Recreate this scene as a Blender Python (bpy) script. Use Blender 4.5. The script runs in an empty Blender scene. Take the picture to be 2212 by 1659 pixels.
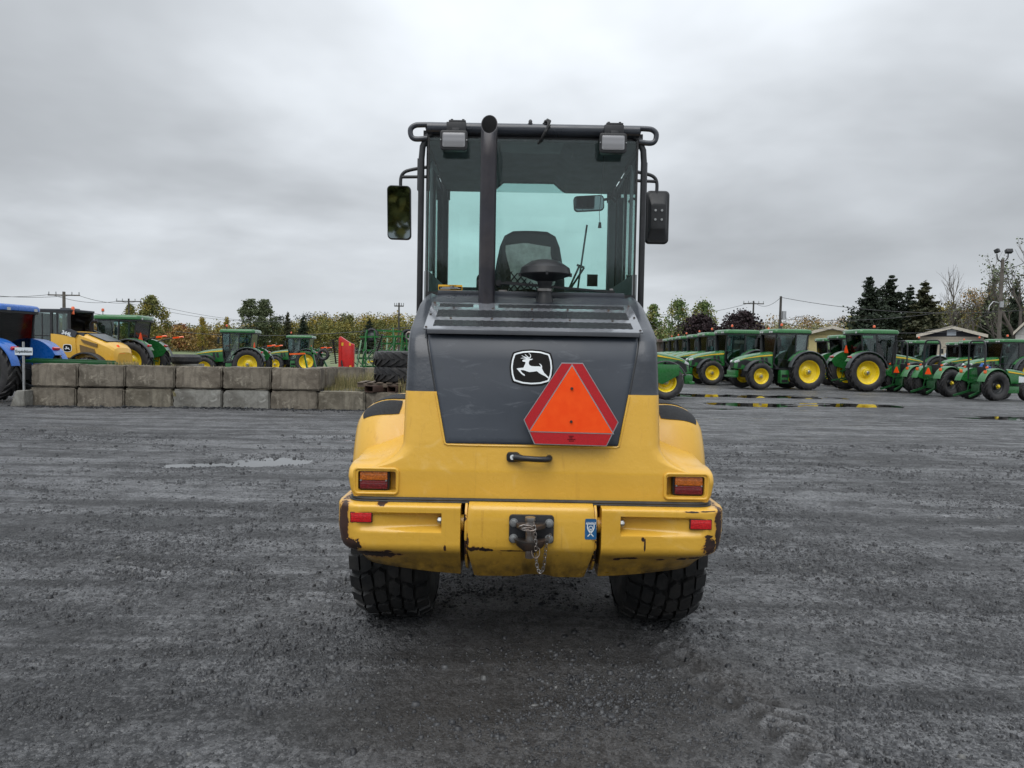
import bpy, bmesh, math, random
import numpy as np
from mathutils import Vector, Matrix
from math import sin, cos, pi, radians, sqrt
random.seed(7); rng = np.random.default_rng(11)
S = bpy.context.scene
COL = S.collection

# ---------------------------------------------------------------- camera
FPX, CAMH, PITCH, ROLL, CPX, CPY = 1500.0, 1.6, radians(2.65), 0.018, 1106.0, 829.5
cam_d = bpy.data.cameras.new('camera'); cam = bpy.data.objects.new('camera', cam_d); COL.objects.link(cam)
cam_d.sensor_width = 36; cam_d.lens = 36*FPX/2212; cam_d.clip_start = 0.05; cam_d.clip_end = 5000
cp, sp = cos(PITCH), sin(PITCH)
def _pf(u, v, w):            # pitched frame (right, forward, up) -> world
    return Vector((u, cp*v+sp*w, -sp*v+cp*w))
R_ = _pf(cos(ROLL), 0, sin(ROLL)); U_ = _pf(-sin(ROLL), 0, cos(ROLL)); B_ = -_pf(0, 1, 0)
M = Matrix.Identity(4)
for i in range(3): M[i][0] = R_[i]; M[i][1] = U_[i]; M[i][2] = B_[i]
M.translation = Vector((0, 0, CAMH)); cam.matrix_world = M
S.camera = cam
def ray(px, py):
    u = px-CPX; v = CPY-py
    r = _pf((u*cos(ROLL)-v*sin(ROLL))/FPX, 1, (v*cos(ROLL)+u*sin(ROLL))/FPX); return r
def at(px, py, Y):           # survey: photo point at a known distance -> world metres
    r = ray(px, py); k = Y/r.y; return Vector((r.x*k, Y, CAMH+r.z*k))

# ---------------------------------------------------------------- world: overcast
W = bpy.data.worlds.new('World'); S.world = W; W.use_nodes = True
nt = W.node_tree; nt.nodes.clear()
def N(nt, t, **kw):
    n = nt.nodes.new(t)
    for k, v in kw.items():
        if k.startswith('i_'): n.inputs[k[2:].replace('_', ' ')].default_value = v
        else: setattr(n, k, v)
    return n
SUN_EL, SUN_AZ = radians(58), radians(200)   # azimuth measured from +Y clockwise: behind the camera
def build_world():
    L = nt.links.new
    sky = N(nt, 'ShaderNodeTexSky', sky_type='NISHITA'); sky.sun_disc = False
    sky.sun_elevation = SUN_EL; sky.sun_rotation = SUN_AZ
    sk = N(nt, 'ShaderNodeVectorMath', operation='SCALE'); sk.inputs['Scale'].default_value = 0.06
    L(sky.outputs[0], sk.inputs[0])
    tc = N(nt, 'ShaderNodeTexCoord'); sep = N(nt, 'ShaderNodeSeparateXYZ'); L(tc.outputs['Generated'], sep.inputs[0])
    # project direction on a cloud deck: xy/(z+0.16)
    za = N(nt, 'ShaderNodeMath', operation='MAXIMUM'); L(sep.outputs[2], za.inputs[0]); za.inputs[1].default_value = 0.0
    zz = N(nt, 'ShaderNodeMath', operation='ADD'); L(za.outputs[0], zz.inputs[0]); zz.inputs[1].default_value = 0.22
    dx = N(nt, 'ShaderNodeMath', operation='DIVIDE'); L(sep.outputs[0], dx.inputs[0]); L(zz.outputs[0], dx.inputs[1])
    dy = N(nt, 'ShaderNodeMath', operation='DIVIDE'); L(sep.outputs[1], dy.inputs[0]); L(zz.outputs[0], dy.inputs[1])
    cx = N(nt, 'ShaderNodeCombineXYZ'); L(dx.outputs[0], cx.inputs[0]); L(dy.outputs[0], cx.inputs[1])
    def noise(scale, det, dist, off):
        mp = N(nt, 'ShaderNodeMapping'); mp.inputs['Location'].default_value = off; L(cx.outputs[0], mp.inputs[0])
        n = N(nt, 'ShaderNodeTexNoise'); n.inputs['Scale'].default_value = scale; n.inputs['Detail'].default_value = det
        n.inputs['Roughness'].default_value = 0.52; n.inputs['Distortion'].default_value = dist; L(mp.outputs[0], n.inputs[0]); return n
    n1 = noise(0.62, 5, 0.35, CLOUD_OFF); n2 = noise(1.9, 4, 0.2, (5.1, 1.3, 0))
    mr1 = N(nt, 'ShaderNodeMapRange'); mr1.inputs[1].default_value = 0.33; mr1.inputs[2].default_value = 0.68; mr1.inputs[3].default_value = 0.69; mr1.inputs[4].default_value = 1.15
    mr1.interpolation_type = 'SMOOTHSTEP'; L(n1.outputs[0], mr1.inputs[0])
    mr2 = N(nt, 'ShaderNodeMapRange'); mr2.inputs[1].default_value = 0.3; mr2.inputs[2].default_value = 0.7; mr2.inputs[3].default_value = 0.90; mr2.inputs[4].default_value = 1.10
    L(n2.outputs[0], mr2.inputs[0])
    mm = N(nt, 'ShaderNodeMath', operation='MULTIPLY'); L(mr1.outputs[0], mm.inputs[0]); L(mr2.outputs[0], mm.inputs[1])
    # fade contrast towards the horizon, overcast law: brighter overhead
    hz = N(nt, 'ShaderNodeMapRange'); hz.inputs[1].default_value = 0.0; hz.inputs[2].default_value = 0.15; L(za.outputs[0], hz.inputs[0])
    ct = N(nt, 'ShaderNodeMix', data_type='FLOAT'); L(hz.outputs[0], ct.inputs[0]); ct.inputs[2].default_value = 1.0; L(mm.outputs[0], ct.inputs[3])
    ov = N(nt, 'ShaderNodeMath', operation='MULTIPLY_ADD'); pz = N(nt, 'ShaderNodeMath', operation='POWER'); L(za.outputs[0], pz.inputs[0]); pz.inputs[1].default_value = 2.3; L(pz.outputs[0], ov.inputs[0]); ov.inputs[1].default_value = 2.0; ov.inputs[2].default_value = 0.98
    # low gap between the deck and the horizon is a touch greyer
    amp = N(nt, 'ShaderNodeMath', operation='MULTIPLY'); L(ct.outputs[0], amp.inputs[0]); L(ov.outputs[0], amp.inputs[1])
    cl = N(nt, 'ShaderNodeVectorMath', operation='SCALE'); cl.inputs[0].default_value = (0.680, 0.718, 0.760); L(amp.outputs[0], cl.inputs['Scale'])
    mx = N(nt, 'ShaderNodeMix', data_type='RGBA'); mx.inputs[0].default_value = 0.94
    L(sk.outputs[0], mx.inputs[6]); L(cl.outputs[0], mx.inputs[7])
    bg = N(nt, 'ShaderNodeBackground'); bg.inputs[1].default_value = 1.0; L(mx.outputs[2], bg.inputs[0])
    out = N(nt, 'ShaderNodeOutputWorld'); L(bg.outputs[0], out.inputs[0])
CLOUD_OFF = (1.2, 7.7, 0.0)
build_world()
sd = bpy.data.lights.new('sun', 'SUN'); sd.energy = 1.5; sd.angle = radians(50); sd.color = (1.0, 0.97, 0.93)
so = bpy.data.objects.new('sun', sd); COL.objects.link(so)
sun_dir = Vector((sin(SUN_AZ)*cos(SUN_EL), cos(SUN_AZ)*cos(SUN_EL), sin(SUN_EL)))
so.rotation_euler = (-sun_dir).to_track_quat('-Z', 'Y').to_euler(); so.location = (0, 0, 30)
S.view_settings.view_transform = 'Standard'; S.view_settings.look = 'None'; S.view_settings.exposure = 0.0; S.view_settings.gamma = 1
S.view_settings.use_curve_mapping = False
S.render.engine = 'CYCLES'; S.render.resolution_x = 1024; S.render.resolution_y = 768

# ---------------------------------------------------------------- materials
def newmat(name):
    m = bpy.data.materials.new(name); m.use_nodes = True; t = m.node_tree; t.nodes.clear()
    o = N(t, 'ShaderNodeOutputMaterial'); p = N(t, 'ShaderNodeBsdfPrincipled'); t.links.new(p.outputs[0], o.inputs[0]); return m, t, p
def c4(c): return (c[0], c[1], c[2], 1)
def noise(t, scale, detail=4, rough=.55, vec=None, dist=0, coord='Object', sc=None):
    n = N(t, 'ShaderNodeTexNoise'); n.inputs['Scale'].default_value = scale; n.inputs['Detail'].default_value = detail
    n.inputs['Roughness'].default_value = rough; n.inputs['Distortion'].default_value = dist
    if vec is None: vec = N(t, 'ShaderNodeTexCoord').outputs[coord]
    if sc:
        mp = N(t, 'ShaderNodeMapping'); mp.inputs['Scale'].default_value = sc; t.links.new(vec, mp.inputs[0]); vec = mp.outputs[0]
    t.links.new(vec, n.inputs['Vector']); return n
def mrange(t, src, a, b, c, d, smooth=False):
    r = N(t, 'ShaderNodeMapRange'); t.links.new(src, r.inputs[0])
    for i, v in enumerate((a, b, c, d)): r.inputs[i+1].default_value = v
    if smooth: r.interpolation_type = 'SMOOTHSTEP'
    return r.outputs[0]
def mixc(t, fac, a, b):
    m = N(t, 'ShaderNodeMix', data_type='RGBA')
    if isinstance(fac, (int, float)): m.inputs[0].default_value = fac
    else: t.links.new(fac, m.inputs[0])
    for i, v in ((6, a), (7, b)):
        if isinstance(v, tuple): m.inputs[i].default_value = c4(v)
        else: t.links.new(v, m.inputs[i])
    return m.outputs[2]
def bump(t, src, dist, strength=1.0, prev=None):
    b = N(t, 'ShaderNodeBump'); b.inputs['Strength'].default_value = strength; b.inputs['Distance'].default_value = dist
    t.links.new(src, b.inputs['Height'])
    if prev is not None: t.links.new(prev, b.inputs['Normal'])
    return b.outputs[0]
def math_(t, op, a, b=None, c=None):
    m = N(t, 'ShaderNodeMath', operation=op)
    for i, v in enumerate((a, b, c)):
        if v is None: continue
        if isinstance(v, (int, float)): m.inputs[i].default_value = v
        else: t.links.new(v, m.inputs[i])
    return m.outputs[0]
def simple(name, col, rough=.5, metal=0, var=.12, vs=6, bmp=0, bs=60, coat=0, dirt=None, dirtamt=.0, spec=.5, rvar=.1):
    m, t, p = newmat(name)
    n = noise(t, vs, 5, .6)
    lo = tuple(max(0, x*(1-var)) for x in col); hi = tuple(min(1, x*(1+var)) for x in col)
    cc = mixc(t, mrange(t, n.outputs[0], .3, .7, 0, 1), lo, hi)
    if dirt:
        dn = noise(t, vs*.7, 7, .65, dist=.3); cc = mixc(t, mrange(t, dn.outputs[0], .5-.12*dirtamt, .62, 0, dirtamt), cc, dirt)
    t.links.new(cc, p.inputs['Base Color'])
    rn = noise(t, vs*2.3, 4); t.links.new(mrange(t, rn.outputs[0], .3, .7, max(.02, rough-rvar), min(1, rough+rvar)), p.inputs['Roughness'])
    p.inputs['Metallic'].default_value = metal; p.inputs['Coat Weight'].default_value = coat; p.inputs['Coat Roughness'].default_value = .12
    p.inputs['Specular IOR Level'].default_value = spec
    if bmp: t.links.new(bump(t, noise(t, bs, 4).outputs[0], bmp), p.inputs['Normal'])
    return m
def glass(name, tint, rough=.02, refl=1.0, wet=False):
    m, t, p = newmat(name); t.nodes.remove(p)
    o = [n for n in t.nodes if n.type == 'OUTPUT_MATERIAL'][0]
    tr = N(t, 'ShaderNodeBsdfTransparent'); tr.inputs[0].default_value = c4(tint)
    gl = N(t, 'ShaderNodeBsdfGlossy'); gl.inputs['Roughness'].default_value = rough
    fr = N(t, 'ShaderNodeFresnel'); fr.inputs[0].default_value = 1.5
    f = math_(t, 'MULTIPLY', fr.outputs[0], refl)
    if wet:
        v = noise(t, 9, 5, .6, sc=(3, 1, .5)); bp = bump(t, v.outputs[0], .0015); t.links.new(bp, gl.inputs['Normal'])
        d = noise(t, 150, 2, .5); sp_ = mrange(t, d.outputs[0], .73, .76, 0, .5)
        f = math_(t, 'MAXIMUM', f, sp_)
    mx = N(t, 'ShaderNodeMixShader'); t.links.new(f, mx.inputs[0]); t.links.new(tr.outputs[0], mx.inputs[1]); t.links.new(gl.outputs[0], mx.inputs[2])
    t.links.new(mx.outputs[0], o.inputs[0]); return m
YEL = (.68, .395, .046)
def yellow_paint(name='yellow_paint', spots=(), streaks=0.25, fade=.25, twotone=None, soil_shade=None):
    m, t, p = newmat(name); L = t.links.new
    tc = N(t, 'ShaderNodeTexCoord').outputs['Object']
    n = noise(t, 2.2, 5, .6, tc); col = mixc(t, mrange(t, n.outputs[0], .3, .7, 0, 1), (YEL[0]*.93, YEL[1]*.9, YEL[2]*.8), (YEL[0]*1.04, YEL[1]*1.04, YEL[2]*1.15))
    # rain streaks running down
    s = noise(t, 1, 4, .6, tc, sc=(34, 34, 1.3), dist=.2); col = mixc(t, mrange(t, s.outputs[0], .60, .70, 0, streaks), col, (.40, .20, .03))
    # chalky faded paint
    f1 = noise(t, 5, 8, .68, tc, dist=1.2); col = mixc(t, mrange(t, f1.outputs[0], .58, .75, 0, fade), col, (.80, .60, .27))
    if soil_shade:  # grime and underside shade painted into the lowest part: heights z0 (full) .. z1 (none)
        sep = N(t, 'ShaderNodeSeparateXYZ'); L(tc, sep.inputs[0])
        sn = noise(t, 7, 6, .65, tc, sc=(2.5, 2.5, .6))
        k = math_(t, 'MULTIPLY', mrange(t, sep.outputs[2], soil_shade[1], soil_shade[0], 0, 1, True), mrange(t, sn.outputs[0], .35, .65, .35, .85))
        col = mixc(t, k, col, (.055, .034, .012))
    rough = mrange(t, noise(t, 3, 5, .6, tc).outputs[0], .3, .7, .22, .42)
    nrm = bump(t, noise(t, 38, 3, .5, tc).outputs[0], .0012)
    if twotone is not None:
        sep = N(t, 'ShaderNodeSeparateXYZ'); L(tc, sep.inputs[0])
        k = mrange(t, sep.outputs[2], twotone-.0012, twotone+.0012, 0, 1)
        g = noise(t, 2.5, 6, .62, tc, sc=(1, 1, 2.4), dist=.8); dk = mixc(t, mrange(t, g.outputs[0], .45, .72, 0, 1), (.022, .027, .036), (.050, .057, .069))
        col = mixc(t, k, col, dk)
    if spots:
        nz = noise(t, 26, 6, .7, tc); nz2 = noise(t, 7, 3, .6, tc)
        acc = None
        for (cx_, cz_, rx, rz, kx) in spots:      # ellipses in (x,z), ragged by noise; kx scales raggedness
            mp = N(t, 'ShaderNodeMapping', vector_type='POINT'); mp.inputs['Location'].default_value = (-cx_/rx, 0, -cz_/rz); mp.inputs['Scale'].default_value = (1/rx, 0, 1/rz); L(tc, mp.inputs[0])
            ln = N(t, 'ShaderNodeVectorMath', operation='LENGTH'); L(mp.outputs[0], ln.inputs[0])
            v = math_(t, 'MULTIPLY_ADD', nz.outputs[0], 4.4*kx, math_(t, 'SUBTRACT', .95-2.2*kx, ln.outputs['Value']))
            acc = v if acc is None else math_(t, 'MAXIMUM', acc, v)
        k = mrange(t, acc, -.02, .02, 0, 1); halo = mrange(t, acc, -.35, .0, 0, .55)
        col = mixc(t, halo, col, (.42, .16, .03))
        col = mixc(t, k, col, mixc(t, mrange(t, nz2.outputs[0], .4, .6, 0, 1), (.016, .009, .007), (.045, .018, .011)))
        rr = N(t, 'ShaderNodeMix', data_type='FLOAT'); L(k, rr.inputs[0]); L(rough, rr.inputs[2]); rr.inputs[3].default_value = .75; rough = rr.outputs[0]
        nrm = bump(t, math_(t, 'MULTIPLY', k, -1), .0015, 1, nrm)
    L(col, p.inputs['Base Color']); L(rough, p.inputs['Roughness']); L(nrm, p.inputs['Normal'])
    p.inputs['Coat Weight'].default_value = .3; p.inputs['Coat Roughness'].default_value = .12; p.inputs['Specular IOR Level'].default_value = .4
    return m
MT = {}
MT['yellow'] = yellow_paint()
MT['hood'] = yellow_paint('two_tone_paint', twotone=1.392, fade=.3)
MT['bumperL'] = yellow_paint('chipped_yellow_left', spots=[(-.925, .735, .030, .13, .4), (-.895, .635, .065, .035, .5), (-.77, .578, .115, .026, .45), (-.93, .60, .05, .06, .5),
      (-.70, .607, .018, .010, .6), (-.735, .846, .026, .012, .5), (-.86, .852, .05, .004, .5), (-.42, .63, .006, .016, .6), (-.90, .545, .05, .012, .6), (-.60, .854, .03, .004, .7)], soil_shade=(.50, .66))
MT['bumperR'] = yellow_paint('chipped_yellow_right', spots=[(.885, .660, .045, .042, .6), (.930, .72, .022, .13, .5), (.79, .832, .04, .005, .6), (.86, .835, .05, .003, .6), (.55, .692, .009, .012, .6),
      (.49, .585, .06, .008, .5), (.43, .577, .02, .008, .4), (.65, .575, .022, .006, .5), (.76, .58, .025, .010, .6), (.83, .585, .03, .008, .7), (.56, .67, .004, .03, .6), (.88, .71, .02, .008, .8)], soil_shade=(.50, .66))
MT['towbox'] = yellow_paint('chipped_yellow_tow_box', spots=[(-.28, .632, .05, .012, .9), (-.22, .628, .05, .008, .9), (-.10, .624, .07, .004, .8), (.02, .63, .01, .01, .8), (-.315, .66, .012, .05, .7)], soil_shade=(.48, .64), streaks=.5)
MT['plate_edge'] = yellow_paint('worn_yellow_plate', spots=[(-.335, .78, .02, .03, .9), (.335, .70, .02, .05, 1.0), (.335, .60, .03, .04, .9), (-.335, .62, .03, .05, .9)], fade=.8)
MT['dark'] = simple('charcoal_paint', (.030, .035, .045), .34, 0, .25, 3, .0005, 60, coat=.3)
m, t, p = newmat('scuffed_charcoal_panel')
tc_ = N(t, 'ShaderNodeTexCoord').outputs['Object']
g1 = noise(t, 1.6, 5, .6, tc_, dist=.5); cc_ = mixc(t, mrange(t, g1.outputs[0], .35, .7, 0, 1), (.018, .025, .037), (.036, .045, .060))
g2 = noise(t, 3.2, 9, .72, tc_, sc=(1.2, 1, 5), dist=1.1); cc_ = mixc(t, mrange(t, g2.outputs[0], .56, .78, 0, .7), cc_, (.13, .145, .165))
g3 = noise(t, 1, 5, .7, tc_, sc=(28, 28, 2)); cc_ = mixc(t, mrange(t, g3.outputs[0], .62, .75, 0, .45), cc_, (.012, .016, .023))
t.links.new(cc_, p.inputs['Base Color']); t.links.new(mrange(t, g1.outputs[0], .3, .7, .34, .55), p.inputs['Roughness']); t.links.new(bump(t, noise(t, 3, 2, .5, tc_).outputs[0], .004), p.inputs['Normal'])
MT['panel'] = m
MT['grilleplate'] = simple('wet_grey_grille_plate', (.20, .21, .23), .16, .25, .15, 4, .0004, 20, coat=.6)
MT['blackplastic'] = simple('black_plastic', (.014, .015, .017), .38, 0, .2, 20, .0002, 200)
MT['blackmetal'] = simple('black_metal', (.022, .023, .026), .42, 0, .3, 12, .0003, 90)
MT['exhaust'] = simple('heat_dulled_exhaust_steel', (.024, .023, .030), .38, .25, .3, 5, .0003, 60, dirt=(.06, .05, .05), dirtamt=.5)
MT['soot'] = simple('soot', (.004, .004, .005), .9)
MT['rubber'] = simple('wet_rubber', (.014, .015, .016), .44, 0, .35, 9, .0015, 45, dirt=(.05, .047, .044), dirtamt=.5)
MT['tyre'] = simple('dusty_tractor_tyre', (.020, .020, .022), .6, 0, .3, 6, .002, 30, dirt=(.06, .055, .05), dirtamt=.45)
MT['grip'] = simple('anti_slip_pad', (.012, .013, .015), .75, 0, .3, 60, .002, 260)
MT['steel'] = simple('weathered_steel', (.30, .29, .28), .38, .9, .25, 20, .0006, 80, dirt=(.16, .09, .05), dirtamt=.6)
MT['bolt'] = simple('zinc_bolt', (.35, .36, .36), .4, .8, .2, 20)
MT['alu'] = simple('aluminium_edge', (.42, .43, .45), .4, .8)
MT['cast'] = simple('dark_cast_iron', (.045, .040, .037), .5, .4, .35, 14, .001, 60, dirt=(.13, .07, .04), dirtamt=.5)
MT['glass'] = glass('tinted_cab_glass', (.88, .965, .95), .015, 1.0, True)
MT['glassfar'] = glass('front_windshield_glass', (.84, .985, .955), .02, .8)
MT['tglass'] = glass('tractor_cab_glass', (.76, .86, .85), .05, 1.5)
MT['visor'] = glass('smoked_visor', (.72, .78, .78), .05, .3)
MT['cabin'] = simple('grey_cab_trim', (.17, .19, .20), .7, 0, .15, 8, .001, 80)
MT['seat'] = simple('black_seat_vinyl', (.022, .024, .026), .5, 0, .2, 14, .001, 90)
MT['paper'] = simple('papers_in_pouch', (.80, .82, .76), .8, 0, .25, 20)
MT['mirror'] = simple('mirror_glass', (.22, .26, .27), .03, 1, .02, 2, rvar=.01)
m, t, p = newmat('lamp_lens'); tcx = N(t, 'ShaderNodeTexCoord').outputs['Object']
w_ = N(t, 'ShaderNodeTexWave', bands_direction='Z'); w_.inputs['Scale'].default_value = 9; t.links.new(tcx, w_.inputs[0])
p.inputs['Base Color'].default_value = (.26, .26, .27, 1); p.inputs['Roughness'].default_value = .25; p.inputs['Metallic'].default_value = .2; t.links.new(bump(t, w_.outputs['Fac'], .0006), p.inputs['Normal']); p.inputs['Coat Weight'].default_value = 1
MT['lens'] = m
def lensmat(name, col, cs):
    m, t, p = newmat(name); tc = N(t, 'ShaderNodeTexCoord').outputs['Object']
    v = N(t, 'ShaderNodeTexVoronoi'); v.inputs['Scale'].default_value = cs; t.links.new(tc, v.inputs[0])
    cc = mixc(t, mrange(t, v.outputs['Distance'], .1, .6, 0, 1), tuple(min(1, c*1.35) for c in col), tuple(c*.75 for c in col)); t.links.new(cc, p.inputs['Base Color'])
    p.inputs['Roughness'].default_value = .15; p.inputs['Coat Weight'].default_value = 1; p.inputs['Coat Roughness'].default_value = .03
    t.links.new(bump(t, v.outputs['Distance'], .0015), p.inputs['Normal']); return m
MT['amber'] = lensmat('amber_lens', (.50, .13, .01), 130)
MT['redlens'] = lensmat('red_lens', (.16, .008, .010), 130)
MT['reflector'] = lensmat('red_reflector', (.62, .008, .012), 160)
MT['smvred'] = simple('retro_reflective_red', (.46, .008, .014), .45, 0, .25, 300)
m, t, p = newmat('fluorescent_orange'); p.inputs['Base Color'].default_value = (1.0, .085, .012, 1); p.inputs['Roughness'].default_value = .45
t.links.new(mixc(t, mrange(t, noise(t, 20, 4).outputs[0], .3, .7, 0, 1), (.95, .075, .01), (1, .10, .014)), p.inputs['Base Color'])
p.inputs['Specular IOR Level'].default_value = .15
MT['orange'] = m
MT['headlamp'] = simple('clear_headlamp', (.62, .64, .65), .2, .3, .1, 30, coat=1)
MT['beacon'] = simple('orange_beacon', (.85, .13, .02), .25, coat=1)
MT['decalblack'] = simple('badge_black', (.004, .0036, .0034), .55, 0, .1, 5, spec=.15)
MT['decalwhite'] = simple('badge_white', (.72, .76, .78), .35, 0, .05, 5, coat=.4)
MT['decalblue'] = simple('decal_blue', (.012, .10, .25), .35, coat=.4)
MT['decalyellow'] = simple('decal_yellow', (.75, .42, .03), .4)
MT['green'] = simple('green_tractor_paint', (.015, .135, .028), .30, 0, .15, 4, 0, 50, coat=.5, dirt=(.03, .07, .03), dirtamt=.25)
MT['greendk'] = simple('dull_green_frame', (.010, .075, .020), .45, 0, .2, 6, coat=.2)
MT['rimyellow'] = simple('yellow_rim_paint', (.80, .60, .012), .33, 0, .1, 5, coat=.4)
MT['stripe'] = simple('yellow_stripe', (.78, .52, .03), .4)
MT['blue'] = simple('blue_tractor_paint', (.008, .10, .40), .3, 0, .12, 4, coat=.5)
MT['trimgrey'] = simple('tractor_black_trim', (.018, .020, .022), .45, 0, .2, 8)
MT['fendergrey'] = simple('grey_fender_plastic', (.055, .062, .066), .4, 0, .2, 8)
MT['redpaint'] = simple('red_implement_paint', (.52, .018, .015), .35, 0, .15, 5, coat=.3)
m, t, p = newmat('perforated_screen'); tcx = N(t, 'ShaderNodeTexCoord').outputs['Object']
mp = N(t, 'ShaderNodeMapping'); mp.inputs['Scale'].default_value = (1/.0095, 1/.0135, 1/.0062); t.links.new(tcx, mp.inputs[0])
vo = N(t, 'ShaderNodeTexVoronoi', distance='EUCLIDEAN'); vo.inputs['Scale'].default_value = 1; vo.inputs['Randomness'].default_value = .18; t.links.new(mp.outputs[0], vo.inputs[0])
k_ = mrange(t, vo.outputs['Distance'], .47, .55, 0, 1)
t.links.new(mixc(t, k_, (.003, .003, .004), (.03, .034, .04)), p.inputs['Base Color']); t.links.new(mrange(t, vo.outputs['Distance'], .40, .46, .9, .25), p.inputs['Roughness']); t.links.new(bump(t, k_, .003), p.inputs['Normal'])
MT['perf'] = m

# ---------------------------------------------------------------- mesh helpers
class MB:
    def __init__(s): s.v = []; s.f = []; s.mi = []; s.m = 0
    def add(s, vs, fs):
        o = len(s.v); s.v += [tuple(v) for v in vs]; s.f += [tuple(i+o for i in f) for f in fs]; s.mi += [s.m]*len(fs); return s
    def box(s, c, d, rot=None):
        x, y, z = d[0]/2, d[1]/2, d[2]/2
        vs = [Vector((a, b, e)) for a in (-x, x) for b in (-y, y) for e in (-z, z)]
        if rot is not None: vs = [rot @ v for v in vs]
        c = Vector(c)
        return s.add([v+c for v in vs], [(0, 1, 3, 2), (4, 6, 7, 5), (0, 4, 5, 1), (2, 3, 7, 6), (0, 2, 6, 4), (1, 5, 7, 3)])
    def beam(s, a, b, w, h, up=(0, 0, 1)):
        a = Vector(a); b = Vector(b); d = (b-a); L = d.length; d.normalize(); up = Vector(up)
        if abs(d.dot(up)) > .99: up = Vector((1, 0, 0))
        sx = d.cross(up).normalized(); u = sx.cross(d).normalized()
        R = Matrix((sx, d, u)).transposed(); return s.box((a+b)/2, (w, L, h), R)
    def ring(s, rings, closed=True, cap=True):
        n = len(rings[0]); vs = [v for r in rings for v in r]; fs = []
        for i in range(len(rings)-1):
            for j in range(n if closed else n-1):
                k = (j+1) % n; fs.append((i*n+j, i*n+k, (i+1)*n+k, (i+1)*n+j))
        if cap and closed: fs.append(tuple(range(n))[::-1]); fs.append(tuple(range((len(rings)-1)*n, len(rings)*n)))
        return s.add(vs, fs)
    def cyl(s, a, b, r0, r1=None, n=16, cap=True):
        r1 = r0 if r1 is None else r1; a = Vector(a); b = Vector(b); d = (b-a).normalized()
        t = Vector((0, 0, 1)) if abs(d.z) < .9 else Vector((1, 0, 0)); e = d.cross(t).normalized(); f = d.cross(e)
        return s.ring([[p_+(e*cos(2*pi*i/n)+f*sin(2*pi*i/n))*r for i in range(n)] for p_, r in ((a, r0), (b, r1))], cap=cap)
    def tube(s, path, r, n=8, closed=False, cap=True):
        P = [Vector(p_) for p_ in path]; m = len(P); rings = []; e = None
        for i in range(m):
            if closed: d = (P[(i+1) % m]-P[i-1]).normalized()
            else: d = (P[min(i+1, m-1)]-P[max(i-1, 0)]).normalized()
            if e is None:
                t = Vector((0, 0, 1)) if abs(d.z) < .9 else Vector((1, 0, 0)); e = d.cross(t).normalized()
            else: e = (e-d*e.dot(d)).normalized()
            f = d.cross(e); rr = r[i] if isinstance(r, (list, tuple)) else r
            rings.append([P[i]+(e*cos(2*pi*j/n)+f*sin(2*pi*j/n))*rr for j in range(n)])
        if closed: rings.append(rings[0]); cap = False
        return s.ring(rings, cap=cap)
    def lathe(s, prof, o=(0, 0, 0), ax='Z', n=32, a0=0, a1=2*pi):
        full = abs(a1-a0-2*pi) < 1e-6; rings = []
        for (r, h) in prof:
            rg = []
            for i in range(n if full else n+1):
                a = a0+(a1-a0)*i/n; c, q = r*cos(a), r*sin(a)
                rg.append(Vector(o)+Vector({'Z': (c, q, h), 'Y': (c, h, q), 'X': (h, c, q)}[ax]))
            rings.append(rg)
        return s.ring(rings, closed=full, cap=False)
    def prism(s, poly, fn0, fn1):      # poly 2D, maps to 3D back/front
        n = len(poly); vs = [fn0(*q) for q in poly]+[fn1(*q) for q in poly]
        return s.add(vs, [tuple(range(n))[::-1], tuple(range(n, 2*n))]+[(i, (i+1) % n, n+(i+1) % n, n+i) for i in range(n)])
    def grid(s, fn, us, vs_):
        n = len(vs_); return s.add([fn(u, v) for u in us for v in vs_], [(i*n+j, i*n+j+1, (i+1)*n+j+1, (i+1)*n+j) for i in range(len(us)-1) for j in range(n-1)])
    def build(s, name, mats, parent=None, bevel=0, seg=2, angle=38, smooth=True, solid=0, flip=False):
        me = bpy.data.meshes.new(name); me.from_pydata(s.v, [], s.f)
        if not isinstance(mats, (list, tuple)): mats = [mats]
        for q in mats: me.materials.append(MT[q] if isinstance(q, str) else q)
        if len(mats) > 1: me.polygons.foreach_set('material_index', s.mi)
        bm = bmesh.new(); bm.from_mesh(me); bmesh.ops.remove_doubles(bm, verts=bm.verts, dist=1e-5)
        bmesh.ops.recalc_face_normals(bm, faces=bm.faces)
        if solid:
            bmesh.ops.solidify(bm, geom=bm.faces[:], thickness=solid)
        if bevel:
            es = [e for e in bm.edges if len(e.link_faces) == 2 and e.calc_face_angle(0) > radians(angle)]
            if es: bmesh.ops.bevel(bm, geom=es, offset=bevel, segments=seg, profile=.6, affect='EDGES', clamp_overlap=True)
        big = [f for f in bm.faces if len(f.verts) > 4]
        if big: bmesh.ops.triangulate(bm, faces=big)
        bm.to_mesh(me); bm.free()
        if smooth: me.shade_smooth(); me.set_sharp_from_angle(angle=radians(angle if not bevel else 50))
        o = bpy.data.objects.new(name, me); COL.objects.link(o)
        if parent is not None: o.parent = parent
        return o
def tag(o, label=None, cat=None, group=None, kind=None):
    if label: o['label'] = label
    if cat: o['category'] = cat
    if group: o['group'] = group
    if kind: o['kind'] = kind
    return o
def thing(name, label, cat, loc=(0, 0, 0), rz=0, group=None, sc=1):
    o = bpy.data.objects.new(name, None); COL.objects.link(o); o.empty_display_size = .2
    o.location = loc; o.rotation_euler = (0, 0, rz); o.scale = (sc,)*3; tag(o, label, cat, group); return o
def copy_tree(o, parent=None):
    c = o.copy(); COL.objects.link(c)
    if parent is not None: c.parent = parent
    for ch in list(o.children): copy_tree(ch, c)
    return c
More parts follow.
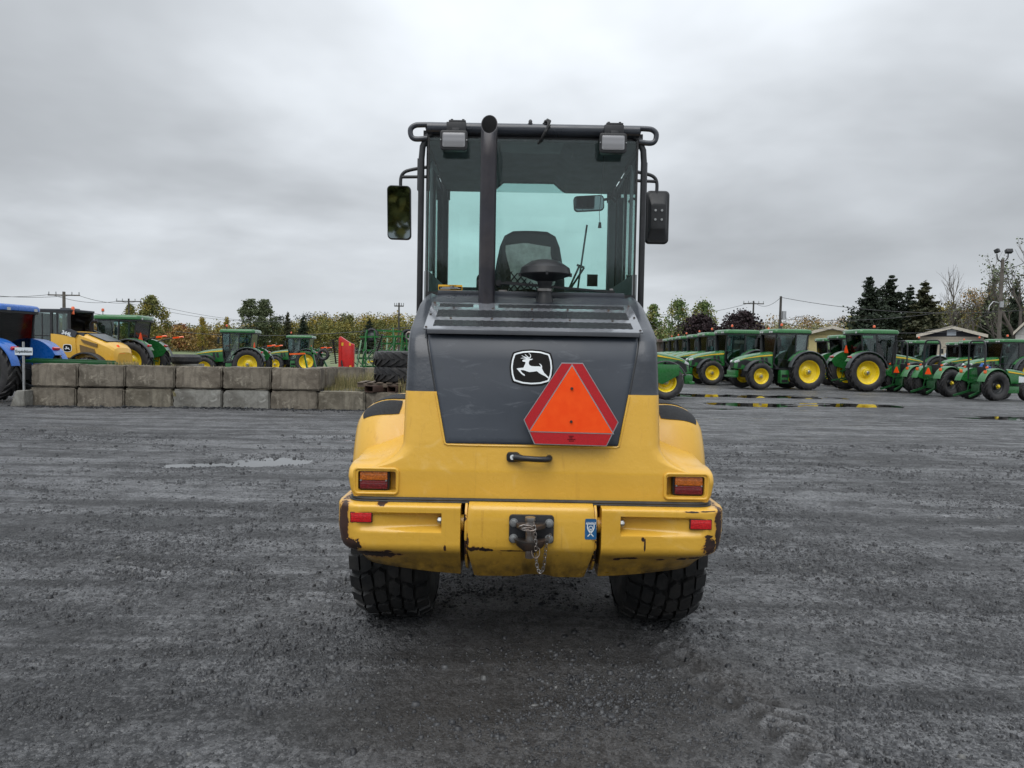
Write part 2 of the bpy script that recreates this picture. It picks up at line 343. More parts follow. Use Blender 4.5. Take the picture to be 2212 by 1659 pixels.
def dup(root, loc, rz, label, group=None, sc=None):
    r = copy_tree(root); r.location = loc; r.rotation_euler = (0, 0, rz); r['label'] = label
    if group: r['group'] = group
    if sc: r.scale = (sc,)*3
    return r
def copy_part(o, loc=None, rot=None, parent=None, sc=None):
    c = o.copy(); COL.objects.link(c); c.parent = parent or o.parent
    if loc is not None: c.location = loc
    if rot is not None: c.rotation_euler = rot
    if sc is not None: c.scale = sc
    for ch in o.children:
        d = ch.copy(); COL.objects.link(d); d.parent = c
    return c
def text_mesh(body, size, name, mat, parent, mtx, depth=.001, bold=0, align='CENTER'):
    cu = bpy.data.curves.new(name, 'FONT'); cu.body = body; cu.size = size; cu.align_x = align; cu.align_y = 'CENTER'; cu.extrude = depth; cu.offset = bold; cu.resolution_u = 3
    to = bpy.data.objects.new(name+'_tmp', cu); COL.objects.link(to); bpy.context.view_layer.update()
    me = bpy.data.meshes.new_from_object(to.evaluated_get(bpy.context.evaluated_depsgraph_get())); bpy.data.objects.remove(to); bpy.data.curves.remove(cu)
    me.transform(mtx); me.materials.clear(); me.materials.append(MT[mat]); me.name = name
    o = bpy.data.objects.new(name, me); COL.objects.link(o); o.parent = parent; return o
def smooth(P, n=5, closed=False):
    P = [Vector(q) for q in P]; out = []; m_ = len(P)
    for i in range(m_-1):
        a, b, c, d = P[max(i-1, 0)], P[i], P[i+1], P[min(i+2, m_-1)]
        for k in range(n):
            f = k/n; out.append(.5*((2*b)+(c-a)*f+(2*a-5*b+4*c-d)*f*f+(-a+3*b-3*c+d)*f**3))
    out.append(P[-1]); return out
def sstep(a, b, x):
    t_ = np.clip((x-a)/(b-a), 0, 1); return t_*t_*(3-2*t_)
def lerp_tab(tab, z):
    return float(np.interp(z, [q[0] for q in tab], [q[1] for q in tab]))
def fillet(pts, rads, n=6):
    out = [Vector(pts[0])]
    for i in range(1, len(pts)-1):
        a, b, c = Vector(pts[i-1]), Vector(pts[i]), Vector(pts[i+1]); la = (a-b).length; lc = (c-b).length
        r = min(rads[i-1], la*.48, lc*.48)
        da = (a-b)/la if la > 1e-9 else Vector((0, 0)); dc = (c-b)/lc if lc > 1e-9 else Vector((0, 0))
        p0 = b+da*r; p1 = b+dc*r
        for k in range(n+1):
            s_ = k/n; out.append(p0*(1-s_)**2+b*2*s_*(1-s_)+p1*s_*s_)
    out.append(Vector(pts[-1])); return out
def rrect(cx_, cy_, w, h, r, n=4):
    out = []
    for (sx, sy, a) in ((1, 1, 0), (-1, 1, pi/2), (-1, -1, pi), (1, -1, 3*pi/2)):
        for k in range(n+1):
            q = a+pi/2*k/n; out.append((cx_+sx*(w/2-r)+r*cos(q), cy_+sy*(h/2-r)+r*sin(q)))
    return out
# ---------------------------------------------------------------- ground
def vnoise(x, y, seed):
    r = np.random.default_rng(seed).random((256, 256))
    xi = np.floor(x).astype(int); yi = np.floor(y).astype(int); fx = x-xi; fy = y-yi
    fx = fx*fx*(3-2*fx); fy = fy*fy*(3-2*fy)
    g = lambda a, b: r[a & 255, b & 255]
    return (g(xi, yi)*(1-fx)*(1-fy)+g(xi+1, yi)*fx*(1-fy)+g(xi, yi+1)*(1-fx)*fy+g(xi+1, yi+1)*fx*fy)*2-1
def fbm(x, y, seed, o=4):
    a = 0; k = 1
    for i in range(o): a = a+k*vnoise(x*2**i+i*17.3, y*2**i+i*5.1, seed+i); k *= .5
    return a
WATER = -0.014
PUD = [  # centre x, y, radius x, radius y, depth, angle
    (9.4, 27.9, 4.3, 1.2, .034, -.02), (8.0, 22.9, 1.5, .9, .030, .05), (11.5, 23.6, 1.8, 1.2, .034, -.05), (14.8, 19.3, 2.4, .7, .030, -.06),
    (-3.45, 9.75, .60, .40, .036, .12), (-4.4, 9.3, .45, .20, .030, .2), (-1.9, 12.1, .9, .25, .024, 0), (6.0, 21.0, 1.3, .35, .024, .1), (18.5, 17.6, 2.6, .4, .028, -.1), (-1.6, 15.0, 1.6, .30, .024, 0)]
PRN = {}
def gz(x, y, fine=True):
    x = np.asarray(x, float); y = np.asarray(y, float)
    z = .012*fbm(x*.35, y*.55, 3, 3)+.006
    # broad level changes of the yard
    back = sstep(32.5, 40, y)*sstep(-2.0, -5.0, x)*-.32
    z = z+back*(1-sstep(60, 110, y))+sstep(60, 150, y)*.62
    if fine:
        near = 1-sstep(25, 45, y)
        z = z+near*(.0055*fbm(x*3.1, y*4.2, 20, 4)+.0035*fbm(x*15, y*17, 21, 3)*(1-sstep(8, 14, y)))
        # tyre streaks running sideways across the yard
        q = y+.10*x+.25*np.sin(x*.33)
        z = z+near*.011*np.clip(fbm(q*6+2, x*.18, 30, 4), -1, 1)*np.clip(.45+fbm(x*.2, y*.4, 41, 2), 0, 1)
        # ribbed tyre print on the left in front of the machine and chevron print lower right
        ln_ = y-(4.62-.20*(x+1.6)+.03*(x+1.6)**2); a = np.exp(-(ln_/.30)**4)*sstep(-3.2, -2.6, x)*(1-sstep(-.9, -.6, x))*np.clip(.75+.6*fbm(x*1.5, y*1.5, 43, 2), .1, 1.2)
        ra = np.sin(ln_*2*pi/.12); z = z+a*(.012*ra-.004)
        ux = y-3.1; vx = x-(1.13-.238*(y-3.1)+.05*np.sin(y*3))
        b = np.exp(-(vx/.17)**4)*sstep(-1.1, -.9, ux)*(1-sstep(.5, .9, ux))
        z = z+b*(-.010+.016*np.tanh(2*np.sin((ux*1.0+np.abs(vx)*.8)*2*pi/.14+.8*fbm(x*5, y*5, 57, 2)))+.010*fbm(x*13, y*13, 55, 2))
        rb = np.tanh(2*np.sin((ux*1.0+np.abs(vx)*.8)*2*pi/.14+.8*fbm(x*5, y*5, 57, 2))); groove_shade = .75*a*(-ra)+b*(-rb*(.6+.6*fbm(x*4, y*4, 58, 2))-.1)  # mask for painted shading: dark in the print grooves, light on the ridges
        # two long curved wheel tracks crossing the yard
        for (y0_, sl, cv) in ((7.2, -.05, .018), (8.9, -.05, .018), (12.5, .03, -.006), (14.3, .03, -.006), (5.9, .10, .02)):
            w_ = y-(y0_+sl*x+cv*x*x); z = z+near*(-.014*np.exp(-(w_/.16)**2)+.009*np.exp(-((np.abs(w_)-.27)/.09)**2))*np.clip(.6+fbm(x*.9, y*.9, 61, 2), 0, 1.2); groove_shade = groove_shade+near*(.55*np.exp(-(w_/.14)**2)-.45*np.exp(-((np.abs(w_)-.25)/.10)**2))*np.clip(.35+fbm(x*.8+3, y*1.3, 63, 3), 0, 1)
        PRN['w'] = groove_shade
    for (cx_, cy_, rx, ry, d, an) in PUD:
        u = ((x-cx_)*cos(an)+(y-cy_)*sin(an))/rx; v = (-(x-cx_)*sin(an)+(y-cy_)*cos(an))/ry
        z = z-d*1.5*np.exp(-(u*u+v*v)**1.3)*(1+(.55*fbm(x*1.6, y*2.6, 88, 4) if fine else 0))
    return z
def make_ground():
    ys = [-4.0, -2.5, -1.2, 0.0, .8, 1.4]; y = 1.9
    while y < 60: ys.append(y); y *= 1.0066
    while y < 900: ys.append(y); y *= 1.04
    ys = np.array(ys); n = 330
    s = np.linspace(-1, 1, 2*n+1); xs = np.sinh(s*4.1)/np.sinh(4.1)*62
    xs = np.concatenate([[-900, -500, -300, -180, -110, -80], xs, [80, 110, 180, 300, 500, 900]])
    X, Y = np.meshgrid(xs, ys); Z = gz(X, Y); groove_shade = PRN['w']
    nx = len(xs); ny = len(ys)
    v = np.stack([X, Y, Z], -1).reshape(-1, 3)
    i = np.arange((ny-1)*(nx-1)); r = i//(nx-1); c = i % (nx-1); a = r*nx+c
    f = np.stack([a, a+1, a+nx+1, a+nx], -1)
    me = bpy.data.meshes.new('gravel_yard'); me.vertices.add(len(v)); me.vertices.foreach_set('co', v.ravel())
    me.loops.add(f.size); me.loops.foreach_set('vertex_index', f.ravel().astype(np.int32)); me.polygons.add(len(f))
    me.polygons.foreach_set('loop_start', (np.arange(len(f))*4).astype(np.int32)); me.update(); me.validate(); me.shade_smooth()
    at_ = me.attributes.new('rut_shade', 'FLOAT', 'POINT'); at_.data.foreach_set('value', groove_shade.astype(np.float32).ravel())
    m, t, p = newmat('wet_grey_gravel'); L = t.links.new
    tc = N(t, 'ShaderNodeTexCoord').outputs['Object']
    big = noise(t, .22, 5, .6, tc, sc=(.6, 1.6, 1)); streak = noise(t, 1.0, 6, .66, tc, sc=(.20, 2.8, 1), dist=.7); mid = noise(t, 2.2, 7, .7, tc); fine = noise(t, 95, 4, .75, tc); grit = noise(t, 24, 6, .75, tc)
    k = math_(t, 'ADD', math_(t, 'MULTIPLY', streak.outputs[0], .45), math_(t, 'ADD', math_(t, 'MULTIPLY', big.outputs[0], .25), math_(t, 'MULTIPLY', mid.outputs[0], .30)))
    col = mixc(t, mrange(t, k, .43, .57, 0, 1, True), (.022, .023, .025), (.112, .113, .117))
    col = mixc(t, mrange(t, fine.outputs[0], .42, .60, 0, .6), col, (.15, .152, .158))
    col = mixc(t, mrange(t, grit.outputs[0], .52, .42, 0, .6), col, (.012, .013, .015))
    v1 = N(t, 'ShaderNodeTexVoronoi'); v1.inputs['Scale'].default_value = 60; L(tc, v1.inputs[0])
    v2 = N(t, 'ShaderNodeTexVoronoi'); v2.inputs['Scale'].default_value = 155; L(tc, v2.inputs[0])
    sepc = N(t, 'ShaderNodeSeparateColor'); L(v1.outputs['Color'], sepc.inputs[0]); sepd = N(t, 'ShaderNodeSeparateColor'); L(v2.outputs['Color'], sepd.inputs[0])
    col = mixc(t, mrange(t, sepc.outputs[0], .45, 1, 0, .75), col, (.17, .172, .177)); col = mixc(t, mrange(t, sepc.outputs[1], .45, 1, 0, .85), col, (.012, .013, .015))
    v3 = N(t, 'ShaderNodeTexVoronoi'); v3.inputs['Scale'].default_value = 24; L(tc, v3.inputs[0]); sepe = N(t, 'ShaderNodeSeparateColor'); L(v3.outputs['Color'], sepe.inputs[0])
    col = mixc(t, mrange(t, sepe.outputs[0], .70, 1, 0, .5), col, (.16, .162, .168)); col = mixc(t, mrange(t, sepe.outputs[1], .66, 1, 0, .6), col, (.014, .015, .018))
    col = mixc(t, mrange(t, sepd.outputs[0], .90, .95, 0, .7), col, (.20, .20, .20))
    ru = N(t, 'ShaderNodeAttribute'); ru.attribute_name = 'rut_shade'; gain = math_(t, 'MULTIPLY', mrange(t, k, .42, .58, .55, 1.6, True), mrange(t, ru.outputs['Fac'], -1, 1, 1.9, .28)); vm = N(t, 'ShaderNodeVectorMath', operation='SCALE'); L(col, vm.inputs[0]); L(gain, vm.inputs['Scale']); col = vm.outputs[0]  # groove shade and lighter track ridges are painted into the gravel colour here
    # the machine's dark brownish reflection in the wet ground, painted into the gravel colour
    mp = N(t, 'ShaderNodeMapping'); mp.inputs['Location'].default_value = (-.25/1.3, -3.15/.95, 0); mp.inputs['Scale'].default_value = (1/1.3, 1/.95, 0); L(tc, mp.inputs[0])
    ln = N(t, 'ShaderNodeVectorMath', operation='LENGTH'); L(mp.outputs[0], ln.inputs[0]); dark_refl = math_(t, 'MULTIPLY', mrange(t, ln.outputs['Value'], 1.25, .5, 0, .75, True), mrange(t, mid.outputs[0], .3, .6, .5, 1))
    col = mixc(t, dark_refl, col, (.036, .031, .026))
    L(col, p.inputs['Base Color'])
    wn = noise(t, .9, 6, .65, tc, sc=(.5, 1.7, 1), dist=.6); wp = mrange(t, wn.outputs[0], .52, .64, 0, 1, True)
    wet = math_(t, 'MULTIPLY', mrange(t, k, .42, .60, .58, .34, True), mrange(t, wp, 0, 1, 1, .45)); L(math_(t, 'ADD', wet, mrange(t, grit.outputs[0], .3, .7, -.07, .12)), p.inputs['Roughness'])
    p.inputs['Specular IOR Level'].default_value = .55
    h = math_(t, 'ADD', math_(t, 'MULTIPLY', v1.outputs['Distance'], -.7), math_(t, 'MULTIPLY', v2.outputs['Distance'], -.25)); h = math_(t, 'ADD', h, math_(t, 'MULTIPLY', sepc.outputs[2], .55)); h = math_(t, 'ADD', h, math_(t, 'MULTIPLY', sepe.outputs[2], .45)); h = math_(t, 'ADD', h, math_(t, 'MULTIPLY', grit.outputs[0], 1.4))
    b1 = bump(t, h, .022, 1.0); b2 = bump(t, fine.outputs[0], .008, 1.0, b1); L(b2, p.inputs['Normal'])
    me.materials.append(m); MT['gravel'] = m
    o = bpy.data.objects.new('gravel_yard', me); COL.objects.link(o); tag(o, kind='structure')
    o['label'] = 'wet dark grey gravel yard'
make_ground()
wm, t, p = newmat('puddle_water'); p.inputs['Base Color'].default_value = (.012, .012, .011, 1); p.inputs['Roughness'].default_value = .03; p.inputs['IOR'].default_value = 1.5; p.inputs['Specular IOR Level'].default_value = .6
t.links.new(bump(t, noise(t, 3, 2).outputs[0], .0006), p.inputs['Normal']); MT['water'] = wm
for ip, (cx_, cy_, rx, ry, d, an) in enumerate(PUD):
    mb = MB(); n = 40
    pts = [(cx_+1.35*rx*cos(a)*cos(an)-1.35*ry*sin(a)*sin(an), cy_+1.35*rx*cos(a)*sin(an)+1.35*ry*sin(a)*cos(an), WATER-.0007*ip) for a in [2*pi*i/n for i in range(n)]]
    mb.add(pts, [tuple(range(n))]); o = mb.build('puddle', 'water', smooth=False); tag(o, 'rain puddle lying in the gravel yard', kind='structure')
# loose stones
MT['stone'] = None
m, t, p = newmat('loose_slate_chips'); gi = N(t, 'ShaderNodeNewGeometry'); cr = N(t, 'ShaderNodeValToRGB'); t.links.new(gi.outputs['Random Per Island'], cr.inputs[0])
e = cr.color_ramp.elements; e[0].color = (.012, .013, .015, 1); e[1].color = (.16, .16, .155, 1); e[1].position = 1
for pos, c_ in ((.40, (.026, .027, .030)), (.80, (.046, .048, .052)), (.97, (.07, .072, .075)), (.996, (.12, .12, .115))): q = e.new(pos); q.color = c4(c_)
t.links.new(cr.outputs[0], p.inputs['Base Color']); p.inputs['Roughness'].default_value = .42; p.inputs['Specular IOR Level'].default_value = .4; MT['stone'] = m
def stones():
    n = 170000
    y = 2.2*np.exp(rng.random(n)*1.75); x = (rng.random(n)*2-1)*(y*.80+.3)
    dens = fbm(x*.8, y*1.1, 77, 4)+.6*fbm(x*3, y*3.5, 78, 2)
    keep = rng.random(n) < np.clip(.42+.70*dens, .06, 1); x = x[keep]; y = y[keep]; n = len(x)
    s = .0040*(1+y*.13)*np.minimum(rng.pareto(2.8, n)+1, 5.0)
    pr_ = (np.abs(x-(1.13-.238*(y-3.1))) < .2) & (y < 3.9) & (rng.random(n) < .75); x, y, s = x[~pr_], y[~pr_], s[~pr_]; n = len(x)
    z = gz(x, y); rr = .55+.45*rng.random((n, 5)); an = np.arange(5)*2*pi/5+rng.normal(0, .2, (n, 5))
    bx, by = rr*np.cos(an), rr*np.sin(an)*rng.uniform(.5, .95, (n, 1)); hh = rng.uniform(.18, .6, (n, 1))
    top = np.stack([bx*.72, by*.72, np.repeat(hh, 5, 1)*rng.uniform(.75, 1.2, (n, 5))], -1); bot = np.stack([bx, by, -.25+0*bx], -1)
    B = np.concatenate([top, bot], 1)*s[:, None, None]; a = rng.random(n)*2*pi; ca, sa = np.cos(a)[:, None], np.sin(a)[:, None]
    tx, ty = rng.normal(0, .22, (n, 1)), rng.normal(0, .22, (n, 1)); Zl = B[..., 2]+B[..., 0]*tx+B[..., 1]*ty
    X = B[..., 0]*ca-B[..., 1]*sa; Y = B[..., 0]*sa+B[..., 1]*ca
    V = np.stack([X+x[:, None], Y+y[:, None], Zl+z[:, None]], -1).reshape(-1, 3)
    tris = [(0, 1, 2), (0, 2, 3), (0, 3, 4)]
    for q in range(5): r_ = (q+1) % 5; tris += [(5+q, 5+r_, r_), (5+q, r_, q)]
    F = (np.array(tris)[None]+10*np.arange(n)[:, None, None]).reshape(-1, 3)
    me = bpy.data.meshes.new('loose_stones'); me.vertices.add(len(V)); me.vertices.foreach_set('co', V.ravel()); me.loops.add(F.size)
    me.loops.foreach_set('vertex_index', F.ravel().astype(np.int32)); me.polygons.add(len(F)); me.polygons.foreach_set('loop_start', (np.arange(len(F))*3).astype(np.int32)); me.update(); me.validate()
    me.materials.append(MT['stone']); o = bpy.data.objects.new('loose_stones', me); COL.objects.link(o); tag(o, 'loose slate chips scattered over the gravel', 'stones', kind='stuff')
stones()
# grass field behind the left machines
MT['grass'] = simple('mown_grass', (.115, .145, .06), .8, 0, .25, .15, .02, 8)
def field():
    us = np.concatenate([np.linspace(-260, 260, 90)]); vs = np.concatenate([np.linspace(64, 185, 40)])
    X, Y = np.meshgrid(us, vs, indexing='ij'); Z = gz(X, Y, False)+.05
    mb = MB(); k = len(vs); mb.add(np.stack([X, Y, Z], -1).reshape(-1, 3).tolist(), [(i*k+j, i*k+j+1, (i+1)*k+j+1, (i+1)*k+j) for i in range(len(us)-1) for j in range(k-1)])
    o = mb.build('grass_field', 'grass'); tag(o, 'flat mown grass field beyond the yard', kind='structure')
field()
def GZ(x, y): return float(gz(np.array([x]), np.array([y]), False)[0])

# ---------------------------------------------------------------- wheel loader
D0 = 4.1
CXL = .105
LD = thing('wheel_loader', 'compact yellow and charcoal wheel loader seen from behind in the middle of the yard', 'wheel loader', (CXL, D0, 0))
def dd(x, d, z): return Vector((x, d-D0, z))     # depth measured from the camera -> local
def d0(z): return lerp_tab([(.84, 3.44), (1.0, 3.445), (1.14, 3.47), (1.39, 3.525), (1.60, 3.585), (1.665, 3.62), (1.69, 3.64), (1.72, 3.68), (1.775, 3.80), (1.865, 4.0), (1.925, 4.14), (1.955, 4.24)], z)
def hood_rows():
    zs = sorted(set([round(v, 4) for v in list(np.arange(.865, 1.02, .0095))+list(np.arange(1.02, 1.20, .008))+list(np.arange(1.21, 1.67, .035))+list(np.arange(1.67, 1.955, .013))]))
    rows = []
    for z in zs:
        W = lerp_tab([(.86, .892), (.9, .912), (.96, .924), (1.0, .922), (1.04, .918), (1.2, .90)], z)
        xc = .655 + .16*max(0, min(1, (1.14-z)/.14))**2 if z < 1.14 else .655-lerp_tab([(1.64, 0), (1.77, .004), (1.84, .014), (1.885, .032), (1.915, .055), (1.935, .085), (1.955, .14)], z)
        if z <= 1.0: db = d0(z)+lerp_tab([(.86, 0), (.96, 0), (.98, .004), (1.0, .018)], z)
        else: db = lerp_tab([(1.0, 3.463), (1.02, 3.50), (1.06, 3.60), (1.10, 3.70), (1.14, 3.81), (1.172, 3.90), (1.18, 4.2), (1.2, 4.3)], z)
        if z >= 1.19: W = xc+.0015; db = 4.44
        A = (0, d0(z)); B = (xc, d0(z)); C = (xc+.001, db); Dp = (W, db+.0005); E_ = (W, 4.45)
        c = fillet([A, B, C, Dp, E_], [.075, .05, .085], 7)
        # subdivide the long flat front so the lamp recess can be cut in
        pts = []; fr = [0, .15, .3, .45, .6, .7, .76, .80, .83, .86, .88, .90, .92, .94, .96, .98]
        a, b = c[0], c[1]
        for f in fr: pts.append(a*(1-f)+b*f)
        seq = c[1:]
        for i in range(len(seq)-1):
            k = 14 if i == 15 else (3 if i in (7,) else 1)
            for j in range(k): pts.append(seq[i].lerp(seq[i+1], j/k))
        pts.append(seq[-1]); rows.append((z, pts))
    return rows
def build_hood():
    rows = hood_rows(); n = len(rows[0][1])
    for r in rows: assert len(r[1]) == n
    RX0, RX1, RZ0, RZ1 = .683, .868, .893, .998
    mb = MB(); vs = []; fs = []
    for z, pts in rows:
        xc_ = .66; Wt = .92
        for q in pts:
            k_ = max(0, min(1, (q.x-xc_)/(Wt-xc_)))*float(sstep(1.0, 1.06, z))*(1 if z < 1.19 else 0); vs.append(dd(q.x, q.y, z-.115*k_*max(0, (z-1.0)/.18)+.028*float(sstep(.570, .60, q.x)*sstep(1.74, 1.88, z))))
    for i in range(len(rows)-1):
        for j in range(n-1):
            q = [i*n+j, i*n+j+1, (i+1)*n+j+1, (i+1)*n+j]; c = sum((vs[k] for k in q), Vector())/4
            if RX0 < c.x < RX1 and RZ0 < c.z < RZ1 and c.y < -.6: continue
            fs.append(tuple(q))
    mb.add(vs, fs); mb.add([Vector((-v.x, v.y, v.z)) for v in vs], [f[::-1] for f in fs])
    z, pts = rows[-1]; cap = vs[-n:]+[Vector((-v.x, v.y, v.z)) for v in vs[-n:][::-1]]
    mb.add(cap, [tuple(range(len(cap)))])
    h = mb.build('engine_hood', 'hood', LD, angle=50)
    # raised yellow lips round the lamp recesses, recess boxes, lamps
    for sg in (-1, 1):
        x0, x1 = .667, .882; zc = (.886+1.003)/2
        mb = MB(); mb.tube([dd(sg*a, 3.4385, b) for a, b in rrect((x0+x1)/2, .9445, x1-x0, .124, .018, 4)], .0075, 8, closed=True)
        fl = rrect((x0+x1)/2, .9445, x1-x0, .124, .018, 4); inn = rrect((x0+x1)/2-.004, .9445, x1-x0-.026, .100, .012, 4)
        k = len(fl)
        mb.ring([[dd(sg*a, 3.4375, b) for a, b in fl], [dd(sg*a, 3.4365, b) for a, b in inn], [dd(sg*a, 3.51, b) for a, b in inn]], cap=False)
        mb.add([dd(sg*a, 3.51, b) for a, b in inn], [tuple(range(k))])
        rc = mb.build('lamp_recess', 'yellow', LD, angle=60)
        xc = sg*.789; zc = .944+(.002)
        mb = MB(); mb.prism(rrect(xc-sg*.0, zc, .155, .104, .014), lambda a, b: dd(a, 3.50, b), lambda a, b: dd(a, 3.462, b)); lamp = mb.build('tail_lamp', 'blackplastic', LD, bevel=.003)
        mb = MB(); mb.prism([(xc-.069, zc-.044), (xc+.069, zc-.044), (xc+.069, zc-.001), (xc-.069, zc-.001)], lambda a, b: dd(a, 3.465, b), lambda a, b: dd(a, 3.446, b)); mb.build('red_lens', 'redlens', lamp, bevel=.005)
        mb = MB(); mb.prism([(xc-.069, zc+.0005), (xc+.069, zc+.0005), (xc+.069, zc+.045), (xc-.069, zc+.045)], lambda a, b: dd(a, 3.465, b), lambda a, b: dd(a, 3.446, b)); mb.build('amber_lens', 'amber', lamp, bevel=.005)
        for q in (-1, 1):
            mb = MB(); mb.cyl(dd(xc+q*.063, 3.448, zc), dd(xc+q*.063, 3.4425, zc), .0045, n=10); mb.build('lens_screw', 'bolt', lamp)
    return h
hood = build_hood()
# charcoal trapezoid door panel
def pw(z): return lerp_tab([(1.137, .432), (1.39, .487), (1.70, .552)], z)
mb = MB(); zs = [1.137, 1.14, 1.15, 1.17]+list(np.arange(1.2, 1.65, .04))+[1.66, 1.68]; nx = 24
def pan(z, s, off):
    w = pw(z); e = min(1, (1-abs(s))*w/.012, (z-1.136)/.012 if z < 1.16 else 1); e = max(0, e)
    return dd(s*w, d0(z)-.001-off*sqrt(e), z)
ss = [-1, -.992, -.98, -.96]+list(np.linspace(-.92, .92, 18))+[.96, .98, .992, 1]
mb.grid(lambda z, s: pan(z, s, .007), zs, ss); mb.build('hood_panel', 'panel', LD)
mb = MB(); path = [dd(-pw(z)-.006, d0(z)-.001, z) for z in (1.385, 1.3, 1.22, 1.16, 1.137)]+[dd(-.425, d0(1.13), 1.129)]+[dd(x, d0(1.13), 1.127) for x in (-.3, 0, .3)]+[dd(.425, d0(1.13), 1.129)]+[dd(pw(z)+.006, d0(z)-.001, z) for z in (1.137, 1.16, 1.22, 1.3, 1.385)]
mb.tube(path, .006, 8); mb.build('panel_lip', 'yellow', LD)
for sg in (-1, 1):
    mb = MB(); mb.tube([dd(sg*(pw(z)+.007), d0(z)+.001, z) for z in np.linspace(1.395, 1.68, 8)], .0045, 6); mb.build('panel_seam', 'blackplastic', LD)
# small side latches
for sg in (-1, 1):
    mb = MB(); mb.tube([dd(sg*a, 3.95, b) for a, b in ((.655, 1.70), (.70, 1.70), (.708, 1.69), (.708, 1.67), (.70, 1.66), (.655, 1.66))], .006, 8); mb.build('hood_latch', 'steel', LD)
# badge
def flatpoly(poly, off, name, mat, parent, f=None, th=.0008):
    f = f or (lambda x, z: d0(z)-.008)
    mb = MB(); mb.prism(poly, lambda a, b: dd(a, f(a, b)-off+th, b), lambda a, b: dd(a, f(a, b)-off, b)); return mb.build(name, mat, parent, smooth=False)
def bz(px, pz): return ((px-1105)/385*.226-.006, 1.5225-(pz-257)/335*.187)
def rpoly(pts, r=10, n=4):
    P = [Vector(q) for q in pts]; m_ = len(P); out = []
    for i in range(m_):
        a, b, c = P[i-1], P[i], P[(i+1) % m_]; p0 = b+(a-b).normalized()*r; p1 = b+(c-b).normalized()*r
        for k in range(n+1): s_ = k/n; out.append(tuple(p0*(1-s_)**2+b*2*s_*(1-s_)+p1*s_*s_))
    return out
octo = [(938, 122), (1020, 98), (1105, 92), (1190, 98), (1272, 122), (1290, 185), (1297, 257), (1290, 330), (1268, 392), (1190, 417), (1105, 424), (1020, 417), (938, 392), (920, 330), (912, 257), (920, 185)]
def inset(P, k): return [(1105+(x-1105)*(1-k/193), 257+(y-257)*(1-k/167)) for x, y in P]
badge = flatpoly([bz(*q) for q in rpoly(octo, 12)], .004, 'badge', 'decalblack', LD)
ou = [bz(*q) for q in rpoly(inset(octo, 14), 11)]; inn = [bz(*q) for q in rpoly(inset(octo, 27), 10)]; k = len(ou)
mb = MB(); mb.add([dd(x, d0(z)-.008-.0052, z) for x, z in ou+inn], [(i, (i+1) % k, k+(i+1) % k, k+i) for i in range(k)]); mb.build('badge_border', 'decalwhite', badge, smooth=False)
deer = [(1022, 196), (1030, 188), (1048, 183), (1062, 178), (1078, 176), (1090, 180), (1116, 178), (1106, 188), (1088, 192), (1080, 208), (1080, 226), (1088, 238), (1102, 245), (1135, 247), (1168, 246), (1182, 250),
        (1184, 240), (1176, 230), (1168, 218), (1180, 224), (1192, 236), (1197, 252), (1194, 262), (1201, 280), (1213, 303), (1232, 322), (1248, 338), (1258, 358), (1243, 350), (1222, 334), (1196, 322), (1172, 308), (1150, 290), (1120, 296), (1085, 300), (1060, 292), (1040, 284), (1012, 282), (1010, 290), (1024, 308), (1044, 322), (1048, 336), (1036, 331), (1018, 319), (1000, 300), (985, 282), (974, 270), (990, 266), (1012, 263), (1034, 260), (1042, 240), (1050, 222), (1050, 208), (1040, 207), (1026, 205)]
mb = MB(); 
mb.add([dd(a, d0(b)-.008-.0053, b) for a, b in [bz(*q) for q in deer]], [tuple(range(len(deer)))])
def stroke(pts, w):
    P = [Vector(bz(*q)) for q in pts]; L_ = []; R__ = []
    for i, q in enumerate(P):
        d = (P[min(i+1, len(P)-1)]-P[max(i-1, 0)]).normalized(); n_ = Vector((-d.y, d.x)); ww = w*(1-.75*i/(len(P)-1)); L_.append(q+n_*ww); R__.append(q-n_*ww)
    k = len(P); mb.add([dd(v.x, d0(v.y)-.008-.0054, v.y) for v in L_+R__], [(i, i+1, k+i+1, k+i) for i in range(k-1)])
for st in ([(1074, 180), (1088, 170), (1096, 156), (1093, 140), (1078, 128)], [(1084, 172), (1074, 166), (1058, 152), (1044, 136)], [(1078, 176), (1056, 168), (1036, 160), (1016, 150)], [(1070, 179), (1048, 173), (1028, 173), (1008, 177)]): stroke(st, .0034)
mb.build('leaping_deer', 'decalwhite', badge, smooth=False)
# slow moving vehicle triangle
SX, SD = .188, 3.415
def sf(a, b): return SD+.03*(b-1.35)
out_ = [(SX-.050, 1.552), (SX+.054, 1.552), (SX+.236, 1.262), (SX+.180, 1.143), (SX-.178, 1.147), (SX-.233, 1.266)]
smv = flatpoly(out_, 0, 'warning_triangle', 'alu', LD, sf, .003); smv['label'] = 'slow moving vehicle sign, orange triangle with red border'
tri = [(SX+.001, 1.546), (SX+.216, 1.203), (SX-.209, 1.207)]
def shr(P, k):
    c = Vector((sum(q[0] for q in P)/len(P), sum(q[1] for q in P)/len(P))); return [tuple(c+(Vector(q)-c)*(1-k/(Vector(q)-c).length)) for q in P]
flatpoly(shr(out_, .005), .0012, 'red_border', 'smvred', smv, sf)
flatpoly(tri, .0024, 'triangle_edge', 'alu', smv, sf)
flatpoly(shr(tri, .010), .0036, 'orange_triangle', 'orange', smv, sf)
for b in (1.425, 1.262):
    mb = MB(); mb.cyl(dd(SX+.002, sf(0, b)-.003, b), dd(SX+.002, sf(0, b)-.012, b), .0075, .006, 10); mb.cyl(dd(SX+.002, sf(0, b), b), dd(SX+.002, d0(b), b), .006, n=8); mb.build('sign_bolt', 'cast', smv)
